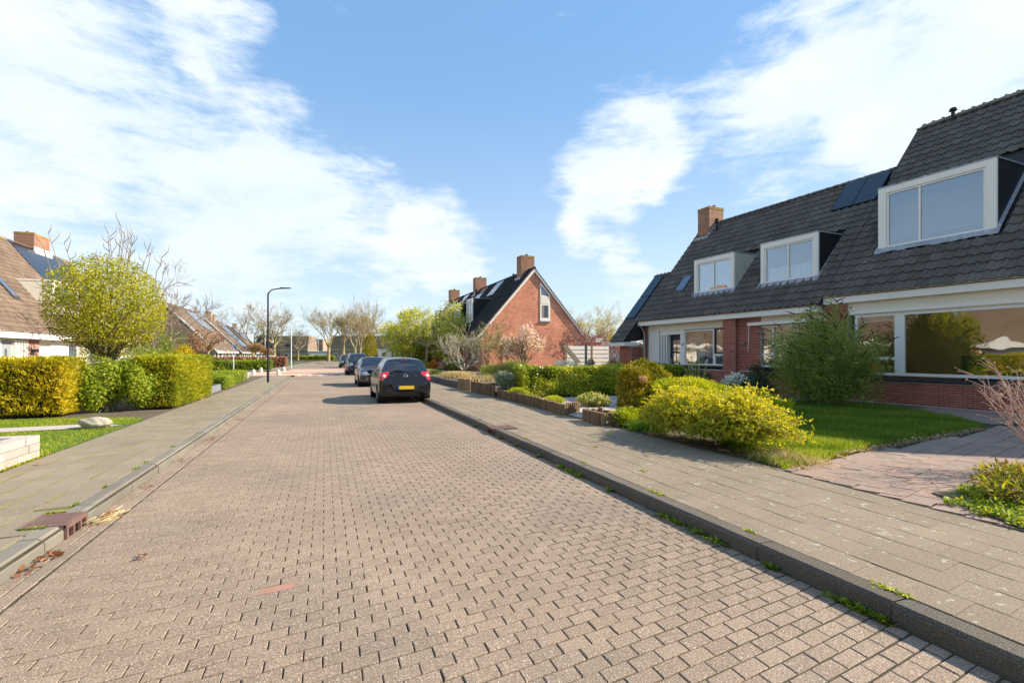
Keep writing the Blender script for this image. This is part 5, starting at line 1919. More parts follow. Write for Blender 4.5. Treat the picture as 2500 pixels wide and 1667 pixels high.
def weld_mesh(name, quads, mat):
    V = np.concatenate(quads)
    key = np.round(V * 5000).astype(np.int64)
    _, idx, inv = np.unique(key, axis=0, return_index=True, return_inverse=True)
    F = inv.reshape(-1, 4)
    V = V[idx]
    faces = []
    for f in F:
        g_ = []
        for v in f:
            if v not in g_:
                g_.append(int(v))
        if len(g_) >= 3:
            faces.append(g_)
    me = bpy.data.meshes.new(name)
    me.from_pydata(V.tolist(), [], faces)
    me.materials.append(mat)
    me.polygons.foreach_set('use_smooth', [True] * len(faces))
    me.update()
    return me


M_tyre = gm('tyre', (.018, .018, .019), None, .85, fine=None, big=None)
M_rim = gm('alloy_rim', (.42, .43, .45), None, .3, metal=.8, fine=None, big=None)
M_taill = gm('tail_lamp_red', (.55, .008, .012), None, .12, fine=None, big=None, spec=.8, coat=1)
M_lampw = gm('lamp_white', (.75, .75, .72), None, .15, fine=None, big=None, spec=.8, coat=1)
M_lampd = gm('headlamp_glass', (.30, .32, .33), None, .08, fine=None, big=None, spec=1, metal=.5, coat=1)
M_plate = gm('yellow_plate', (.75, .48, .02), None, .5, fine=None, big=None)
M_eu = gm('blue_strip', (.02, .12, .55), None, .5, fine=None, big=None)
M_chrome = gm('chrome', (.75, .76, .78), None, .15, metal=1, fine=None, big=None)
M_seat = gm('seat_fabric', (.03, .03, .032), None, .9, fine=None, big=None)
M_plastic = gm('black_plastic', (.02, .02, .021), None, .6, fine=None, big=None)


def paint(name, c, metal=.0):
    return gm(name, c, None, .25, fine=None, big=(3, .1), metal=metal, spec=.3, coat=.4)


def make_car(label, cat, st, zones, loc, rz, paintm, L, wb, wy0, wy1, R=.31, hatch=True, rails=False, plate_rear=True, headz=(.6, .78), taild=True, group='cars parked along the right kerb', detail=True, tx=.745):
    t = thing('parked_car', label, cat, loc, rz, group)

    def cls(y, z, x, u, side):
        for wy in (wy0, wy1):
            if math.hypot(y - wy, z - R) < R * 1.14 and abs(x) > wb - .28 and u < 6:
                return None
        r = zones(y, z, abs(x), u)
        if r in ('side_window', 'tail_light', 'headlight'):
            return r + ('+' if x > 0 else '-')
        return r
    parts = car_shell(st, cls)
    ml = {'body': paintm, 'windscreen': M_carglass, 'rear_window': M_carglass, 'side_window': M_carglass, 'tail_light': M_taill, 'headlight': M_lampd, 'bumper_insert': M_plastic, 'grille': M_plastic}
    for nm, q in parts.items():
        base = nm.rstrip('+-')
        put(base, weld_mesh(base, q, ml[base]), t)
    # wheels
    for wy in (wy0, wy1):
        for sg in (-1, 1):
            cx = sg * (wb - .10)
            b = B()
            b.lathe([(R * .62, -.10), (R * .95, -.10), (R, -.07), (R, .07), (R * .95, .10), (R * .62, .10)], (cx, wy, R), 28, 'x')
            w = b.put('wheel', M_tyre, t, smooth=True)
            b = B()
            b.lathe([(R * .66, .07 * sg), (R * .62, .095 * sg), (R * .55, .06 * sg), (R * .18, .07 * sg), (0, .075 * sg)], (cx, wy, R), 20, 'x')
            for q in range(5):
                a = 2 * PI * q / 5
                b.hexa([(cx + sg * .06, wy + math.cos(a - .9) * .03, R + math.sin(a - .9) * .03), (cx + sg * .06, wy + math.cos(a + .9) * .03, R + math.sin(a + .9) * .03),
                        (cx + sg * .06, wy + math.cos(a + .16) * R * .62, R + math.sin(a + .16) * R * .62), (cx + sg * .06, wy + math.cos(a - .16) * R * .62, R + math.sin(a - .16) * R * .62),
                        (cx + sg * .098, wy + math.cos(a - .9) * .03, R + math.sin(a - .9) * .03), (cx + sg * .098, wy + math.cos(a + .9) * .03, R + math.sin(a + .9) * .03),
                        (cx + sg * .092, wy + math.cos(a + .16) * R * .62, R + math.sin(a + .16) * R * .62), (cx + sg * .092, wy + math.cos(a - .16) * R * .62, R + math.sin(a - .16) * R * .62)])
            b.put('rim', M_rim, w)
            b = B()
            b.lathe([(R * 1.14, -.3 * sg + .02 * sg), (R * 1.14, .015 * sg)], (sg * (wb - .02), wy, R), 24, 'x')
            b.lathe([(R * 1.14, -.29 * sg), (0, -.29 * sg)], (sg * (wb - .02), wy, R), 24, 'x')
            b.put('wheel_arch', M_plastic, t)
    # cabin
    H_ = max(s[3] for s in st)
    boxo('underbody', M_plastic, t, -wb + .22, .35, .17, wb - .22, L - .35, .34)
    cab = B()
    cab.box(-wb + .14, .45, .345, wb - .14, L - 1.15, .86)
    cab.put('cabin', M_seat, t)
    for (sy) in (.95, 1.85):
        for sx in (-.36, .36):
            b = B()
            b.prism([(sy, .86), (sy + .12, .86), (sy + .03, 1.2 * H_ / 1.49), (sy - .08, 1.2 * H_ / 1.49)], sx - .21, sx + .21, 'x')
            b.prism([(sy - .05, 1.21 * H_ / 1.49), (sy + .02, 1.21 * H_ / 1.49), (sy + .0, 1.36 * H_ / 1.49), (sy - .06, 1.36 * H_ / 1.49)], sx - .11, sx + .11, 'x')
            b.put('seat', M_seat, t)
    # mirrors
    my = L - 1.28
    for sg in (-1, 1):
        b = B()
        b.lathe([(0, -.06), (.06, -.05), (.085, 0), (.075, .05), (0, .08)], (0, 0, 0), 12, 'y')
        me = b.mesh('mirror', [paintm], True)
        put('mirror', me, t, Matrix.Translation((sg * (wb + .07), my, .98)) @ Matrix.Diagonal((1.25, 1, .85, 1)))
    if rails:
        for sg in (-1, 1):
            b = B()
            b.path([(sg * .56, 1.0, H_ - .02), (sg * .57, 1.1, H_ + .05), (sg * .57, 2.4, H_ + .05), (sg * .56, 2.55, H_ - .02)], .018, 6)
            b.put('roof_rail', M_chrome, t)
    return t


# zones of the rear-facing hatchback (y=0 rear, L front)
def hatch_zone(y, z, x, u):
    if 0.0 <= y < .55 and 7.35 < u and z > 1.04 and z < 1.38:
        return 'rear_window'
    if .1 < y < .42 and 6.15 < u < 8.3 and z > 1.02 and z < 1.36 and False:
        return 'rear_window'
    if y < .42 and .76 < z < 1.04 and x > .50 and (x - .50) > (.98 - z) * -.2 and z < 1.07 and z > .76 + max(0, (.74 - x)) * .9:
        return 'tail_light'
    if u > 6.2 and u < 8.0 and (.62 < y < 1.28 or 1.36 < y < 2.62) and z > .98:
        return 'side_window'
    if 8.0 < u and 2.42 < y < 3.02:
        return 'windscreen'
    if y > 3.75 and .52 < z < .74 and x > .42:
        return 'headlight'
    return 'body'


CORSA = [(0.0, .34, .58, .62, .62, .60, .52), (.03, .26, .66, .70, .74, .72, .62), (.07, .23, .76, .80, .80, .77, .70), (.12, .21, .88, .93, .835, .79, .72), (.20, .20, .98, 1.08, .85, .80, .70), (.32, .19, 1.0, 1.26, .855, .80, .66),
         (.46, .19, 1.0, 1.40, .86, .80, .61), (.70, .18, .99, 1.455, .865, .80, .58), (1.3, .18, .965, 1.485, .868, .80, .57), (2.0, .18, .94, 1.475, .868, .80, .57), (2.45, .18, .92, 1.41, .865, .80, .56),
         (2.8, .18, .92, 1.20, .86, .79, .60), (3.08, .18, .915, .99, .855, .77, .66), (3.4, .19, .86, .90, .85, .74, .62), (3.7, .2, .77, .80, .82, .69, .55), (3.88, .22, .66, .69, .74, .62, .48), (4.0, .30, .50, .53, .55, .5, .4)]
t = make_car('black three door hatchback nearest the camera, seen from behind with a yellow plate', 'car', CORSA, hatch_zone, (2.52, 16.9, 0), 0, paint('black_paint', (.010, .011, .014)), 4.0, .865, .66, 3.17, R=.30)
# its rear details
def patch(name, mat, pts, y, th=.012, parent=None):
    b = B()
    b.prism(pts, y - th, y, 'y')
    return b.put(name, mat, parent)


pl_ = patch('number_plate', M_plate, [(-.26, .47), (.26, .47), (.26, .58), (-.26, .58)], -.012, .012, t)
patch('country_strip', M_eu, [(-.262, .469), (-.215, .469), (-.215, .581), (-.262, .581)], -.0245, .003, pl_)
b = B()
b.prism([(-.40, .44), (.40, .44), (.46, .64), (-.46, .64)], -.006, .05, 'y')
b.put('plate_recess', M_plastic, t)
b = B()
b.lathe([(.075, -.012), (.062, -.03), (.055, -.012), (.075, -.012)], (0, .10, .885), 24, 'y')
b.box(-.085, .075, .875, .085, .088, .893)
b.put('badge', M_chrome, t)
cu = bpy.data.curves.new('lettering', 'FONT')
cu.body = 'CORSA'
cu.size = .055
cu.extrude = .003
no = bpy.data.objects.new('lettering', cu)
C.objects.link(no)
me = bpy.data.meshes.new_from_object(no.evaluated_get(bpy.context.evaluated_depsgraph_get()))
bpy.data.objects.remove(no)
me.materials.clear()
me.materials.append(M_chrome)
put('lettering', me, t, Matrix(((1, 0, 0, -.45), (0, .2, -1, .105), (0, 1, .2, .88), (0, 0, 0, 1))))
b = B()
b.box(.34, .095, .87, .352, .11, .92)
b.box(.352, .095, .87, .38, .11, .882)
b.put('lettering', M_chrome, t)
b = B()
b.path([(.02, .19, 1.06), (-.10, .15, 1.075), (-.38, .175, 1.07)], .016, 6)
b.put('rear_wiper', M_plastic, t)
b = B()
b.box(-.10, .43, 1.405, .10, .47, 1.432)
b.put('brake_light', M_taill, t)
b = B()
b.tube((0, .62, 1.47), (0, .55, 1.60), .008, .004, 6)
b.put('antenna', M_plastic, t)
for sg in (-1, 1):
    b = B()
    b.lathe([(0, -.03), (.045, -.02), (.055, 0)], (sg * .70, .085, .90), 14, 'y')
    b.put('reverse_lamp', M_lampw, t, smooth=True)
b = B()
b.path([(-.80, .1, .655), (-.6, .01, .66), (.6, .01, .66), (.80, .1, .655)], .008, 5)
b.put('bumper_seam', M_plastic, t)


def front_zone(L, screen0, screen1, sidew, zs, hl=(.58, .80, .42), grill=None):
    def z_(y, z, x, u):
        if 8.0 < u and screen0 < y < screen1:
            return 'windscreen'
        for a, b_ in sidew:
            if 6.2 < u < 8.0 and a < y < b_ and z > zs:
                return 'side_window'
        if y > L - .42 and hl[0] < z < hl[1] and x > hl[2]:
            return 'headlight'
        if y > L - .3 and grill and grill[0] < z < grill[1] and x < grill[2]:
            return 'grille'
        if u > 7.6 and .16 < y < .6 and z > zs + .05 and z < zs + .38:
            return 'rear_window'
        if y < .4 and .72 < z < .98 and x > .5:
            return 'tail_light'
        return 'body'
    return z_


def hull(L, H_, w, hood, nose, b0=.20, cowl=None, ws=.80, wr=.57, rearsteep=True):
    c = cowl or hood + .02
    return [(0.0, b0 + .14, .60, .64, w - .24, w - .26, w - .32), (.05, b0 + .05, .74, .79, w - .1, w - .12, w - .2), (.14, b0 + .02, .92, .98, w - .03, w - .07, w - .15), (.26, b0, .99, H_ - .30, w - .015, ws, wr + .1),
            (.50, b0, 1.0, H_ - .10, w - .005, ws, wr + .03), (.80, b0 - .01, .99, H_ - .03, w, ws, wr), (1.5, b0 - .02, .97, H_, w, ws, wr), (2.2, b0 - .02, .95, H_ - .015, w, ws, wr), (L - 1.65, b0 - .02, .94, H_ - .07, w, ws, wr - .01),
            (L - 1.25, b0 - .02, c - .04, (H_ + c) / 2 + .0, w - .005, ws - .01, wr + .04), (L - .95, b0 - .02, c - .03, c + .02, w - .01, ws - .03, wr + .1), (L - .6, b0 - .01, hood - .05, hood - .01, w - .02, ws - .05, wr + .06),
            (L - .25, b0, nose + .02, nose + .06, w - .06, ws - .10, wr), (L - .08, b0 + .04, nose - .12, nose - .08, w - .16, ws - .2, wr - .1), (L, b0 + .12, nose - .24, nose - .2, w - .34, ws - .34, wr - .2)]


def front_details(t, L, w, plate_z=.42, logo=True, fog=.36, chrome_bar=True):
    pl_ = patch('number_plate', M_plate, [(-.26, plate_z), (.26, plate_z), (.26, plate_z + .11), (-.26, plate_z + .11)], L + .03, .02, t)
    patch('country_strip', M_eu, [(-.262, plate_z - .001), (-.215, plate_z - .001), (-.215, plate_z + .111), (-.262, plate_z + .111)], L + .034, .003, pl_)
    for sg in (-1, 1):
        b = B()
        b.lathe([(.05, -.05), (.06, 0), (.0, .01)], (sg * (w - .27), L - .10, fog), 12, 'y')
        b.put('fog_light', M_lampw, t)
    b = B()
    b.box(-.42, L - .12, fog - .06, .42, L + .005, fog + .03)
    b.put('lower_grille', M_plastic, t)
    if logo:
        b = B()
        b.lathe([(.05, -.02), (.065, .01), (.0, .015)], (0, L - .02, .66), 16, 'y')
        b.put('badge', M_chrome, t)
    for sx in (-.35, .12):
        b = B()
        b.path([(sx, L - 1.0, .99), (sx + .45, L - 1.12, 1.03)], .012, 5)
        b.put('wiper', M_plastic, t)


Lp = 3.97
t = make_car('dark grey hatchback behind the black one, parked facing the camera', 'car', hull(Lp, 1.46, .845, .92, .78), front_zone(Lp, Lp - 1.72, Lp - 1.0, ((.65, 1.3), (1.38, 2.3), (2.36, 2.75)), .98, (.60, .76, .36), (.60, .68, .36)),
             (2.42, 26.0 + Lp, 0), PI, paint('grey_paint', (.085, .082, .085), .6), Lp, .845, .75, Lp - .80, R=.30)
front_details(t, Lp, .845)
Ls = 4.57
t = make_car('dark blue four wheel drive car with silver roof rails, third in the line of cars', 'car', [(a, b_ * 1.0 + .06, c_ * 1.1, d_ * 1.0, e_, f_, g_) for (a, b_, c_, d_, e_, f_, g_) in hull(Ls, 1.70, .92, 1.02, .95, .24, ws=.85, wr=.62)],
             front_zone(Ls, Ls - 1.75, Ls - 1.0, ((.65, 1.3), (1.38, 2.4), (2.46, 3.2)), 1.1, (.72, .98, .42), (.6, .78, .4)), (2.52, 41.2 + Ls, 0), PI, paint('navy_paint', (.012, .018, .035)), Ls, .92, .92, Ls - .95, R=.36, rails=True)
front_details(t, Ls, .92, .5, True, .46)
Lf = 4.3
t = make_car('black people carrier parked furthest along the right kerb', 'car', hull(Lf, 1.60, .88, .98, .84, .2, ws=.83, wr=.60), front_zone(Lf, Lf - 1.75, Lf - .98, ((.65, 1.3), (1.38, 2.3), (2.36, 3.0)), 1.0, (.62, .82, .40), (.55, .7, .36)),
             (2.62, 66.0 + Lf, 0), PI, paint('black_paint', (.010, .011, .014)), Lf, .88, .8, Lf - .9, R=.31)
front_details(t, Lf, .88)
t = make_car('white estate car behind the reddish hedge on the left', 'car', hull(4.4, 1.47, .87, .92, .78), front_zone(4.4, 2.66, 3.4, ((.65, 1.4), (1.5, 2.5), (2.6, 3.1)), .98), (-10.4, 92, 0), math.radians(-62), paint('white_paint_car', (.75, .75, .74), 0), 4.4, .87, .8, 3.5, R=.31, group='cars far down the street')
t = make_car('small black hatchback in front of the white garages, seen from behind', 'car', CORSA, hatch_zone, (-.1, 199.5, 0), -YAW, MATS['black_paint'], 4.0, .865, .66, 3.17, R=.30, group='cars far down the street')
patch('number_plate', M_plate, [(-.26, .47), (.26, .47), (.26, .58), (-.26, .58)], -.012, .02, t)
t = make_car('dark car parked by the far brown house behind the line of cars', 'car', CORSA, hatch_zone, (7.2, 190, 0), -1.5, MATS['grey_paint'], 4.0, .865, .66, 3.17, R=.30, group='cars far down the street')
t = make_car('dark car half hidden behind the shrubs of the raised bed on the right', 'car', CORSA, hatch_zone, (11.5, 52.0, 0), -1.25, MATS['black_paint'], 4.0, .865, .66, 3.17, R=.30, group='cars far down the street')

# ================================================================ street furniture
def lamp(x, y, h, mat, arm, label, r=.055, az=0.0, group='street lamps'):
    t = thing('street_lamp', label, 'street lamp', (x, y, SW), az, group)
    b = B()
    b.lathe([(r * 1.15, 0), (r * 1.15, .9), (r, .95), (r * .75, h - .5)], (0, 0, 0), 12)
    b.put('pole', mat, t, smooth=True)
    b = B()
    pts = [(0, 0, h - .5)]
    for k in range(7):
        a = PI / 2 * k / 6
        pts.append((.4 - .4 * math.cos(a), 0, h - .45 + .38 * math.sin(a)))
    pts += [(arm * .75, 0, h - .02)]
    b.path(pts, [r * .75] * 3 + [r * .6] * 6, 10)
    b.put('arm', mat, t, smooth=True)
    b = B()
    b.hexa([(arm * .7, -.08, h - .05), (arm + .28, -.10, h - .01), (arm + .28, .10, h - .01), (arm * .7, .08, h - .05), (arm * .7, -.06, h + .03), (arm + .28, -.08, h + .03), (arm + .28, .08, h + .03), (arm * .7, .06, h + .03)])
    b.put('lamp_head', mat, t)
    return t


M_lampblk = gm('lamp_black', (.018, .02, .024), None, .45, fine=None, big=None)
M_lampwht = gm('lamp_white_pole', (.62, .64, .66), None, .45, fine=None, big=None)
lamp(-2.85, 30.2, 5.1, M_lampblk, .85, 'tall black street lamp on the left pavement, closest to the camera')
lamp(-3.4, 60.5, 5.2, M_lampwht, .95, 'white street lamp with a dark head past the raised crossing')
lamp(-4.9, 92.4, 5.1, M_lampblk, .8, 'thin black street lamp just left of the white lamp, the taller one')
lamp(-6.1, 108.8, 4.7, M_lampblk, .8, 'thin black street lamp with a small square sign, far down the left side')
t = thing('traffic_sign', 'small dark square sign on the far thin lamp post', 'sign', (-6.35, 108.6, 3.2))
boxo('sign_board', M_lampblk, t, -.9, 0, 0, -.0, .04, .45)
for (x, y, h, lab) in ((-10.97, 110.6, 6.7, 'taller white flagpole in front of the far brown house'), (-9.5, 110.1, 5.7, 'shorter white flagpole in front of the far brown house')):
    t = thing('flagpole', lab, 'flagpole', (x, y, 0), 0, 'white flagpoles')
    b = B()
    b.lathe([(.10, 0), (.07, h), (.10, h + .02), (.0, h + .12)], (0, 0, 0), 8)
    b.put('pole', M_white, t)
t = thing('bare_post', 'plain grey post by the far low hedge', 'post', (-1.6, 150, 0))
b = B()
b.lathe([(.10, 0), (.08, 6.0), (0, 6.0)], (0, 0, 0), 8)
b.put('pole', gm('post_grey', (.35, .36, .33), None, .6, fine=None, big=None), t)
# street name sign
t = thing('street_sign', 'blue street name sign with a second blue panel on a grey post', 'sign', (-7.9, 53.1, .1), 0)
b = B()
b.lathe([(.04, 0), (.04, 2.4), (0, 2.42)], (0, 0, 0), 10)
b.put('post', M_lampwht, t)
blue = gm('sign_blue', (.03, .13, .42), None, .4, fine=None, big=None)
s_ = boxo('name_plate', blue, t, -.20, -.07, 2.30, .22, -.05, 2.44)
boxo('lettering', M_white, s_, -.14, -.0725, 2.355, .15, -.0705, 2.385)
s_ = boxo('name_plate', blue, t, -.05, -.07, 1.55, .09, -.05, 2.2)
boxo('lettering', M_white, s_, -.01, -.0725, 1.65, .05, -.0705, 2.1)
# concrete bollards
for (x, y, lean, lab) in ((-5.2, 44.3, 0, 'white stone bollard left of the black lamp, front one'), (-5.35, 50.7, 0, 'white stone bollard behind the black lamp, back left one'),
                          (-3.35, 43.6, .12, 'leaning white stone bollard just right of the black lamp'), (-3.7, 54.0, 0, 'white stone bollard furthest back by the hedge end')):
    t = thing('bollard', lab, 'bollard', (x, y, .02), 0, 'white stone bollards at the junction')
    t.matrix_basis = t.matrix_basis @ Matrix.Rotation(-lean, 4, 'Y')
    b = B()
    b.lathe([(.17, 0), (.165, .05), (.13, .30), (.11, .38), (.06, .43), (0, .44)], (0, 0, 0), 14)
    b.put('post_body', gm('bollard_stone', (.58, .55, .48), None, .8, big=(6, .15), fine=(50, .15)), t, smooth=True)

# ================================================================ planting
def pts_ellipsoid(n, c, r, shell=0.35, seed=0, lump=0.18, zmin=None):
    """points mostly near the surface of a lumpy ellipsoid"""
    d = rg.normal(size=(n, 3))
    d /= np.linalg.norm(d, axis=1, keepdims=True)
    rad = 1 - shell * rg.random(n) ** 1.6
    lm = 1 + lump * (2 * clump_noise(d * 2.2, 1.3, seed) - 1)
    P = np.array(c) + d * (rad * lm)[:, None] * np.array(r)
    if zmin is not None:
        P = P[P[:, 2] > zmin]
    return P


def nrm_of(P, c, r):
    q = (P - np.array(c)) / np.array(r)
    return q / (np.linalg.norm(q, axis=1, keepdims=True) + 1e-9)


def core(t, c, r, mat, name='inner_twigs', n=220, ln=.25, th=.006):
    """dense dark twig work inside a shrub"""
    S = []
    base = np.array([c[0], c[1], 0.0])
    for k in range(n):
        d = rg.normal(size=3)
        d /= np.linalg.norm(d)
        e = np.array(c) + d * np.array(r) * rg.uniform(.6, .95)
        m = (base * .5 + np.array(c) * .5) * .6 + e * .4 + rg.normal(size=3) * .04
        b0 = base + rg.normal(size=3) * [r[0] * .18, r[1] * .18, 0]
        S.append((*b0, *m, th * 1.5, th))
        S.append((*m, *e, th, th * .5))
    return put(name, seg_mesh(name, S, mat, 3), t)


def lobes(e, k=7):
    cx, cy, cz, rx, ry, rz = e
    out = [(cx, cy, cz, rx * .78, ry * .78, rz * .80)]
    for i in range(k):
        a = 2 * PI * (i + rr.random() * .7) / k
        el = rr.uniform(-.35, .95)
        q = rr.uniform(.34, .52)
        out.append((cx + rx * .58 * math.cos(a) * math.cos(el), cy + ry * .58 * math.sin(a) * math.cos(el), cz + rz * .58 * math.sin(el), rx * q, ry * q, rz * q))
    return out


def shrub(name, label, cat, x, y, ells, n, size, asp, leaf, bark, z=SW, group=None, lump=.18, shell=.4, tilt=.8, along=None, csc=2.0, bias=.0, twigs=160, amp=.7, zmin=0.02):
    """ells: list of (cx, cy, cz, rx, ry, rz) in the plant's own space"""
    t = thing(name, label, cat, (x, y, z), 0, group)
    if lump > .15:
        ells = [q for e in ells for q in lobes(e, 7 if len(ells) == 1 else 5)]
    vol = np.array([e[3] * e[4] + e[4] * e[5] + e[3] * e[5] for e in ells])
    PP, NN = [], []
    for e, v in zip(ells, vol / vol.sum()):
        P = pts_ellipsoid(int(n * v), e[:3], e[3:], shell, seed=int(abs(e[0] * 97 + x * 31 + y * 7)) % 1000, lump=lump, zmin=zmin)
        PP.append(P)
        NN.append(nrm_of(P, e[:3], e[3:]))
    P = np.concatenate(PP)
    Nn = np.concatenate(NN)
    rnd = bias + (1 - amp) * rg.random(len(P)) + amp * clump_noise(P + [x, y, 0], csc, 2)
    kw = {}
    if along is not None:
        kw['along'] = (Nn * along + np.array([0, 0, .4])) if along else None
    put('foliage', leaf_mesh('foliage', P, size, asp, leaf, rnd, Nn + [0, 0, .3], tilt, **kw), t)
    if twigs:
        e = ells[0]
        core(t, e[:3], [q * 1.25 for q in e[3:]], bark, n=int(twigs))
    return t


def hedge_box(name, label, x, y, rz, w, l, h, n, size, asp, leaf, bark=None, z=SW, cat='hedge', wob=.05, group=None, bias=0.0, amp=.6, csc=2.5, base_gap=.05, along=True):
    """clipped hedge: leaves on all faces, dark filling; own x = width, y = length"""
    t = thing(name, label, cat, (x, y, z), rz, group)
    A = [l * h, l * h, w * h, w * h, w * l]
    A = np.array(A) / sum(A)
    PP, NN = [], []
    for k, a in enumerate(A):
        m = int(n * a)
        u, v, d = rg.random(m), rg.random(m), rg.random(m) ** 1.7 * .16
        if k < 2:
            q = np.c_[(d if k == 0 else w - d), u * l, base_gap + v * (h - base_gap)]
            nn = [(-1 if k == 0 else 1), 0, 0]
        elif k < 4:
            q = np.c_[u * w, (d if k == 2 else l - d), base_gap + v * (h - base_gap)]
            nn = [0, (-1 if k == 2 else 1), 0]
        else:
            q = np.c_[u * w, v * l, h - d]
            nn = [0, 0, 1]
        nn = np.tile(np.array(nn, float), (m, 1))
        wv = (clump_noise(q, 1.6, 9) - .5) * 2 * wob + (clump_noise(q, 6, 4) - .5) * wob
        q = q + nn * wv[:, None]
        PP.append(q)
        NN.append(nn)
    P = np.concatenate(PP)
    Nn = np.concatenate(NN)
    rnd = bias + (1 - amp) * rg.random(len(P)) + amp * clump_noise(P + [x, y, 0], csc, 5)
    put('foliage', leaf_mesh('foliage', P, size, asp, leaf, rnd, Nn + [0, 0, .25], .9, along=(Nn * .8 + [0, 0, .9]) if along else None, alt=.55), t)
    boxo('inner_twigs', gm('hedge_shade', (.035, .032, .012), (.05, .045, .02), 1.0), t, .17, .17, 0.02, w - .17, l - .17, h - .17)  # solid box, the hedge's inner shade is put into its dark colour
    return t


def bare_tree(name, label, x, y, h, r0, levels, P, bark, seed, z=0.0, group=None, cat='tree', leaf=None, nleaf=0, lsize=.1, lasp=.6, trunk_h=.3, kids=3, minz=None, lean=(0, 0)):
    t = thing(name, label, cat, (x, y, z), 0, group)
    rnd = random.Random(seed)
    S, tips = [], []
    th = h * trunk_h
    d = Vector((lean[0], lean[1], 1)).normalized()
    p = Vector((0, 0, -.05))
    n = 4
    for k in range(n):
        q = p + (d + Vector((rnd.gauss(0, .04), rnd.gauss(0, .04), 0))) * th / n
        S.append((*p, *q, r0 * (1.15 - .3 * k / n), r0 * (1.15 - .3 * (k + 1) / n)))
        p = q
    rem = h - th
    tot = sum(P['shrink'] ** i for i in range(levels + 1))
    ln = rem / tot * P.get('len', 1.15)
    for k in range(kids):
        a = 2 * PI * (k + rnd.random() * .6) / kids
        sp = P.get('first', .45) * rnd.uniform(.6, 1.2)
        dd = Vector((math.cos(a) * math.sin(sp), math.sin(a) * math.sin(sp), math.cos(sp)))
        grow(S, tips, p - Vector((0, 0, th * .12 * rnd.random())), dd, ln * rnd.uniform(.85, 1.15), r0 * .6, levels, P, rnd)
    zz = max(s[5] for s in S)
    f = h / zz
    S = np.array(S)
    S[:, :6] *= f
    S = np.array(S)
    thick = S[:, 6] > r0 * .33
    put('trunk', seg_mesh('trunk', S[thick], bark, 7), t)
    put('branches', seg_mesh('branches', S[~thick], bark, 3), t)
    if leaf is not None and nleaf:
        tp = np.array(tips)
        idx = rg.integers(0, len(tp), nleaf)
        Q = tp[idx, :3] * f + rg.normal(size=(nleaf, 3)) * lsize * .9
        if minz:
            Q = Q[Q[:, 2] > minz]
        put('crown', leaf_mesh('crown', Q, lsize, lasp, leaf, .3 * rg.random(len(Q)) + .7 * clump_noise(Q, 1.2, seed)), t)
    return t


OAK = dict(kids=2, spread=.62, shrink=.76, up=.05, wob=.085, minr=.010, seg=3, first=.75)
UPR = dict(kids=2, spread=.48, shrink=.79, up=.05, wob=.06, minr=.010, seg=3, first=.45)
SHR = dict(kids=2, spread=.55, shrink=.70, up=.06, wob=.12, minr=.004, seg=3, first=.55)

# ---- left side: golden conifer hedge, hornbeam, second hedge
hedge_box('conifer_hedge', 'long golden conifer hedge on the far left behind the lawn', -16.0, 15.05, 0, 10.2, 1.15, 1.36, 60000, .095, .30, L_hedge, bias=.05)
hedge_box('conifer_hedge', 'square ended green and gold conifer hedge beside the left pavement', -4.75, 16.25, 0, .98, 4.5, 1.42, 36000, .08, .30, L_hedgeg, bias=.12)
t = shrub('hornbeam_shrub', 'loose fresh green shrub filling the gap between the two conifer hedges', 'shrub', -5.05, 16.2, [(-.35, .1, .72, .62, .75, .80), (.35, .15, .62, .55, .6, .72), (0, .4, .95, .6, .6, .52), (-.55, -.25, .42, .4, .4, .45)], 22000, .060, .62, L_shrub, M_bark, lump=.22, bias=.12, amp=.7, csc=3.0)
# hornbeam with the clipped ball crown
t = thing('hornbeam_tree', 'tree with a clipped egg shaped yellow green crown and bare shoots on top, left side', 'tree', (-5.75, 17.4, SW), 0)
S, tips = [], []
rnd = random.Random(5)
p = Vector((0, 0, 0))
for k in range(6):
    q = p + Vector((rnd.gauss(0, .025), rnd.gauss(0, .02), .24))
    S.append((*p, *q, .10 - .006 * k, .10 - .006 * (k + 1)))
    p = q
trunk = np.array(S)
S = []
cc = Vector((0, 0, 2.85))
for k in range(30):
    a = 2.4 * k
    fz = (k + .5) / 30
    ph = math.acos(1 - 1.75 * fz)
    e = cc + Vector((math.sin(ph) * math.cos(a) * 1.36, math.sin(ph) * math.sin(a) * 1.25, math.cos(ph) * 1.30))
    st = Vector((0, 0, 1.1 + .9 * rnd.random() * (1 - fz)))
    prev = st
    for j in range(1, 6):
        w = j / 5
        q = st.lerp(e, w) + Vector((rnd.gauss(0, .05), rnd.gauss(0, .05), .22 * math.sin(w * PI) * (1 if fz > .4 else 0)))
        S.append((*prev, *q, .036 * (1 - w * .8) + .006, .036 * (1 - (w + .2) * .8) + .006))
        if j >= 2:
            for m in range(4):
                o = Vector((rnd.gauss(0, 1), rnd.gauss(0, 1), rnd.gauss(0, 1))).normalized() * rnd.uniform(.25, .5)
                q2 = q + o * .5 + (q - cc) * .08
                q3 = q + o + (q - cc) * .10
                S.append((*q, *q2, .008, .006))
                S.append((*q2, *q3, .006, .004))
        prev = q
put('trunk', seg_mesh('trunk', trunk, M_bark, 10), t)
put('branches', seg_mesh('branches', S, M_bark, 4), t)
P = pts_ellipsoid(30000, tuple(cc), (1.45, 1.4, 1.42), .5, seed=3, lump=.08)
P = np.concatenate([P, pts_ellipsoid(5000, (0, 0, 2.6), (1.2, 1.2, 1.2), .8, seed=8, lump=.1)])
keep = clump_noise(P, 4.5, 7) + .30 * rg.random(len(P)) > .50 - .06 * np.clip((P[:, 2] - 2.4), -1, 1.4)
P = P[keep]
P[:, 2] += .12 * (rg.random(len(P)) - .5)
P[:, 2] += np.clip(1.9 - P[:, 2], 0, 1) * (np.hypot(P[:, 0], P[:, 1]) > .55) * .5
nn = nrm_of(P, tuple(cc), (1.6, 1.5, 1.5))
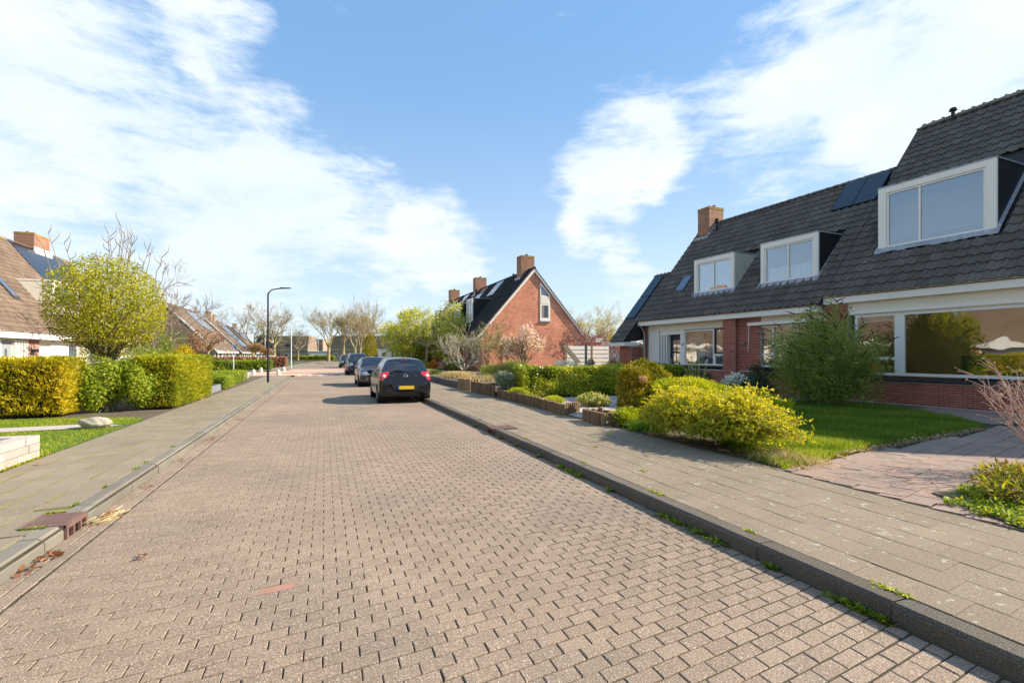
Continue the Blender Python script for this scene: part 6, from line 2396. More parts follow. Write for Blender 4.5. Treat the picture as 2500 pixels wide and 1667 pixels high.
put('crown', leaf_mesh('crown', P, .055, .6, L_horn, .12 + .35 * rg.random(len(P)) + .5 * clump_noise(P, 3, 1), nn, 1.2), t)
# bare shoots sticking out above the crown
S = []
for k in range(15):
    a = rnd.uniform(-1.5, 1.5)
    x0 = a * .92
    y0 = rnd.uniform(-.5, .5)
    z0 = 2.85 + 1.3 * math.sqrt(max(0.05, 1 - (x0 / 1.75) ** 2))
    hgt = rnd.uniform(.3, .95) if abs(a) < 1.1 else rnd.uniform(.3, .6)
    S = []
    p = Vector((x0, y0, z0 - .5))
    d = Vector((x0 * .25, 0, 1)).normalized()
    n = 5
    for j in range(n):
        q = p + (d + Vector((rnd.gauss(0, .10), rnd.gauss(0, .1), 0))) * (hgt + .5) / n
        ra = .014 * (1 - j / n * .55)
        S.append((*p, *q, ra, ra * .88))
        if j >= 2 and rnd.random() < .8:
            o = Vector((rnd.choice((-1, 1)) * rnd.uniform(.06, .16), rnd.gauss(0, .05), rnd.uniform(.08, .25)))
            S.append((*q, *(q + o), .012, .008))
            S.append((*(q + o), *(q + o + Vector((o.x * .1, 0, .12))), .008, .005))
        p = q
    put('bare_shoot', seg_mesh('bare_shoot', S, M_bark, 5), t)
bare_tree('bare_tree', 'leafless dark tree behind the egg shaped tree on the left', -10.3, 38.5, 8.3, .18, 7, dict(OAK, up=.02, spread=.55, first=1.05, wob=.06, minr=.010), M_bark, 12, trunk_h=.26, kids=4)
shrub('forsythia', 'bright yellow flowering forsythia behind the left conifer hedge', 'shrub', -5.1, 23.0, [(0, 0, 1.2, .55, .55, .85)], 4500, .06, .6, L_yellow, M_bark)
shrub('green_shrub', 'loose light green shrub between the hedges and the yellow forsythia', 'shrub', -7.3, 23.0, [(0, 0, 1.2, 1.6, .8, 1.2), (1.1, 0, 1.0, .8, .7, .9)], 8000, .06, .5, L_shrub, M_bark, lump=.3, bias=.1)
bare_tree('reddish_shrub', 'spindly green brown shrub behind the hedge end by the beige house', -6.3, 25.5, 2.6, .04, 4, SHR, M_bark, 7, trunk_h=.1, kids=5, leaf=L_shrub, nleaf=3000, lsize=.06)
# small red leaved tree in a grey planter
t = thing('planter', 'low grey concrete planter box on the left pavement edge', 'planter', (-4.45, 22.2, SW), 0)
b = B()
b.box(-.30, 0, 0, .40, .06, .26)
b.box(-.30, 1.85, 0, .40, 1.91, .26)
b.box(-.30, .06, 0, -.24, 1.85, .26)
b.box(.34, .06, 0, .40, 1.85, .26)
b.put('planter_wall', gm('grey_concrete', (.22, .235, .24), None, .8, fine=(30, .1)), t)
boxo('soil', M_soil, t, -.24, .06, 0, .34, 1.85, .2)
bare_tree('red_leaf_tree', 'small grafted tree with a round crown of reddish young leaves in the grey planter', -4.4, 22.9, 2.45, .075, 4, dict(SHR, spread=.6, up=.03, minr=.006, first=.8), M_barkgreen, 21, z=SW + .2, trunk_h=.58, kids=6, leaf=L_red, nleaf=1500, lsize=.07)
hedge_box('low_hedge', 'low clipped green hedge block right behind the grey planter', -5.1, 24.6, 0, 1.15, 2.6, .55, 9000, .05, .6, L_shrub, bias=.2, along=False)
hedge_box('low_hedge', 'second low clipped hedge, a little higher, beyond the small block', -6.6, 27.8, 0, 2.5, 4.5, .62, 12000, .055, .6, L_shrub, bias=.15, along=False)
boxo_w = thing('garden_wall', 'low pale brick garden wall at the side street corner', 'wall', (-4.5, 31.6, .1), .03)
Ms = []
boxo('wall_core', M_mortar, boxo_w, -.2, 0, -.05, .0, 6.0, .33)
bricks_wall(Ms, 0, 0, 6.0, -.02, .33, face=1, bw=.42, bh=.115)
pieces(boxo_w, 'brick', [(BRK[0] * [1, 1, 2.0], BRK[1])], Ms, [gm('pale_brick', (.44, .37, .26), (.54, .46, .34), .9)], 300)
# boulder
bm = bmesh.new()
bmesh.ops.create_icosphere(bm, subdivisions=4, radius=1)
for v in bm.verts:
    c = v.co
    n_ = sum(math.sin(c.dot(Vector(d)) * f + q) for d, f, q in (((1, .4, .2), 3.1, 0), ((.2, 1, .5), 4.3, 1), ((.6, .3, 1), 5.2, 2), ((1, 1, .3), 9, 4))) * .035
    v.co = c * (1 + n_)
    v.co.x = v.co.x * .40 * (1 - .15 * (v.co.z < -.2))
    v.co.y *= .24
    v.co.z = (max(v.co.z, -.75) + .75) * .17
    if v.co.x < -.2:
        v.co.z += (v.co.x + .2) * -.12
me = bpy.data.meshes.new('boulder')
bm.to_mesh(me)
bm.free()
me.polygons.foreach_set('use_smooth', [True] * len(me.polygons))
me.materials.append(gm('boulder_stone', (.38, .33, .24), None, .9, big=(4, .25), fine=(40, .2), bump=.6, c3=(.55, .52, .46), c3f=(5, .55, .7)))
o = put('boulder', me, None, Matrix.Translation((-4.35, 12.55, SW - .01)) @ Matrix.Rotation(-.25, 4, 'Z') @ Matrix.Scale(.78, 4))
tagm(o, 'grey brown boulder lying on the lawn at the end of the gravel path', 'boulder')
# pinkish block wall with ground cover
t = thing('block_wall', 'low wall of pinkish white stone blocks at the left edge of the lawn', 'wall', (-3.86, 4.2, SW), 0)
LB = gm('pink_limestone', (.40, .34, .30), (.50, .44, .39), .9, big=(2, .15), fine=(60, .12), bump=.4, c3=(.62, .30, .20), c3f=(6, .56, .68))
zz = 0
for j in range(3):
    y = (j % 2) * -.25
    while y < 5.0:
        l_ = rr.uniform(.45, .7)
        e = min(y + l_, 5.05)
        if e - max(0, y) > .08:
            q = rr.uniform(-.006, .006)
            boxo('stone_block', LB, t, -.22 + q, max(0, y) + .004, zz + .003, q, e - .004, zz + .105)
        y += l_
    zz += .11
for j in range(3):
    for i in range(5):
        boxo('stone_block', LB, t, -.23 - (i + 1) * .5 + .006 + (j % 2) * .0, 4.85, j * .11 + .003, -.23 - i * .5, 5.04, j * .11 + .105)
boxo('soil', M_soil, t, -3.0, 0, 0, -.23, 4.84, .26)
P = np.c_[-.05 - rg.random(16000) * 2.6, rg.random(16000) * 4.9, np.zeros(16000)]
P[:, 2] = .27 + .09 * np.sin(P[:, 0] * 3) * np.sin(P[:, 1] * 2.2) * 0.5 + .07 * rg.random(16000) + .05
P = P[(P[:, 0] < -.14) | (P[:, 1] < 3.2)]
P = P[(P[:, 1] < 4.7 + .3 * np.sin(P[:, 0] * 5))]
o = put('ground_cover', leaf_mesh('ground_cover', P, .035, .6, L_grey, nrm=np.array([0, 0, 1.]), tilt=.8), None, Matrix.Translation((-3.86, 4.2, SW)), kind='stuff')
o['label'] = 'grey green ground cover spilling over the pinkish block wall'
o['category'] = 'ground cover'

# far left hedges and gardens
hedge_box('garden_hedge', 'long loose green hedge across the side street behind the bollards', -16.5, 54.8, .04, 11.6, 1.6, .95, 20000, .11, .6, L_shrub, bias=.05, wob=.14, along=False, amp=.8, csc=1.5)
hedge_box('beech_hedge', 'copper brown clipped hedge around the white car', -15.5, 67, -.02, 11.2, 1.0, 1.25, 9000, .12, .6, leafm('copper_leaf', [(.22, .09, .05), (.42, .20, .12), (.5, .28, .2)], .3), along=False)
shrub('red_shrub', 'dark red leaved shrub in front of the far beige house', 'shrub', -13.5, 60, [(0, 0, .7, 1.6, .8, .9)], 5000, .10, .6, leafm('deep_red_leaf', [(.14, .02, .01), (.36, .07, .03), (.5, .16, .06)], .3), M_bark)
shrub('grey_shrub', 'pale silvery green shrub rising above the side street hedge', 'shrub', -12.2, 55.6, [(0, 0, .8, 1.5, .8, .55)], 3500, .10, .4, L_grey, M_bark, bias=.3)
hedge_box('low_hedge', 'dark green low hedge in front of the far brown house', -8.5, 148, -YAW, 11.5, 1.2, 1.2, 5000, .22, .6, L_laurel, along=False)
t = thing('pollard_tree', 'short pollard with a mop of brown dead foliage by the side street', 'tree', (-6.9, 62, 0), 0)
put('trunk', seg_mesh('trunk', [(0, 0, 0, .03, 0, 1.5, .14, .11), (.03, 0, 1.5, -.5, 0, 2.3, .08, .05), (.03, 0, 1.5, .5, 0, 2.1, .08, .05), (.8, .3, 0, .8, .3, 1.7, .1, .08)], M_barkpale, 8), t)
P = np.concatenate([pts_ellipsoid(1700, (-.15, 0, 2.35), (.85, .6, .5), .6), pts_ellipsoid(1100, (.9, .2, 1.95), (.65, .5, .42), .6)])
put('crown', leaf_mesh('crown', P, .14, .4, leafm('pollard_leaf', [(.26, .14, .05), (.45, .28, .13)], .3)), t)

# ---- avenue and park trees in the distance
for (x, y, h, r0, lv, Pm, bark, seed, lab, lf, lean) in (
        (-13.9, 117, 12.6, .34, 7, OAK, M_barkgreen, 31, 'spreading bare tree left of the black lamp, far off', None, (.05, 0)),
        (-9.3, 110, 12.2, .36, 7, OAK, M_barkgreen, 44, 'crooked bare tree right of the black lamp by the brown house', None, (0, 0)),
        (-6.3, 140, 10.2, .25, 6, OAK, M_bark, 45, 'brown twiggy tree in front of the flat block', None, (0, 0)),
        (-27.0, 118, 12.8, .3, 6, OAK, M_bark, 46, 'bare tree top above the left roofs, left one', None, (0, 0)),
        (-21.0, 135, 13.5, .3, 6, OAK, M_bark, 47, 'bare tree top above the left roofs, right one', None, (0, 0)),
        (0.9, 127, 13.2, .36, 7, UPR, M_barkgreen, 51, 'bare avenue tree on the grass verge, leftmost of the right group', L_bud, (0, 0)),
        (3.9, 118, 13.0, .34, 7, UPR, M_barkgreen, 52, 'bare avenue tree with brown buds, second of the right group', L_bud, (0, 0)),
        (6.3, 116, 12.8, .34, 7, UPR, M_barkgreen, 53, 'bare avenue tree with brown buds, third of the right group', L_bud, (0, 0)),
        (6.1, 96, 9.5, .22, 6, UPR, M_barkgreen, 54, 'forked bare tree just left of the clipped conifer', L_bud, (0, 0)),
        (7.7, 92, 8.3, .20, 6, UPR, M_barkgreen, 56, 'slim bare tree immediately left of the clipped conifer', L_bud, (0, 0)),
        (5.95, 76, 11.1, .16, 6, dict(UPR, first=.55, spread=.36), M_barkgreen, 57, 'tall upright twiggy tree rising behind the clipped conifer', None, (0, 0)),
        (7.9, 64, 7.2, .15, 6, OAK, M_barkgreen, 58, 'crooked bare tree right of the clipped conifer', None, (0, 0)),
        (9.8, 68, 6.0, .14, 6, OAK, M_barkgreen, 59, 'second crooked bare tree right of the clipped conifer', None, (0, 0)),
        (33.3, 68, 8.6, .16, 6, UPR, M_bark, 61, 'thin bare tree just right of the gable house', None, (0, 0)),
        (41.2, 71, 8.0, .2, 6, UPR, M_bark, 63, 'brown bare tree right of the golden willow', None, (0, 0))):
    bare_tree('bare_tree', lab, x, y, h, r0, lv, dict(Pm, minr=.009 if y < 80 else .014), bark, seed, trunk_h=.28 if Pm is OAK else .3, kids=4, leaf=lf, nleaf=3500 if lf else 0, lsize=.09, lean=lean)
bare_tree('willow_tree', 'golden willow right of the gable house', 36.4, 66.5, 9.2, .28, 6, dict(UPR, up=.02, first=.7, minr=.014), M_barkgreen, 62, trunk_h=.16, kids=6, leaf=L_willow, nleaf=11000, lsize=.22, lasp=.2)
shrub('clipped_conifer', 'tall clipped bullet shaped conifer, dark on its left and golden on its right', 'tree', 5.0, 61.5, [(0, 0, 1.95, .85, .85, 1.95), (0, 0, 1.1, .90, .90, 1.3), (0, 0, 2.75, .62, .62, 1.15)], 14000, .10, .35, L_hedge, M_bark, z=.1, lump=.04, shell=.25, along=.5, bias=-.05)
# right raised beds further on
for (x, y, e, n, sz, lf, lab) in ((7.8, 53, (0, 0, .6, 1.4, 1.6, .8), 5000, .09, L_mix, 'low mixed green shrubs behind the row of cars'),
                                  (8.2, 58, (0, 0, .8, 1.6, 1.8, 1.0), 5000, .10, L_laurel, 'rounded dark green bush right of the clipped conifer'),
                                  (10.6, 57, (0, 0, 1.3, 1.3, 1.6, 1.6), 6000, .10, L_mix, 'tall brown green shrub behind the larch'),
                                  (9.2, 50, (0, 0, 1.0, .9, .9, 1.3), 5000, .09, L_cypress, 'very dark upright conifer beside the larch'),
                                  (7.5, 42, (0, 0, .55, .8, 2.0, .65), 6000, .08, L_mix, 'low green shrub at the kerb beyond the black hatchback'),
                                  (11.0, 62, (0, 0, 1.4, .9, .9, 1.5), 3000, .12, L_white, 'white blossoming shrub far behind the parked cars')):
    shrub('garden_shrub', lab, 'shrub', x, y, [e], n, sz, .5, lf, M_bark, z=.1, lump=.28)
# larch like tree with fresh yellow green leaves, two stems
bare_tree('larch_tree', 'loose yellow green young tree with horizontal boughs, left one above the black hatchback', 8.2, 43.6, 6.4, .12, 6, dict(kids=3, spread=.85, shrink=.68, up=.0, wob=.12, minr=.010, seg=3, first=1.15), M_barkpale, 71, z=.2, trunk_h=.33, kids=7, leaf=L_larch, nleaf=20000, lsize=.13, lasp=.55)
bare_tree('larch_tree', 'yellow green young tree standing right behind the other light tree', 8.7, 48.0, 4.4, .10, 6, dict(kids=3, spread=.85, shrink=.68, up=.0, wob=.12, minr=.010, seg=3, first=1.1), M_bark, 72, z=.2, trunk_h=.33, kids=7, leaf=L_larch, nleaf=11000, lsize=.14, lasp=.55)
# shrubs in front of the gable house
bare_tree('pale_bare_shrub', 'pale branched leafless shrub left of the gable, above the straw coloured grass', 9.2, 34.8, 3.6, .075, 6, dict(SHR, spread=.5, first=.8, minr=.008), M_barkpale, 81, z=.3, trunk_h=.06, kids=8)
bare_tree('bare_shrub', 'brown twiggy shrub in front of the left gable corner', 10.4, 33.0, 4.0, .06, 6, dict(SHR, spread=.4, first=.5, minr=.007), M_barkgreen, 82, z=.3, trunk_h=.05, kids=7, leaf=L_shrub, nleaf=2600, lsize=.05)
bare_tree('bare_shrub', 'second twiggy shrub with faint green buds beside the magnolia', 11.4, 32.4, 3.2, .05, 6, dict(SHR, spread=.42, first=.55, minr=.007), M_barkgreen, 83, z=.3, trunk_h=.05, kids=7, leaf=L_mix, nleaf=2500, lsize=.05)
bare_tree('magnolia', 'pale pink flowering magnolia in front of the brick gable', 12.2, 31.0, 3.5, .10, 6, dict(SHR, spread=.5, first=.6, minr=.007), M_bark, 84, z=.2, trunk_h=.22, kids=6, leaf=L_mag, nleaf=2600, lsize=.13, lasp=.6, minz=1.3)
bare_tree('magnolia', 'broad bare shrub with purple magnolia buds before the right half of the gable', 15.3, 30.0, 3.7, .09, 7, dict(SHR, spread=.55, first=.85, minr=.007), M_barkred, 85, z=.2, trunk_h=.08, kids=8, leaf=L_purp, nleaf=500, lsize=.11)
bare_tree('magnolia', 'second purple budded bare shrub near the two wooden posts', 17.4, 30.4, 3.3, .08, 6, dict(SHR, spread=.55, first=.8, minr=.007), M_barkred, 86, z=.2, trunk_h=.08, kids=7, leaf=L_purp, nleaf=420, lsize=.11)
shrub('white_flowering_shrub', 'low shrub covered in white flowers above the laurel hedge', 'shrub', 12.3, 24.6, [(0, 0, .75, .95, .6, .55), (.9, .1, .65, .6, .5, .45)], 6500, .06, .7, L_white, M_bark, bias=0)
shrub('orange_shrub', 'orange leaved spirea above the laurel hedge', 'shrub', 13.9, 22.0, [(0, 0, .75, .85, .6, .52), (.7, .2, .7, .6, .5, .42)], 7000, .05, .6, L_orange, M_bark)
shrub('cloud_pine', 'dark flat topped pine near the white fence', 'shrub', 15.2, 23.2, [(0, 0, 1.15, .55, .4, .16), (.35, .1, .8, .5, .4, .15), (.1, 0, .5, .9, .5, .3)], 5000, .07, .2, L_dark, M_bark, bias=.2)
for (x, y, h, w, lab) in ((12.95, 23.8, 2.05, .10, 'left grey wooden post behind the laurel hedge'), (14.3, 25.6, 2.05, .09, 'right grey wooden post behind the laurel hedge')):
    t = thing('wooden_post', lab, 'post', (x, y, .1), 0, 'grey wooden posts behind the hedge')
    boxo('post_body', gm('grey_wood', (.26, .22, .16), None, .9, fine=(20, .2)), t, -w / 2, -w / 2, 0, w / 2, w / 2, h)
t = thing('garden_lantern', 'small wooden lantern with a pitched cap between the two posts', 'lantern', (13.35, 24.0, .1), .3)
b = B()
b.box(-.12, -.1, 0, .12, .1, 1.0)
b.put('lantern_post', MATS['grey_wood'], t)
b = B()
b.prism([(-.2, 1.001), (.2, 1.001), (.0, 1.28)], -.16, .16, 'y')
b.put('lantern_cap', MATS['grey_wood'], t)
# white slat fence with a leaning timber
t = thing('slat_fence', 'white fence of wide horizontal slats beside the low brick wing', 'fence', HW((FX - 3.3) * 1.13, 22.9 * 1.13, .1), A4 - .05)
for k in range(8):
    boxo('slat', M_white, t, -.1 + (k % 2) * .015, -.02, .10 + k * .245, 2.75, .02, .30 + k * .245)
for x in (0.0, .95, 2.7):
    boxo('fence_post', gm('pale_wood', (.42, .37, .28), None, .9, fine=(20, .2)), t, x, .035, 0, x + .1, .12, 2.05)
t = thing('leaning_timber', 'slanting wooden beam propped against the white slat fence', 'timber', HW((FX - 3.45) * 1.13, 22.7 * 1.13, .1), A4 - .05)
b = B()
b.hexa([(-.42, -.2, 2.0), (-.22, -.2, 2.15), (.75, -.2, 1.1), (.55, -.2, .95), (-.42, -.08, 2.0), (-.22, -.08, 2.15), (.75, -.08, 1.1), (.55, -.08, .95)])
b.put('beam', MATS['grey_wood'], t)

# ---- palisade edging (concrete half logs) along the right pavement
def palisade(label, pts, h, group='rows of upright palisade edging along the pavement', mat=None, r=.062, z=SW, moss=False, cap=300):
    t = thing('palisade_edging', label, 'garden edging', (pts[0][0], pts[0][1], z), 0, group)
    for i in range(len(pts) - 1):
        a, b_ = Vector(pts[i]), Vector(pts[i + 1])
        d = b_ - a
        n = max(1, int(d.length / (2 * r - .004)))
        for k in range(n):
            p = a + d * ((k + .5) / n) - Vector(pts[0])
            bb = B()
            hh = h + rr.uniform(-.012, .012)
            bb.lathe([(r, -.05), (r, hh - .015), (r - .012, hh), (0, hh)], (p.x, p.y, 0), 8)
            bb.put('palisade', mat or M_barkwood, t)
    return t


palisade('long low row of brown palisades bordering the gravel garden', [(5.75, 17.0), (5.74, 14.5), (5.66, 12.9), (5.48, 11.25), (6.25, 11.9)], .27)
palisade('small L shaped box of brown palisades nearest the golden shrub', [(5.95, 10.1), (5.5, 10.2), (5.38, 9.3), (5.8, 9.1)], .27)
palisade('back corner of brown palisades behind the small box', [(5.75, 10.4), (6.15, 10.25), (6.05, 9.9)], .20)
palisade('tall dark mossy palisade row before the blue flowering shrub', [(5.60, 19.9), (5.68, 17.2)], .42)
palisade('tall square planter of wooden palisades with earth on top', [(6.0, 21.5), (5.48, 21.5), (5.52, 20.1), (6.0, 20.1)], .48, mat=gm('sunny_log', (.30, .19, .09), (.42, .28, .14), .95, big=(4, .3), fine=(40, .3)))
boxo('planter_soil', M_soil, bpy.data.objects['palisade_edging.004'], .02 - .45, -1.38, -.05, -.0, -.03, .40)
t = thing('sleeper_edging', 'long dark timber sleepers holding the raised bed beside the cars', 'garden edging', (5.66, 21.7, SW), -.012)
for k in range(8):
    boxo('sleeper', gm('dark_timber', (.10, .085, .07), (.15, .13, .11), .9, fine=(20, .2)), t, 0, k * 2.4 + .01, 0, .14, k * 2.4 + 2.39, .27 - (k % 2) * .01)
sheet('raised_bed', M_soil, [(5.80, 21.7), (14, 21.7), (14, 52), (6.1, 41)], SW + .2)
sheet('raised_bed', M_soil, [(5.9, 17.2), (14, 17.2), (14, 21.7), (5.9, 21.7)], SW + .12)

# ---- planting on the right, near part
hedge_box('laurel_hedge', 'shiny leaved evergreen hedge across the middle of the right gardens', 6.35, 16.2, .015, 6.9, .8, 1.05, 42000, .085, .42, L_laurel, bias=.1, wob=.10, amp=.75, csc=3.2, along=False)
shrub('blue_flowering_shrub', 'shrub with small blue flowers at the pavement end of the laurel hedge', 'shrub', 6.05, 17.0, [(0, 0, .50, .36, .70, .50), (.1, .5, .55, .4, .5, .4)], 7500, .045, .5, L_blue, M_bark, lump=.4, amp=.25, bias=0)
shrub('gold_ground_shrub', 'yellow green plant spilling over the start of the palisade row', 'shrub', 5.95, 15.6, [(0, 0, .26, .30, .75, .17)], 4500, .045, .5, L_gold, M_bark, bias=-.15)
shrub('heather', 'low yellow green heather behind the palisade row', 'shrub', 6.05, 12.9, [(0, 0, .22, .28, .5, .12)], 3000, .04, .4, L_gold, M_bark, bias=-.2, twigs=30)
shrub('variegated_shrub', 'small mound with cream edged leaves on the gravel', 'shrub', 7.3, 12.9, [(0, 0, .18, .50, .48, .25)], 3600, .075, .42, leafm('variegated_leaf', [(.10, .15, .02), (.36, .38, .08), (.68, .62, .26)], .3), M_bark, twigs=40, amp=.25)
shrub('false_cypress', 'dark lumpy false cypress with golden tips beside the golden shrub', 'shrub', 7.35, 10.75, [(0, 0, .62, .62, .6, .62), (-.28, -.2, .85, .42, .42, .40), (.42, .05, .9, .44, .42, .42), (.0, .1, 1.02, .46, .42, .34), (-.35, -.3, .35, .42, .42, .40), (.3, -.25, .55, .45, .4, .45)], 34000, .075, .42, L_cypress, M_bark, lump=.30, shell=.3, along=.7, bias=.04, amp=.8, csc=4)
shrub('juniper', 'low spreading green yellow juniper behind the golden shrub', 'shrub', 8.2, 9.0, [(0, 0, .38, 1.2, .9, .44), (-.5, .6, .60, .8, .7, .42), (.9, -.1, .36, .9, .7, .34), (.2, .9, .55, .9, .6, .36)], 26000, .085, .32, L_jun, M_bark, lump=.25, along=.9, bias=.1)
shrub('juniper', 'small feathery juniper at the palisade box, left of the green leaf tuft', 'shrub', 5.95, 9.2, [(0, 0, .16, .35, .42, .20)], 3000, .08, .25, L_jun, M_bark, along=1.2, bias=-.2, twigs=30)
for i, (x, y, z) in enumerate(((7.15, 9.25, .55), (7.55, 9.3, .78), (6.95, 10.0, .92))):
    o = put('dried_flower_head', leaf_mesh('dried_flower_head', pts_ellipsoid(260, (0, 0, 0), (.09, .09, .07), .5), .035, .7, L_hydr), None, Matrix.Translation((x, y, z + SW)))
    tagm(o, 'faded pink hydrangea head poking out between the cypress and the golden shrub', 'flower head', 'faded hydrangea heads')
    o['label'] = ['lower faded pink flower head beside the golden shrub', 'faded pink flower head between cypress and juniper', 'faded pink flower head high on the dark cypress'][i]

# golden shrub: arching twigs with leaves along them
t = thing('golden_shrub', 'large spreading golden yellow shrub at the pavement edge', 'shrub', (6.08, 6.85, SW), 0)
S, LP, LD = [], [], []
rnd = random.Random(77)
for k in range(1050):
    a = rnd.uniform(0, 2 * PI)
    bx, by = rnd.gauss(0, .30), rnd.gauss(0, .45)
    reach = rnd.uniform(.45, 1.0)
    ex = math.cos(a) * .78 * reach
    ey = math.sin(a) * 1.75 * reach
    rho = math.sqrt((ex / .78) ** 2 + (ey / 1.75) ** 2)
    top = .84 * math.sqrt(max(0, 1.08 - rho ** 2)) * rnd.uniform(.35, 1.0) + .10
    if rnd.random() < .10:
        top *= 1.16
        ex *= 1.12
        ey *= 1.10
    if ey > .3:
        top *= 1.05
    p0 = Vector((bx, by, 0))
    p3 = Vector((ex, ey, top))
    p1 = Vector((bx * 1.2 + ex * .25, by + ey * .25, top * .75 + .05))
    p2 = Vector((ex * .7, ey * .7, top * 1.08 + .03))
    prev = p0
    n = 9
    for j in range(1, n + 1):
        w = j / n
        q = p0 * (1 - w) ** 3 + p1 * 3 * w * (1 - w) ** 2 + p2 * 3 * w * w * (1 - w) + p3 * w ** 3
        q += Vector((rnd.gauss(0, .008), rnd.gauss(0, .008), rnd.gauss(0, .008)))
        if j > 2:
            S.append((*prev, *q, .004, .003))
            dd = (q - prev)
            for m in range(9):
                f_ = rnd.random()
                LP.append(tuple(prev + dd * f_))
                LD.append(tuple(dd.normalized() * .6 + Vector((rnd.gauss(0, .6), rnd.gauss(0, .6), rnd.gauss(0, .6) + .25))))
            if j > 5:
                o2 = Vector((rnd.gauss(0, 1), rnd.gauss(0, 1), rnd.gauss(.3, .7))).normalized() * .09
                S.append((*q, *(q + o2), .0025, .0015))
                for m in range(7):
                    LP.append(tuple(q + o2 * rnd.random()))
                    LD.append(tuple(o2.normalized() * .5 + Vector((rnd.gauss(0, .6), rnd.gauss(0, .6), rnd.gauss(0, .6) + .2))))
        prev = q
P = np.array(LP)
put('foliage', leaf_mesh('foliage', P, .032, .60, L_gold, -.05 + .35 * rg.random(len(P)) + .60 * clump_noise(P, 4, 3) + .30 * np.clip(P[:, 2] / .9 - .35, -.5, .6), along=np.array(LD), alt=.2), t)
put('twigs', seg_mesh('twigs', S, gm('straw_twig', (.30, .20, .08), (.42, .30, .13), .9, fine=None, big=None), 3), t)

# straw grasses at the foot of the golden shrub
def tuft(name, label, x, y, n, h, spread, leaf, wd=.012, droop=.6, z=SW, cat='grass tuft', sx=1.0, sy=1.0, group=None, seg=3):
    t = None
    V, F, Rn = [], [], []
    for k in range(n):
        a = rr.uniform(0, 2 * PI)
        bx, by = rr.gauss(0, spread * .35) * sx, rr.gauss(0, spread * .35) * sy
        hh = h * rr.uniform(.5, 1.1)
        out = rr.uniform(.15, 1) * spread
        s = Vector((-math.sin(a), math.cos(a), 0)) * wd * .5
        pv = []
        for j in range(seg + 1):
            w = j / seg
            q = Vector((bx + math.cos(a) * out * w ** 1.4, by + math.sin(a) * out * w ** 1.4, hh * (w - droop * w ** 3 * .8)))
            ww = (1 - w * .85)
            pv.append((q - s * ww, q + s * ww))
        i = len(V)
        for l_, r_ in pv:
            V += [tuple(l_), tuple(r_)]
        r_ = rr.random()
        for j in range(seg):
            F.append((i + 2 * j, i + 2 * j + 1, i + 2 * j + 3, i + 2 * j + 2))
            Rn.append(r_)
    o = put(name, mesh_np(name, V, F, Rn, [leaf]), None, Matrix.Translation((x, y, z)))
    return tagm(o, label, cat, group)


tuft('straw_grass', 'dry straw coloured grass hanging at the front foot of the golden shrub', 5.95, 5.35, 420, .38, .42, L_straw, .007, 1.2, sx=.8, sy=1.2)
tuft('straw_grass', 'dead straw grass between pavement and golden shrub, right end', 6.25, 5.15, 220, .2, .35, L_straw, .007, 1.0)
tuft('green_leaf_tuft', 'tuft of long bright green strap leaves between palisade box and golden shrub', 6.0, 8.45, 420, .42, .42, leafm('strap_leaf', [(.07, .20, .015), (.18, .36, .02), (.42, .55, .06)], .4), .022, .8, sy=1.4)
tuft('twig_litter', 'little heap of dry twigs and stalks beside the green leaf tuft', 5.78, 7.95, 90, .12, .3, L_straw, .009, .8, sx=.7)
tuft('pampas_grass', 'arching mound of straw coloured ornamental grass beyond the square planter', 6.9, 27.6, 1500, .95, .95, L_straw, .018, 1.15, z=.3, sx=1.0, sy=1.3)
tuft('pampas_grass', 'dry grass clump at the raised bed edge behind the black hatchback', 7.0, 36.5, 700, .6, .7, L_straw, .02, .8, z=.3, sy=3)
tuft('daylily', 'dark green strap leaved clump in the raised bed right of the black hatchback', 6.9, 33.0, 500, .55, .5, leafm('strap_leaf_dark', [(.04, .11, .01), (.12, .24, .02), (.26, .36, .04)], .35), .03, .6, z=.3, sy=1.5)
tuft('dry_perennials', 'brown dry stalks in the raised bed between the planters', 7.6, 24.0, 700, .55, .6, L_straw, .012, .3, z=.25, sx=2, sy=2)
shrub('garden_shrub', 'yellowish green mixed shrub behind the square wooden planter', 'shrub', 8.6, 24.8, [(0, 0, .5, .9, .9, .55), (.8, .6, .6, .7, .8, .6)], 8000, .06, .5, L_mix, M_bark, z=.25, bias=.1)
shrub('garden_shrub', 'bright green leafy plant in the raised bed in front of the bare shrubs', 'shrub', 7.6, 21.4, [(0, 0, .3, .5, .5, .32)], 3000, .06, .4, L_jun, M_bark, z=.25)
shrub('garden_shrub', 'dark evergreen mound left of the magnolia trunk', 'shrub', 10.6, 27.5, [(0, 0, .5, .8, .9, .75), (-1.4, .8, .4, .8, .9, .6)], 8000, .06, .5, L_laurel, M_bark, z=.2)
shrub('bronze_shrub', 'low bronze red shrub behind the start of the laurel hedge', 'shrub', 7.9, 19.0, [(0, 0, .75, .9, .6, .32), (1.2, .3, .75, .8, .5, .28)], 6000, .05, .5, L_orange, M_bark, bias=-.35)
shrub('garden_shrub', 'small orange brown shrub in the bed beside the bare pale shrub', 'shrub', 8.0, 39.5, [(0, 0, .5, .5, .6, .5)], 2500, .07, .5, L_orange, M_bark, z=.25, bias=-.2)
shrub('garden_shrub', 'leafy green shrub left of the light green trees behind the cars', 'shrub', 7.9, 47.5, [(0, 0, .9, .9, 1.3, .9)], 6000, .08, .5, L_shrub, M_bark, z=.2)
shrub('garden_shrub', 'mossy dark shrubbery under the light green trees', 'shrub', 9.7, 39.5, [(0, 0, .7, 1.0, 1.6, .8)], 6500, .07, .5, L_laurel, M_bark, z=.2)
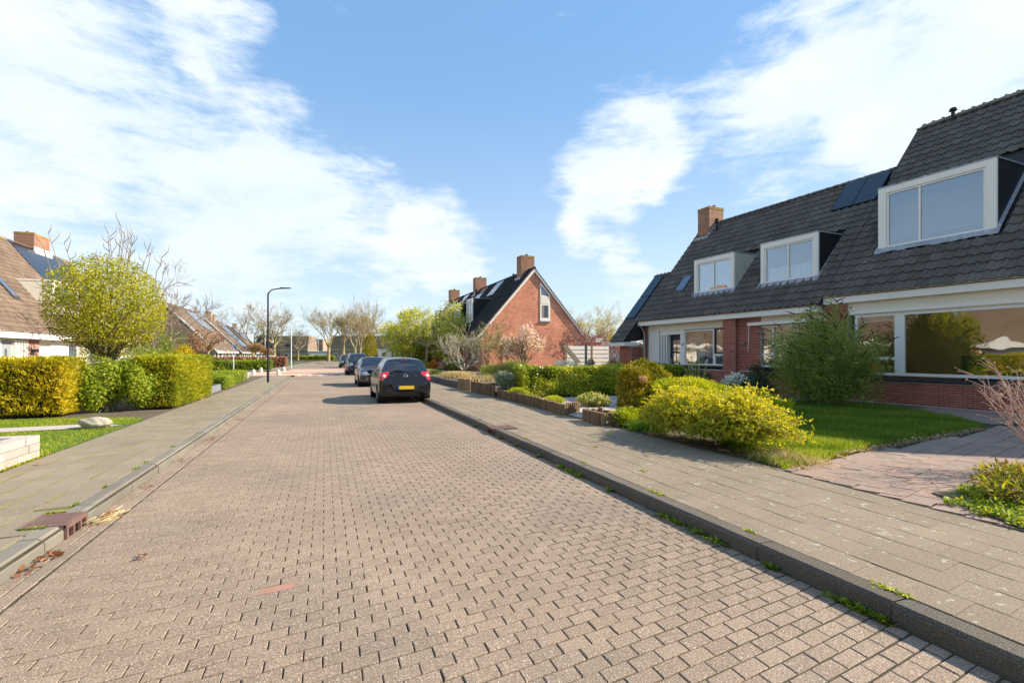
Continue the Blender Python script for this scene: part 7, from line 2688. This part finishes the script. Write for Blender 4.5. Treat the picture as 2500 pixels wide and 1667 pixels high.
# upright yellow green sprigs in front of the picture window
t = thing('flowering_currant', 'few upright stems with yellow green leaves in front of house number 12', 'shrub', (10.6, 12.6, SW), 0)
S, LP = [], []
for k in range(9):
    a = -.5 + k * .125 + rr.gauss(0, .05)
    p = Vector((a * .15, rr.gauss(0, .05), .1))
    hgt = rr.uniform(.85, 1.35)
    n = 9
    for j in range(n):
        q = p + Vector((a * .11 * (1 if k % 2 else .6), rr.gauss(0, .012), hgt / n))
        S.append((*p, *q, .008, .006))
        for m in range(12):
            w_ = rr.random()
            LP.append((p.x + (q.x - p.x) * w_ + rr.gauss(0, .02), p.y + rr.gauss(0, .02), p.z + (q.z - p.z) * w_ + rr.gauss(0, .012)))
        p = q
put('stems', seg_mesh('stems', S, M_barkpale, 5), t)
put('foliage', leaf_mesh('foliage', np.array(LP), .045, .6, L_gold, rg.random(len(LP)) * .6), t)
shrub('dark_hedge_shrub', 'dark green clipped bush under the picture window of number 12', 'shrub', 13.2, 15.6, [(0, 0, .5, .6, .7, .62)], 6000, .05, .5, L_dark, M_bark, bias=.15)
shrub('dark_hedge_shrub', 'low dark green mound against the wall of number 12', 'shrub', 14.3, 14.9, [(0, 0, .25, .6, .6, .32)], 4000, .05, .5, L_dark, M_bark, bias=.2)
bare_tree('small_dark_shrub', 'thin dark leaved upright shrub under the grey window', 15.4, 14.7, 1.25, .02, 3, SHR, M_bark, 91, z=SW, trunk_h=.15, kids=4, leaf=L_dark, nleaf=700, lsize=.07, cat='shrub')
shrub('rosemary', 'grey green upright shrub against the low brick wing', 'shrub', 13.9, 22.7, [(0, 0, .7, .35, .3, .7)], 2500, .08, .2, L_dark, M_bark, bias=.2)
shrub('white_flowering_shrub', 'dark bush with a patch of white flowers left of the large buddleia', 'shrub', 12.2, 12.2, [(0, 0, .42, .95, .8, .55), (.6, .4, .5, .7, .7, .5)], 13000, .055, .5, L_dark, M_bark, bias=.1)
P = pts_ellipsoid(1500, (0, 0, 0), (.5, .4, .35), .3)
P = P[(P[:, 2] > .0) & (P[:, 0] < .1)]
o = put('flowers', leaf_mesh('flowers', P, .05, .8, L_white), bpy.data.objects['white_flowering_shrub.001'], Matrix.Translation((-.50, -.22, .60)))
shrub('heather', 'small violet flowering cushion in front of the dark bush', 'shrub', 11.3, 11.9, [(0, 0, .1, .3, .2, .1)], 800, .03, .6, leafm('violet_flower', [(.12, .08, .4), (.22, .14, .6)], .3), M_bark, twigs=0)

# large buddleia with grey green leaves and old brown flower spikes
t = thing('buddleia', 'large loose grey green buddleia with dead brown flower spikes in front of the house', 'shrub', (13.75, 10.8, SW), 0)
S, LP, LD, SP, SDd = [], [], [], [], []
rnd = random.Random(99)
for k in range(300):
    a = rnd.uniform(0, 2 * PI)
    sp = rnd.uniform(.0, 1.0) ** .7
    dx, dy = math.cos(a) * sp * 1.85, math.sin(a) * sp * 1.6
    L_ = rnd.uniform(1.8, 3.35) * (1 - .30 * sp)
    p = Vector((dx * .15, dy * .15, 0))
    n = 12
    z0 = rnd.uniform(.1, .9)
    for j in range(n):
        w = (j + 1) / n
        q = Vector((dx * (.15 + .85 * w), dy * (.15 + .85 * w), L_ * (w - .12 * sp * w * w)))
        q += Vector((rnd.gauss(0, .02), rnd.gauss(0, .02), 0))
        S.append((*p, *q, .012 * (1.2 - w), .012 * (1.12 - w)))
        if q.z > .25:
            for m in range(20):
                f_ = rnd.random()
                c = p.lerp(q, f_) + Vector((rnd.gauss(0, .085), rnd.gauss(0, .085), rnd.gauss(0, .05)))
                LP.append(tuple(c))
                LD.append((rnd.gauss(0, .7) + dx * .4, rnd.gauss(0, .7) + dy * .4, rnd.gauss(0, .5)))
        p = q
    if rnd.random() < .38:
        d = Vector((dx * .5 + rnd.gauss(0, .5) - .35, dy * .3 + rnd.gauss(0, .4), rnd.uniform(.1, .5))).normalized()
        e = p + d * rnd.uniform(.2, .38)
        SP.append((*p, *(p + (e - p) * .4), .008, .020))
        SP.append((*(p + (e - p) * .4), *e, .020, .004))
for k in range(5200):     # low skirt of leaves
    a = rnd.uniform(0, 2 * PI)
    r_ = math.sqrt(rnd.random())
    LP.append((math.cos(a) * 1.5 * r_, math.sin(a) * 1.4 * r_, rnd.uniform(.15, .9)))
    LD.append((rnd.gauss(0, 1), rnd.gauss(0, 1), rnd.gauss(0, .6)))
P = np.array(LP)
put('stems', seg_mesh('stems', S, M_barkpale, 4), t)
put('foliage', leaf_mesh('foliage', P, .075, .32, L_budd, .15 + .4 * rg.random(len(P)) + .45 * clump_noise(P, 2.5, 3), along=np.array(LD), alt=.15), t)
M_spike = gm('dead_spike', (.07, .035, .025), (.12, .07, .05), .95, fine=None, big=None)
for k in range(0, len(SP), 2):
    put('flower_spike', seg_mesh('flower_spike', SP[k:k + 2], M_spike, 5), t)

# bare pinkish twigs at the right picture edge
t = thing('bare_twig_shrub', 'leafless shrub of pale pinkish twigs at the right edge by the driveway', 'shrub', (8.35, 3.45, SW), 0)
S, BD = [], []
rnd = random.Random(41)
for k in range(46):
    a = rnd.uniform(0, 2 * PI)
    sp = rnd.uniform(.25, .95)
    L_ = rnd.uniform(1.0, 1.5)
    p = Vector((math.cos(a) * .06, math.sin(a) * .06, 0))
    d = Vector((math.cos(a) * sp, math.sin(a) * sp, 1)).normalized()
    n = 7
    for j in range(n):
        d = (d + Vector((rnd.gauss(0, .10), rnd.gauss(0, .10), .03))).normalized()
        q = p + d * L_ / n
        S.append((*p, *q, .009 * (1 - j / n * .7), .009 * (1 - (j + 1) / n * .7)))
        if j > 1:
            for m in range(2):
                o2 = (d + Vector((rnd.gauss(0, .6), rnd.gauss(0, .6), rnd.gauss(0, .3)))).normalized() * rnd.uniform(.1, .3)
                S.append((*q, *(q + o2), .0045, .0025))
                BD.append(tuple(q + o2))
        p = q
put('twigs', seg_mesh('twigs', S, gm('pink_twig', (.36, .22, .17), (.52, .36, .28), .8, fine=None, big=None), 5), t)
put('buds', leaf_mesh('buds', np.array(BD * 2), .018, .6, leafm('pink_bud', [(.5, .26, .24), (.66, .4, .36)], .2)), t)
# pieris shrub and ground cover in the corner bed
shrub('pieris', 'small shrub with bronze and yellow green leaf rosettes in the lower right bed', 'shrub', 6.62, 2.98, [(-.25, 0, .13, .32, .30, .13), (.25, -.05, .16, .36, .34, .15), (0, .15, .19, .30, .28, .15)], 2000, .08, .26, leafm('pieris_leaf', [(.26, .12, .06), (.36, .25, .07), (.26, .34, .02), (.52, .50, .04)], .35), gm('pieris_twig', (.22, .10, .06), (.32, .16, .1), .9, fine=None, big=None), along=1.1, twigs=60, lump=.3, amp=.5)
P = np.c_[5.55 + rg.random(6500) * 1.8, 2.55 + rg.random(6500) * 1.0, np.zeros(6500)]
w_ = (P[:, 1] - 2.55) / 1.0
P = P[(P[:, 0] > 5.56 + .35 * w_ + .06 * np.sin(P[:, 1] * 21)) & (P[:, 1] < 3.35 + .2 * np.sin(P[:, 0] * 6))]
P[:, 2] = SW + .012 + .05 * rg.random(len(P))
o = put('ground_cover', leaf_mesh('ground_cover', P, .045, .5, L_shrub, .25 + .75 * rg.random(len(P)), nrm=np.array([0, 0, 1.]), tilt=.7), None, kind='stuff')
o['label'] = 'creeping green ground cover in the lower right corner bed'
o['category'] = 'ground cover'
sheet('planting_bed', M_soil, [(5.56, 2.55), (7.6, 2.5), (7.8, 3.4), (6.1, 3.55)], SW + .012)
t = thing('bed_kerb', 'pale concrete edging stones in front of the corner bed', 'edging', (5.54, 2.5, SW), .0)
for k in range(4):
    b = B()
    b.prism([(0, -.03), (.42, -.03), (.42, .06), (0.02, .06)], -.05, .05, 'y')
    b.put('edging_stone', M_kerb_l, t, M=T(.02 + k * .44, -.02 + .01 * k, 0, .02))

# weeds, moss and litter
def weeds(name, label, pts, n, h, leaf, wd=.02):
    V, F, Rn = [], [], []
    for (cx, cy, cz, s_) in pts:
        for k in range(n):
            a = rr.uniform(0, 2 * PI)
            r_ = abs(rr.gauss(0, s_))
            p = Vector((cx + rr.gauss(0, s_ * .45), cy + rr.gauss(0, s_ * 1.1), cz))
            l_ = h * rr.uniform(.4, 1.1)
            d = Vector((math.cos(a), math.sin(a), rr.uniform(.1, 1.1))).normalized() * l_
            sd_ = Vector((-math.sin(a), math.cos(a), 0)) * wd * rr.uniform(.3, .6)
            i = len(V)
            V += [tuple(p), tuple(p + d * .5 + sd_), tuple(p + d), tuple(p + d * .5 - sd_)]
            F.append((i, i + 1, i + 2, i + 3))
            Rn.append(rr.random())
    o = put(name, mesh_np(name, V, F, Rn, [leaf]), None, kind='stuff')
    o['label'] = label
    o['category'] = name.replace('_', ' ')
    return o


pts = [(RRt - .03, y, 0.0, s) for y, s in ((2.1, .03), (2.35, .045), (2.9, .015), (3.45, .05), (3.7, .06), (4.0, .045), (4.2, .05), (5.2, .02), (5.95, .04), (6.1, .05), (6.25, .05), (6.5, .03), (7.3, .01), (8.3, .015), (9.2, .02), (10.9, .015), (2.2, .03))]
weeds('gutter_weeds', 'dandelions and small weeds growing in the gutter under the right kerb', pts, 70, .075, L_shrub, .022)
pts = [(RRt + .165, y, SW, s) for y, s in ((4.62, .03), (4.5, .03), (3.3, .025), (2.2, .04), (6.2, .02), (8.4, .02), (11.2, .02), (2.1, .03))] + [(3.80, 5.5, SW, .03), (4.1, 7.2, SW, .02), (4.7, 6.6, SW, .02), (5.0, 8.3, SW, .03)]
weeds('moss_tufts', 'mossy tufts in the joint between right kerb and pavement', pts, 80, .028, L_jun, .014)
pts = [(-2.30 - .04 * k, 5.93, SW, .012) for k in range(4)] + [(-2.25 - .05 * k, 5.46, SW, .010) for k in range(4)] + [(-2.30, 6.2, SW, .03), (-2.30, 6.9, SW, .02), (-2.30, 7.9, SW, .04), (-2.3, 8.3, SW, .04), (-2.30, 9.6, SW, .04)]
weeds('moss_tufts', 'green moss and weeds around the left gully grate', pts, 60, .03, L_shrub, .014)
pts = [(-3.84, 8.2 + k * .12, SW, .03) for k in range(9)] + [(-3.86, 9.4, SW, .05)]
weeds('verge_weeds', 'weeds at the foot of the pinkish block wall', pts, 70, .05, L_jun, .018)
pts = [(x, y, SW, .05) for x, y in ((5.75, 6.2), (5.8, 5.8), (5.77, 7.2), (5.8, 7.6), (5.78, 5.0), (5.9, 4.95), (6.4, 5.05), (7.0, 5.25))]
weeds('dead_leaf_litter', 'dry stalks and leaf litter along the foot of the golden shrub', pts, 90, .06, L_straw, .012)
# moss lines in the left pavement joints
V, F = [], []
for j in range(1, 5):
    x = -3.82 + .303 * j - .0015
    y = 1.5
    while y < 30:
        l_ = rr.uniform(.05, .5)
        if rr.random() < .85:
            w_ = rr.uniform(.003, .011)
            i = len(V)
            V += [(x - w_, y, SW + .004), (x + w_, y + .01, SW + .004), (x + w_ * .6, y + l_, SW + .004), (x - w_ * .7, y + l_, SW + .004)]
            F.append((i, i + 1, i + 2, i + 3))
        y += l_
put('moss', mesh_np('moss', V, F, rg.random(len(F)), [gm('moss', (.20, .21, .015), (.30, .29, .03), 1.0)]), PLf, kind='stuff')
# straw and dead leaves by the left gully
V, F = [], []
for k in range(38):
    cx, cy = RL + .10 + rr.gauss(0, .05), 5.78 + abs(rr.gauss(0, .15))
    a = PI / 2 - .25 + rr.gauss(0, .25)
    l_ = rr.uniform(.08, .3)
    d = Vector((math.cos(a), math.sin(a), 0)) * l_
    s_ = Vector((-math.sin(a), math.cos(a), 0)) * .0025
    z_ = .006 + rr.random() * .03
    i = len(V)
    V += [(cx - s_.x, cy - s_.y, z_), (cx + s_.x, cy + s_.y, z_), (cx + d.x + s_.x, cy + d.y + s_.y, z_ + rr.uniform(-.004, .01)), (cx + d.x - s_.x, cy + d.y - s_.y, z_)]
    F.append((i, i + 1, i + 2, i + 3))
o = put('straw_litter', mesh_np('straw_litter', V, F, rg.random(len(F)), [L_straw]), None, kind='stuff')
o['label'] = 'wisp of straw lying in the gutter by the left gully'
o['category'] = 'straw'
P = []
for (x, y, s_, n) in ((RL + .10, 5.02, .035, 26), (RL + .06, 4.8, .03, 14), (RL + .13, 6.15, .035, 22), (-1.35, 4.75, .015, 5), (RL + .1, 7.3, .03, 8), (RL + .12, 8.9, .04, 10), (RL + .1, 11, .05, 8), (RL + .1, 14, .1, 10), (-3.6, 8.6, .02, 4)):
    for k in range(n):
        P.append((x + rr.gauss(0, s_), y + rr.gauss(0, s_ * 1.4), (.008 if x > RL - .05 else SW + .006) + rr.random() * .02))
o = put('leaf_litter', leaf_mesh('leaf_litter', np.array(P), .055, .6, L_brown, nrm=np.array([0, 0, 1.]), tilt=.5), None, kind='stuff')
o['label'] = 'crumpled brown leaves lying along the left gutter'
o['category'] = 'dead leaves'
for (cx, cy, w_) in ((0, -48, 60), (-40, -20, 30)):  # unseen belts, added so the nearest car mirrors something darker than sky
    P = np.c_[cx + (rg.random(7000) - .5) * 2 * w_, cy + rg.normal(size=7000) * 2.0, rg.random(7000) ** .8 * 7.5]
    o = put('distant_trees', leaf_mesh('distant_trees', P, .9, .6, L_laurel), None, kind='stuff')
    o['label'] = 'unseen belt of green trees added behind the camera for reflections'
    o['category'] = 'trees'
# background woodland behind the houses so the horizon is closed
for (x0, y0, x1, y1, hh) in ((-60, 150, -30, 215, 7), (34, 200, 140, 190, 7), (40, 90, 110, 85, 4.5)):
    n = 5000
    u = rg.random(n)
    P = np.c_[x0 + (x1 - x0) * u, y0 + (y1 - y0) * u, rg.random(n) * hh * (.6 + .5 * np.sin(u * 31) ** 2)] + rg.normal(size=(n, 3)) * [1.5, 1.5, .2]
    o = put('distant_trees', leaf_mesh('distant_trees', P, .9, .6, leafm('distant_twigs', [(.12, .10, .06), (.22, .18, .10), (.16, .19, .06)], .3)), None, kind='stuff')
    o['label'] = 'far belt of brown and green trees on the horizon'
    o['category'] = 'trees'
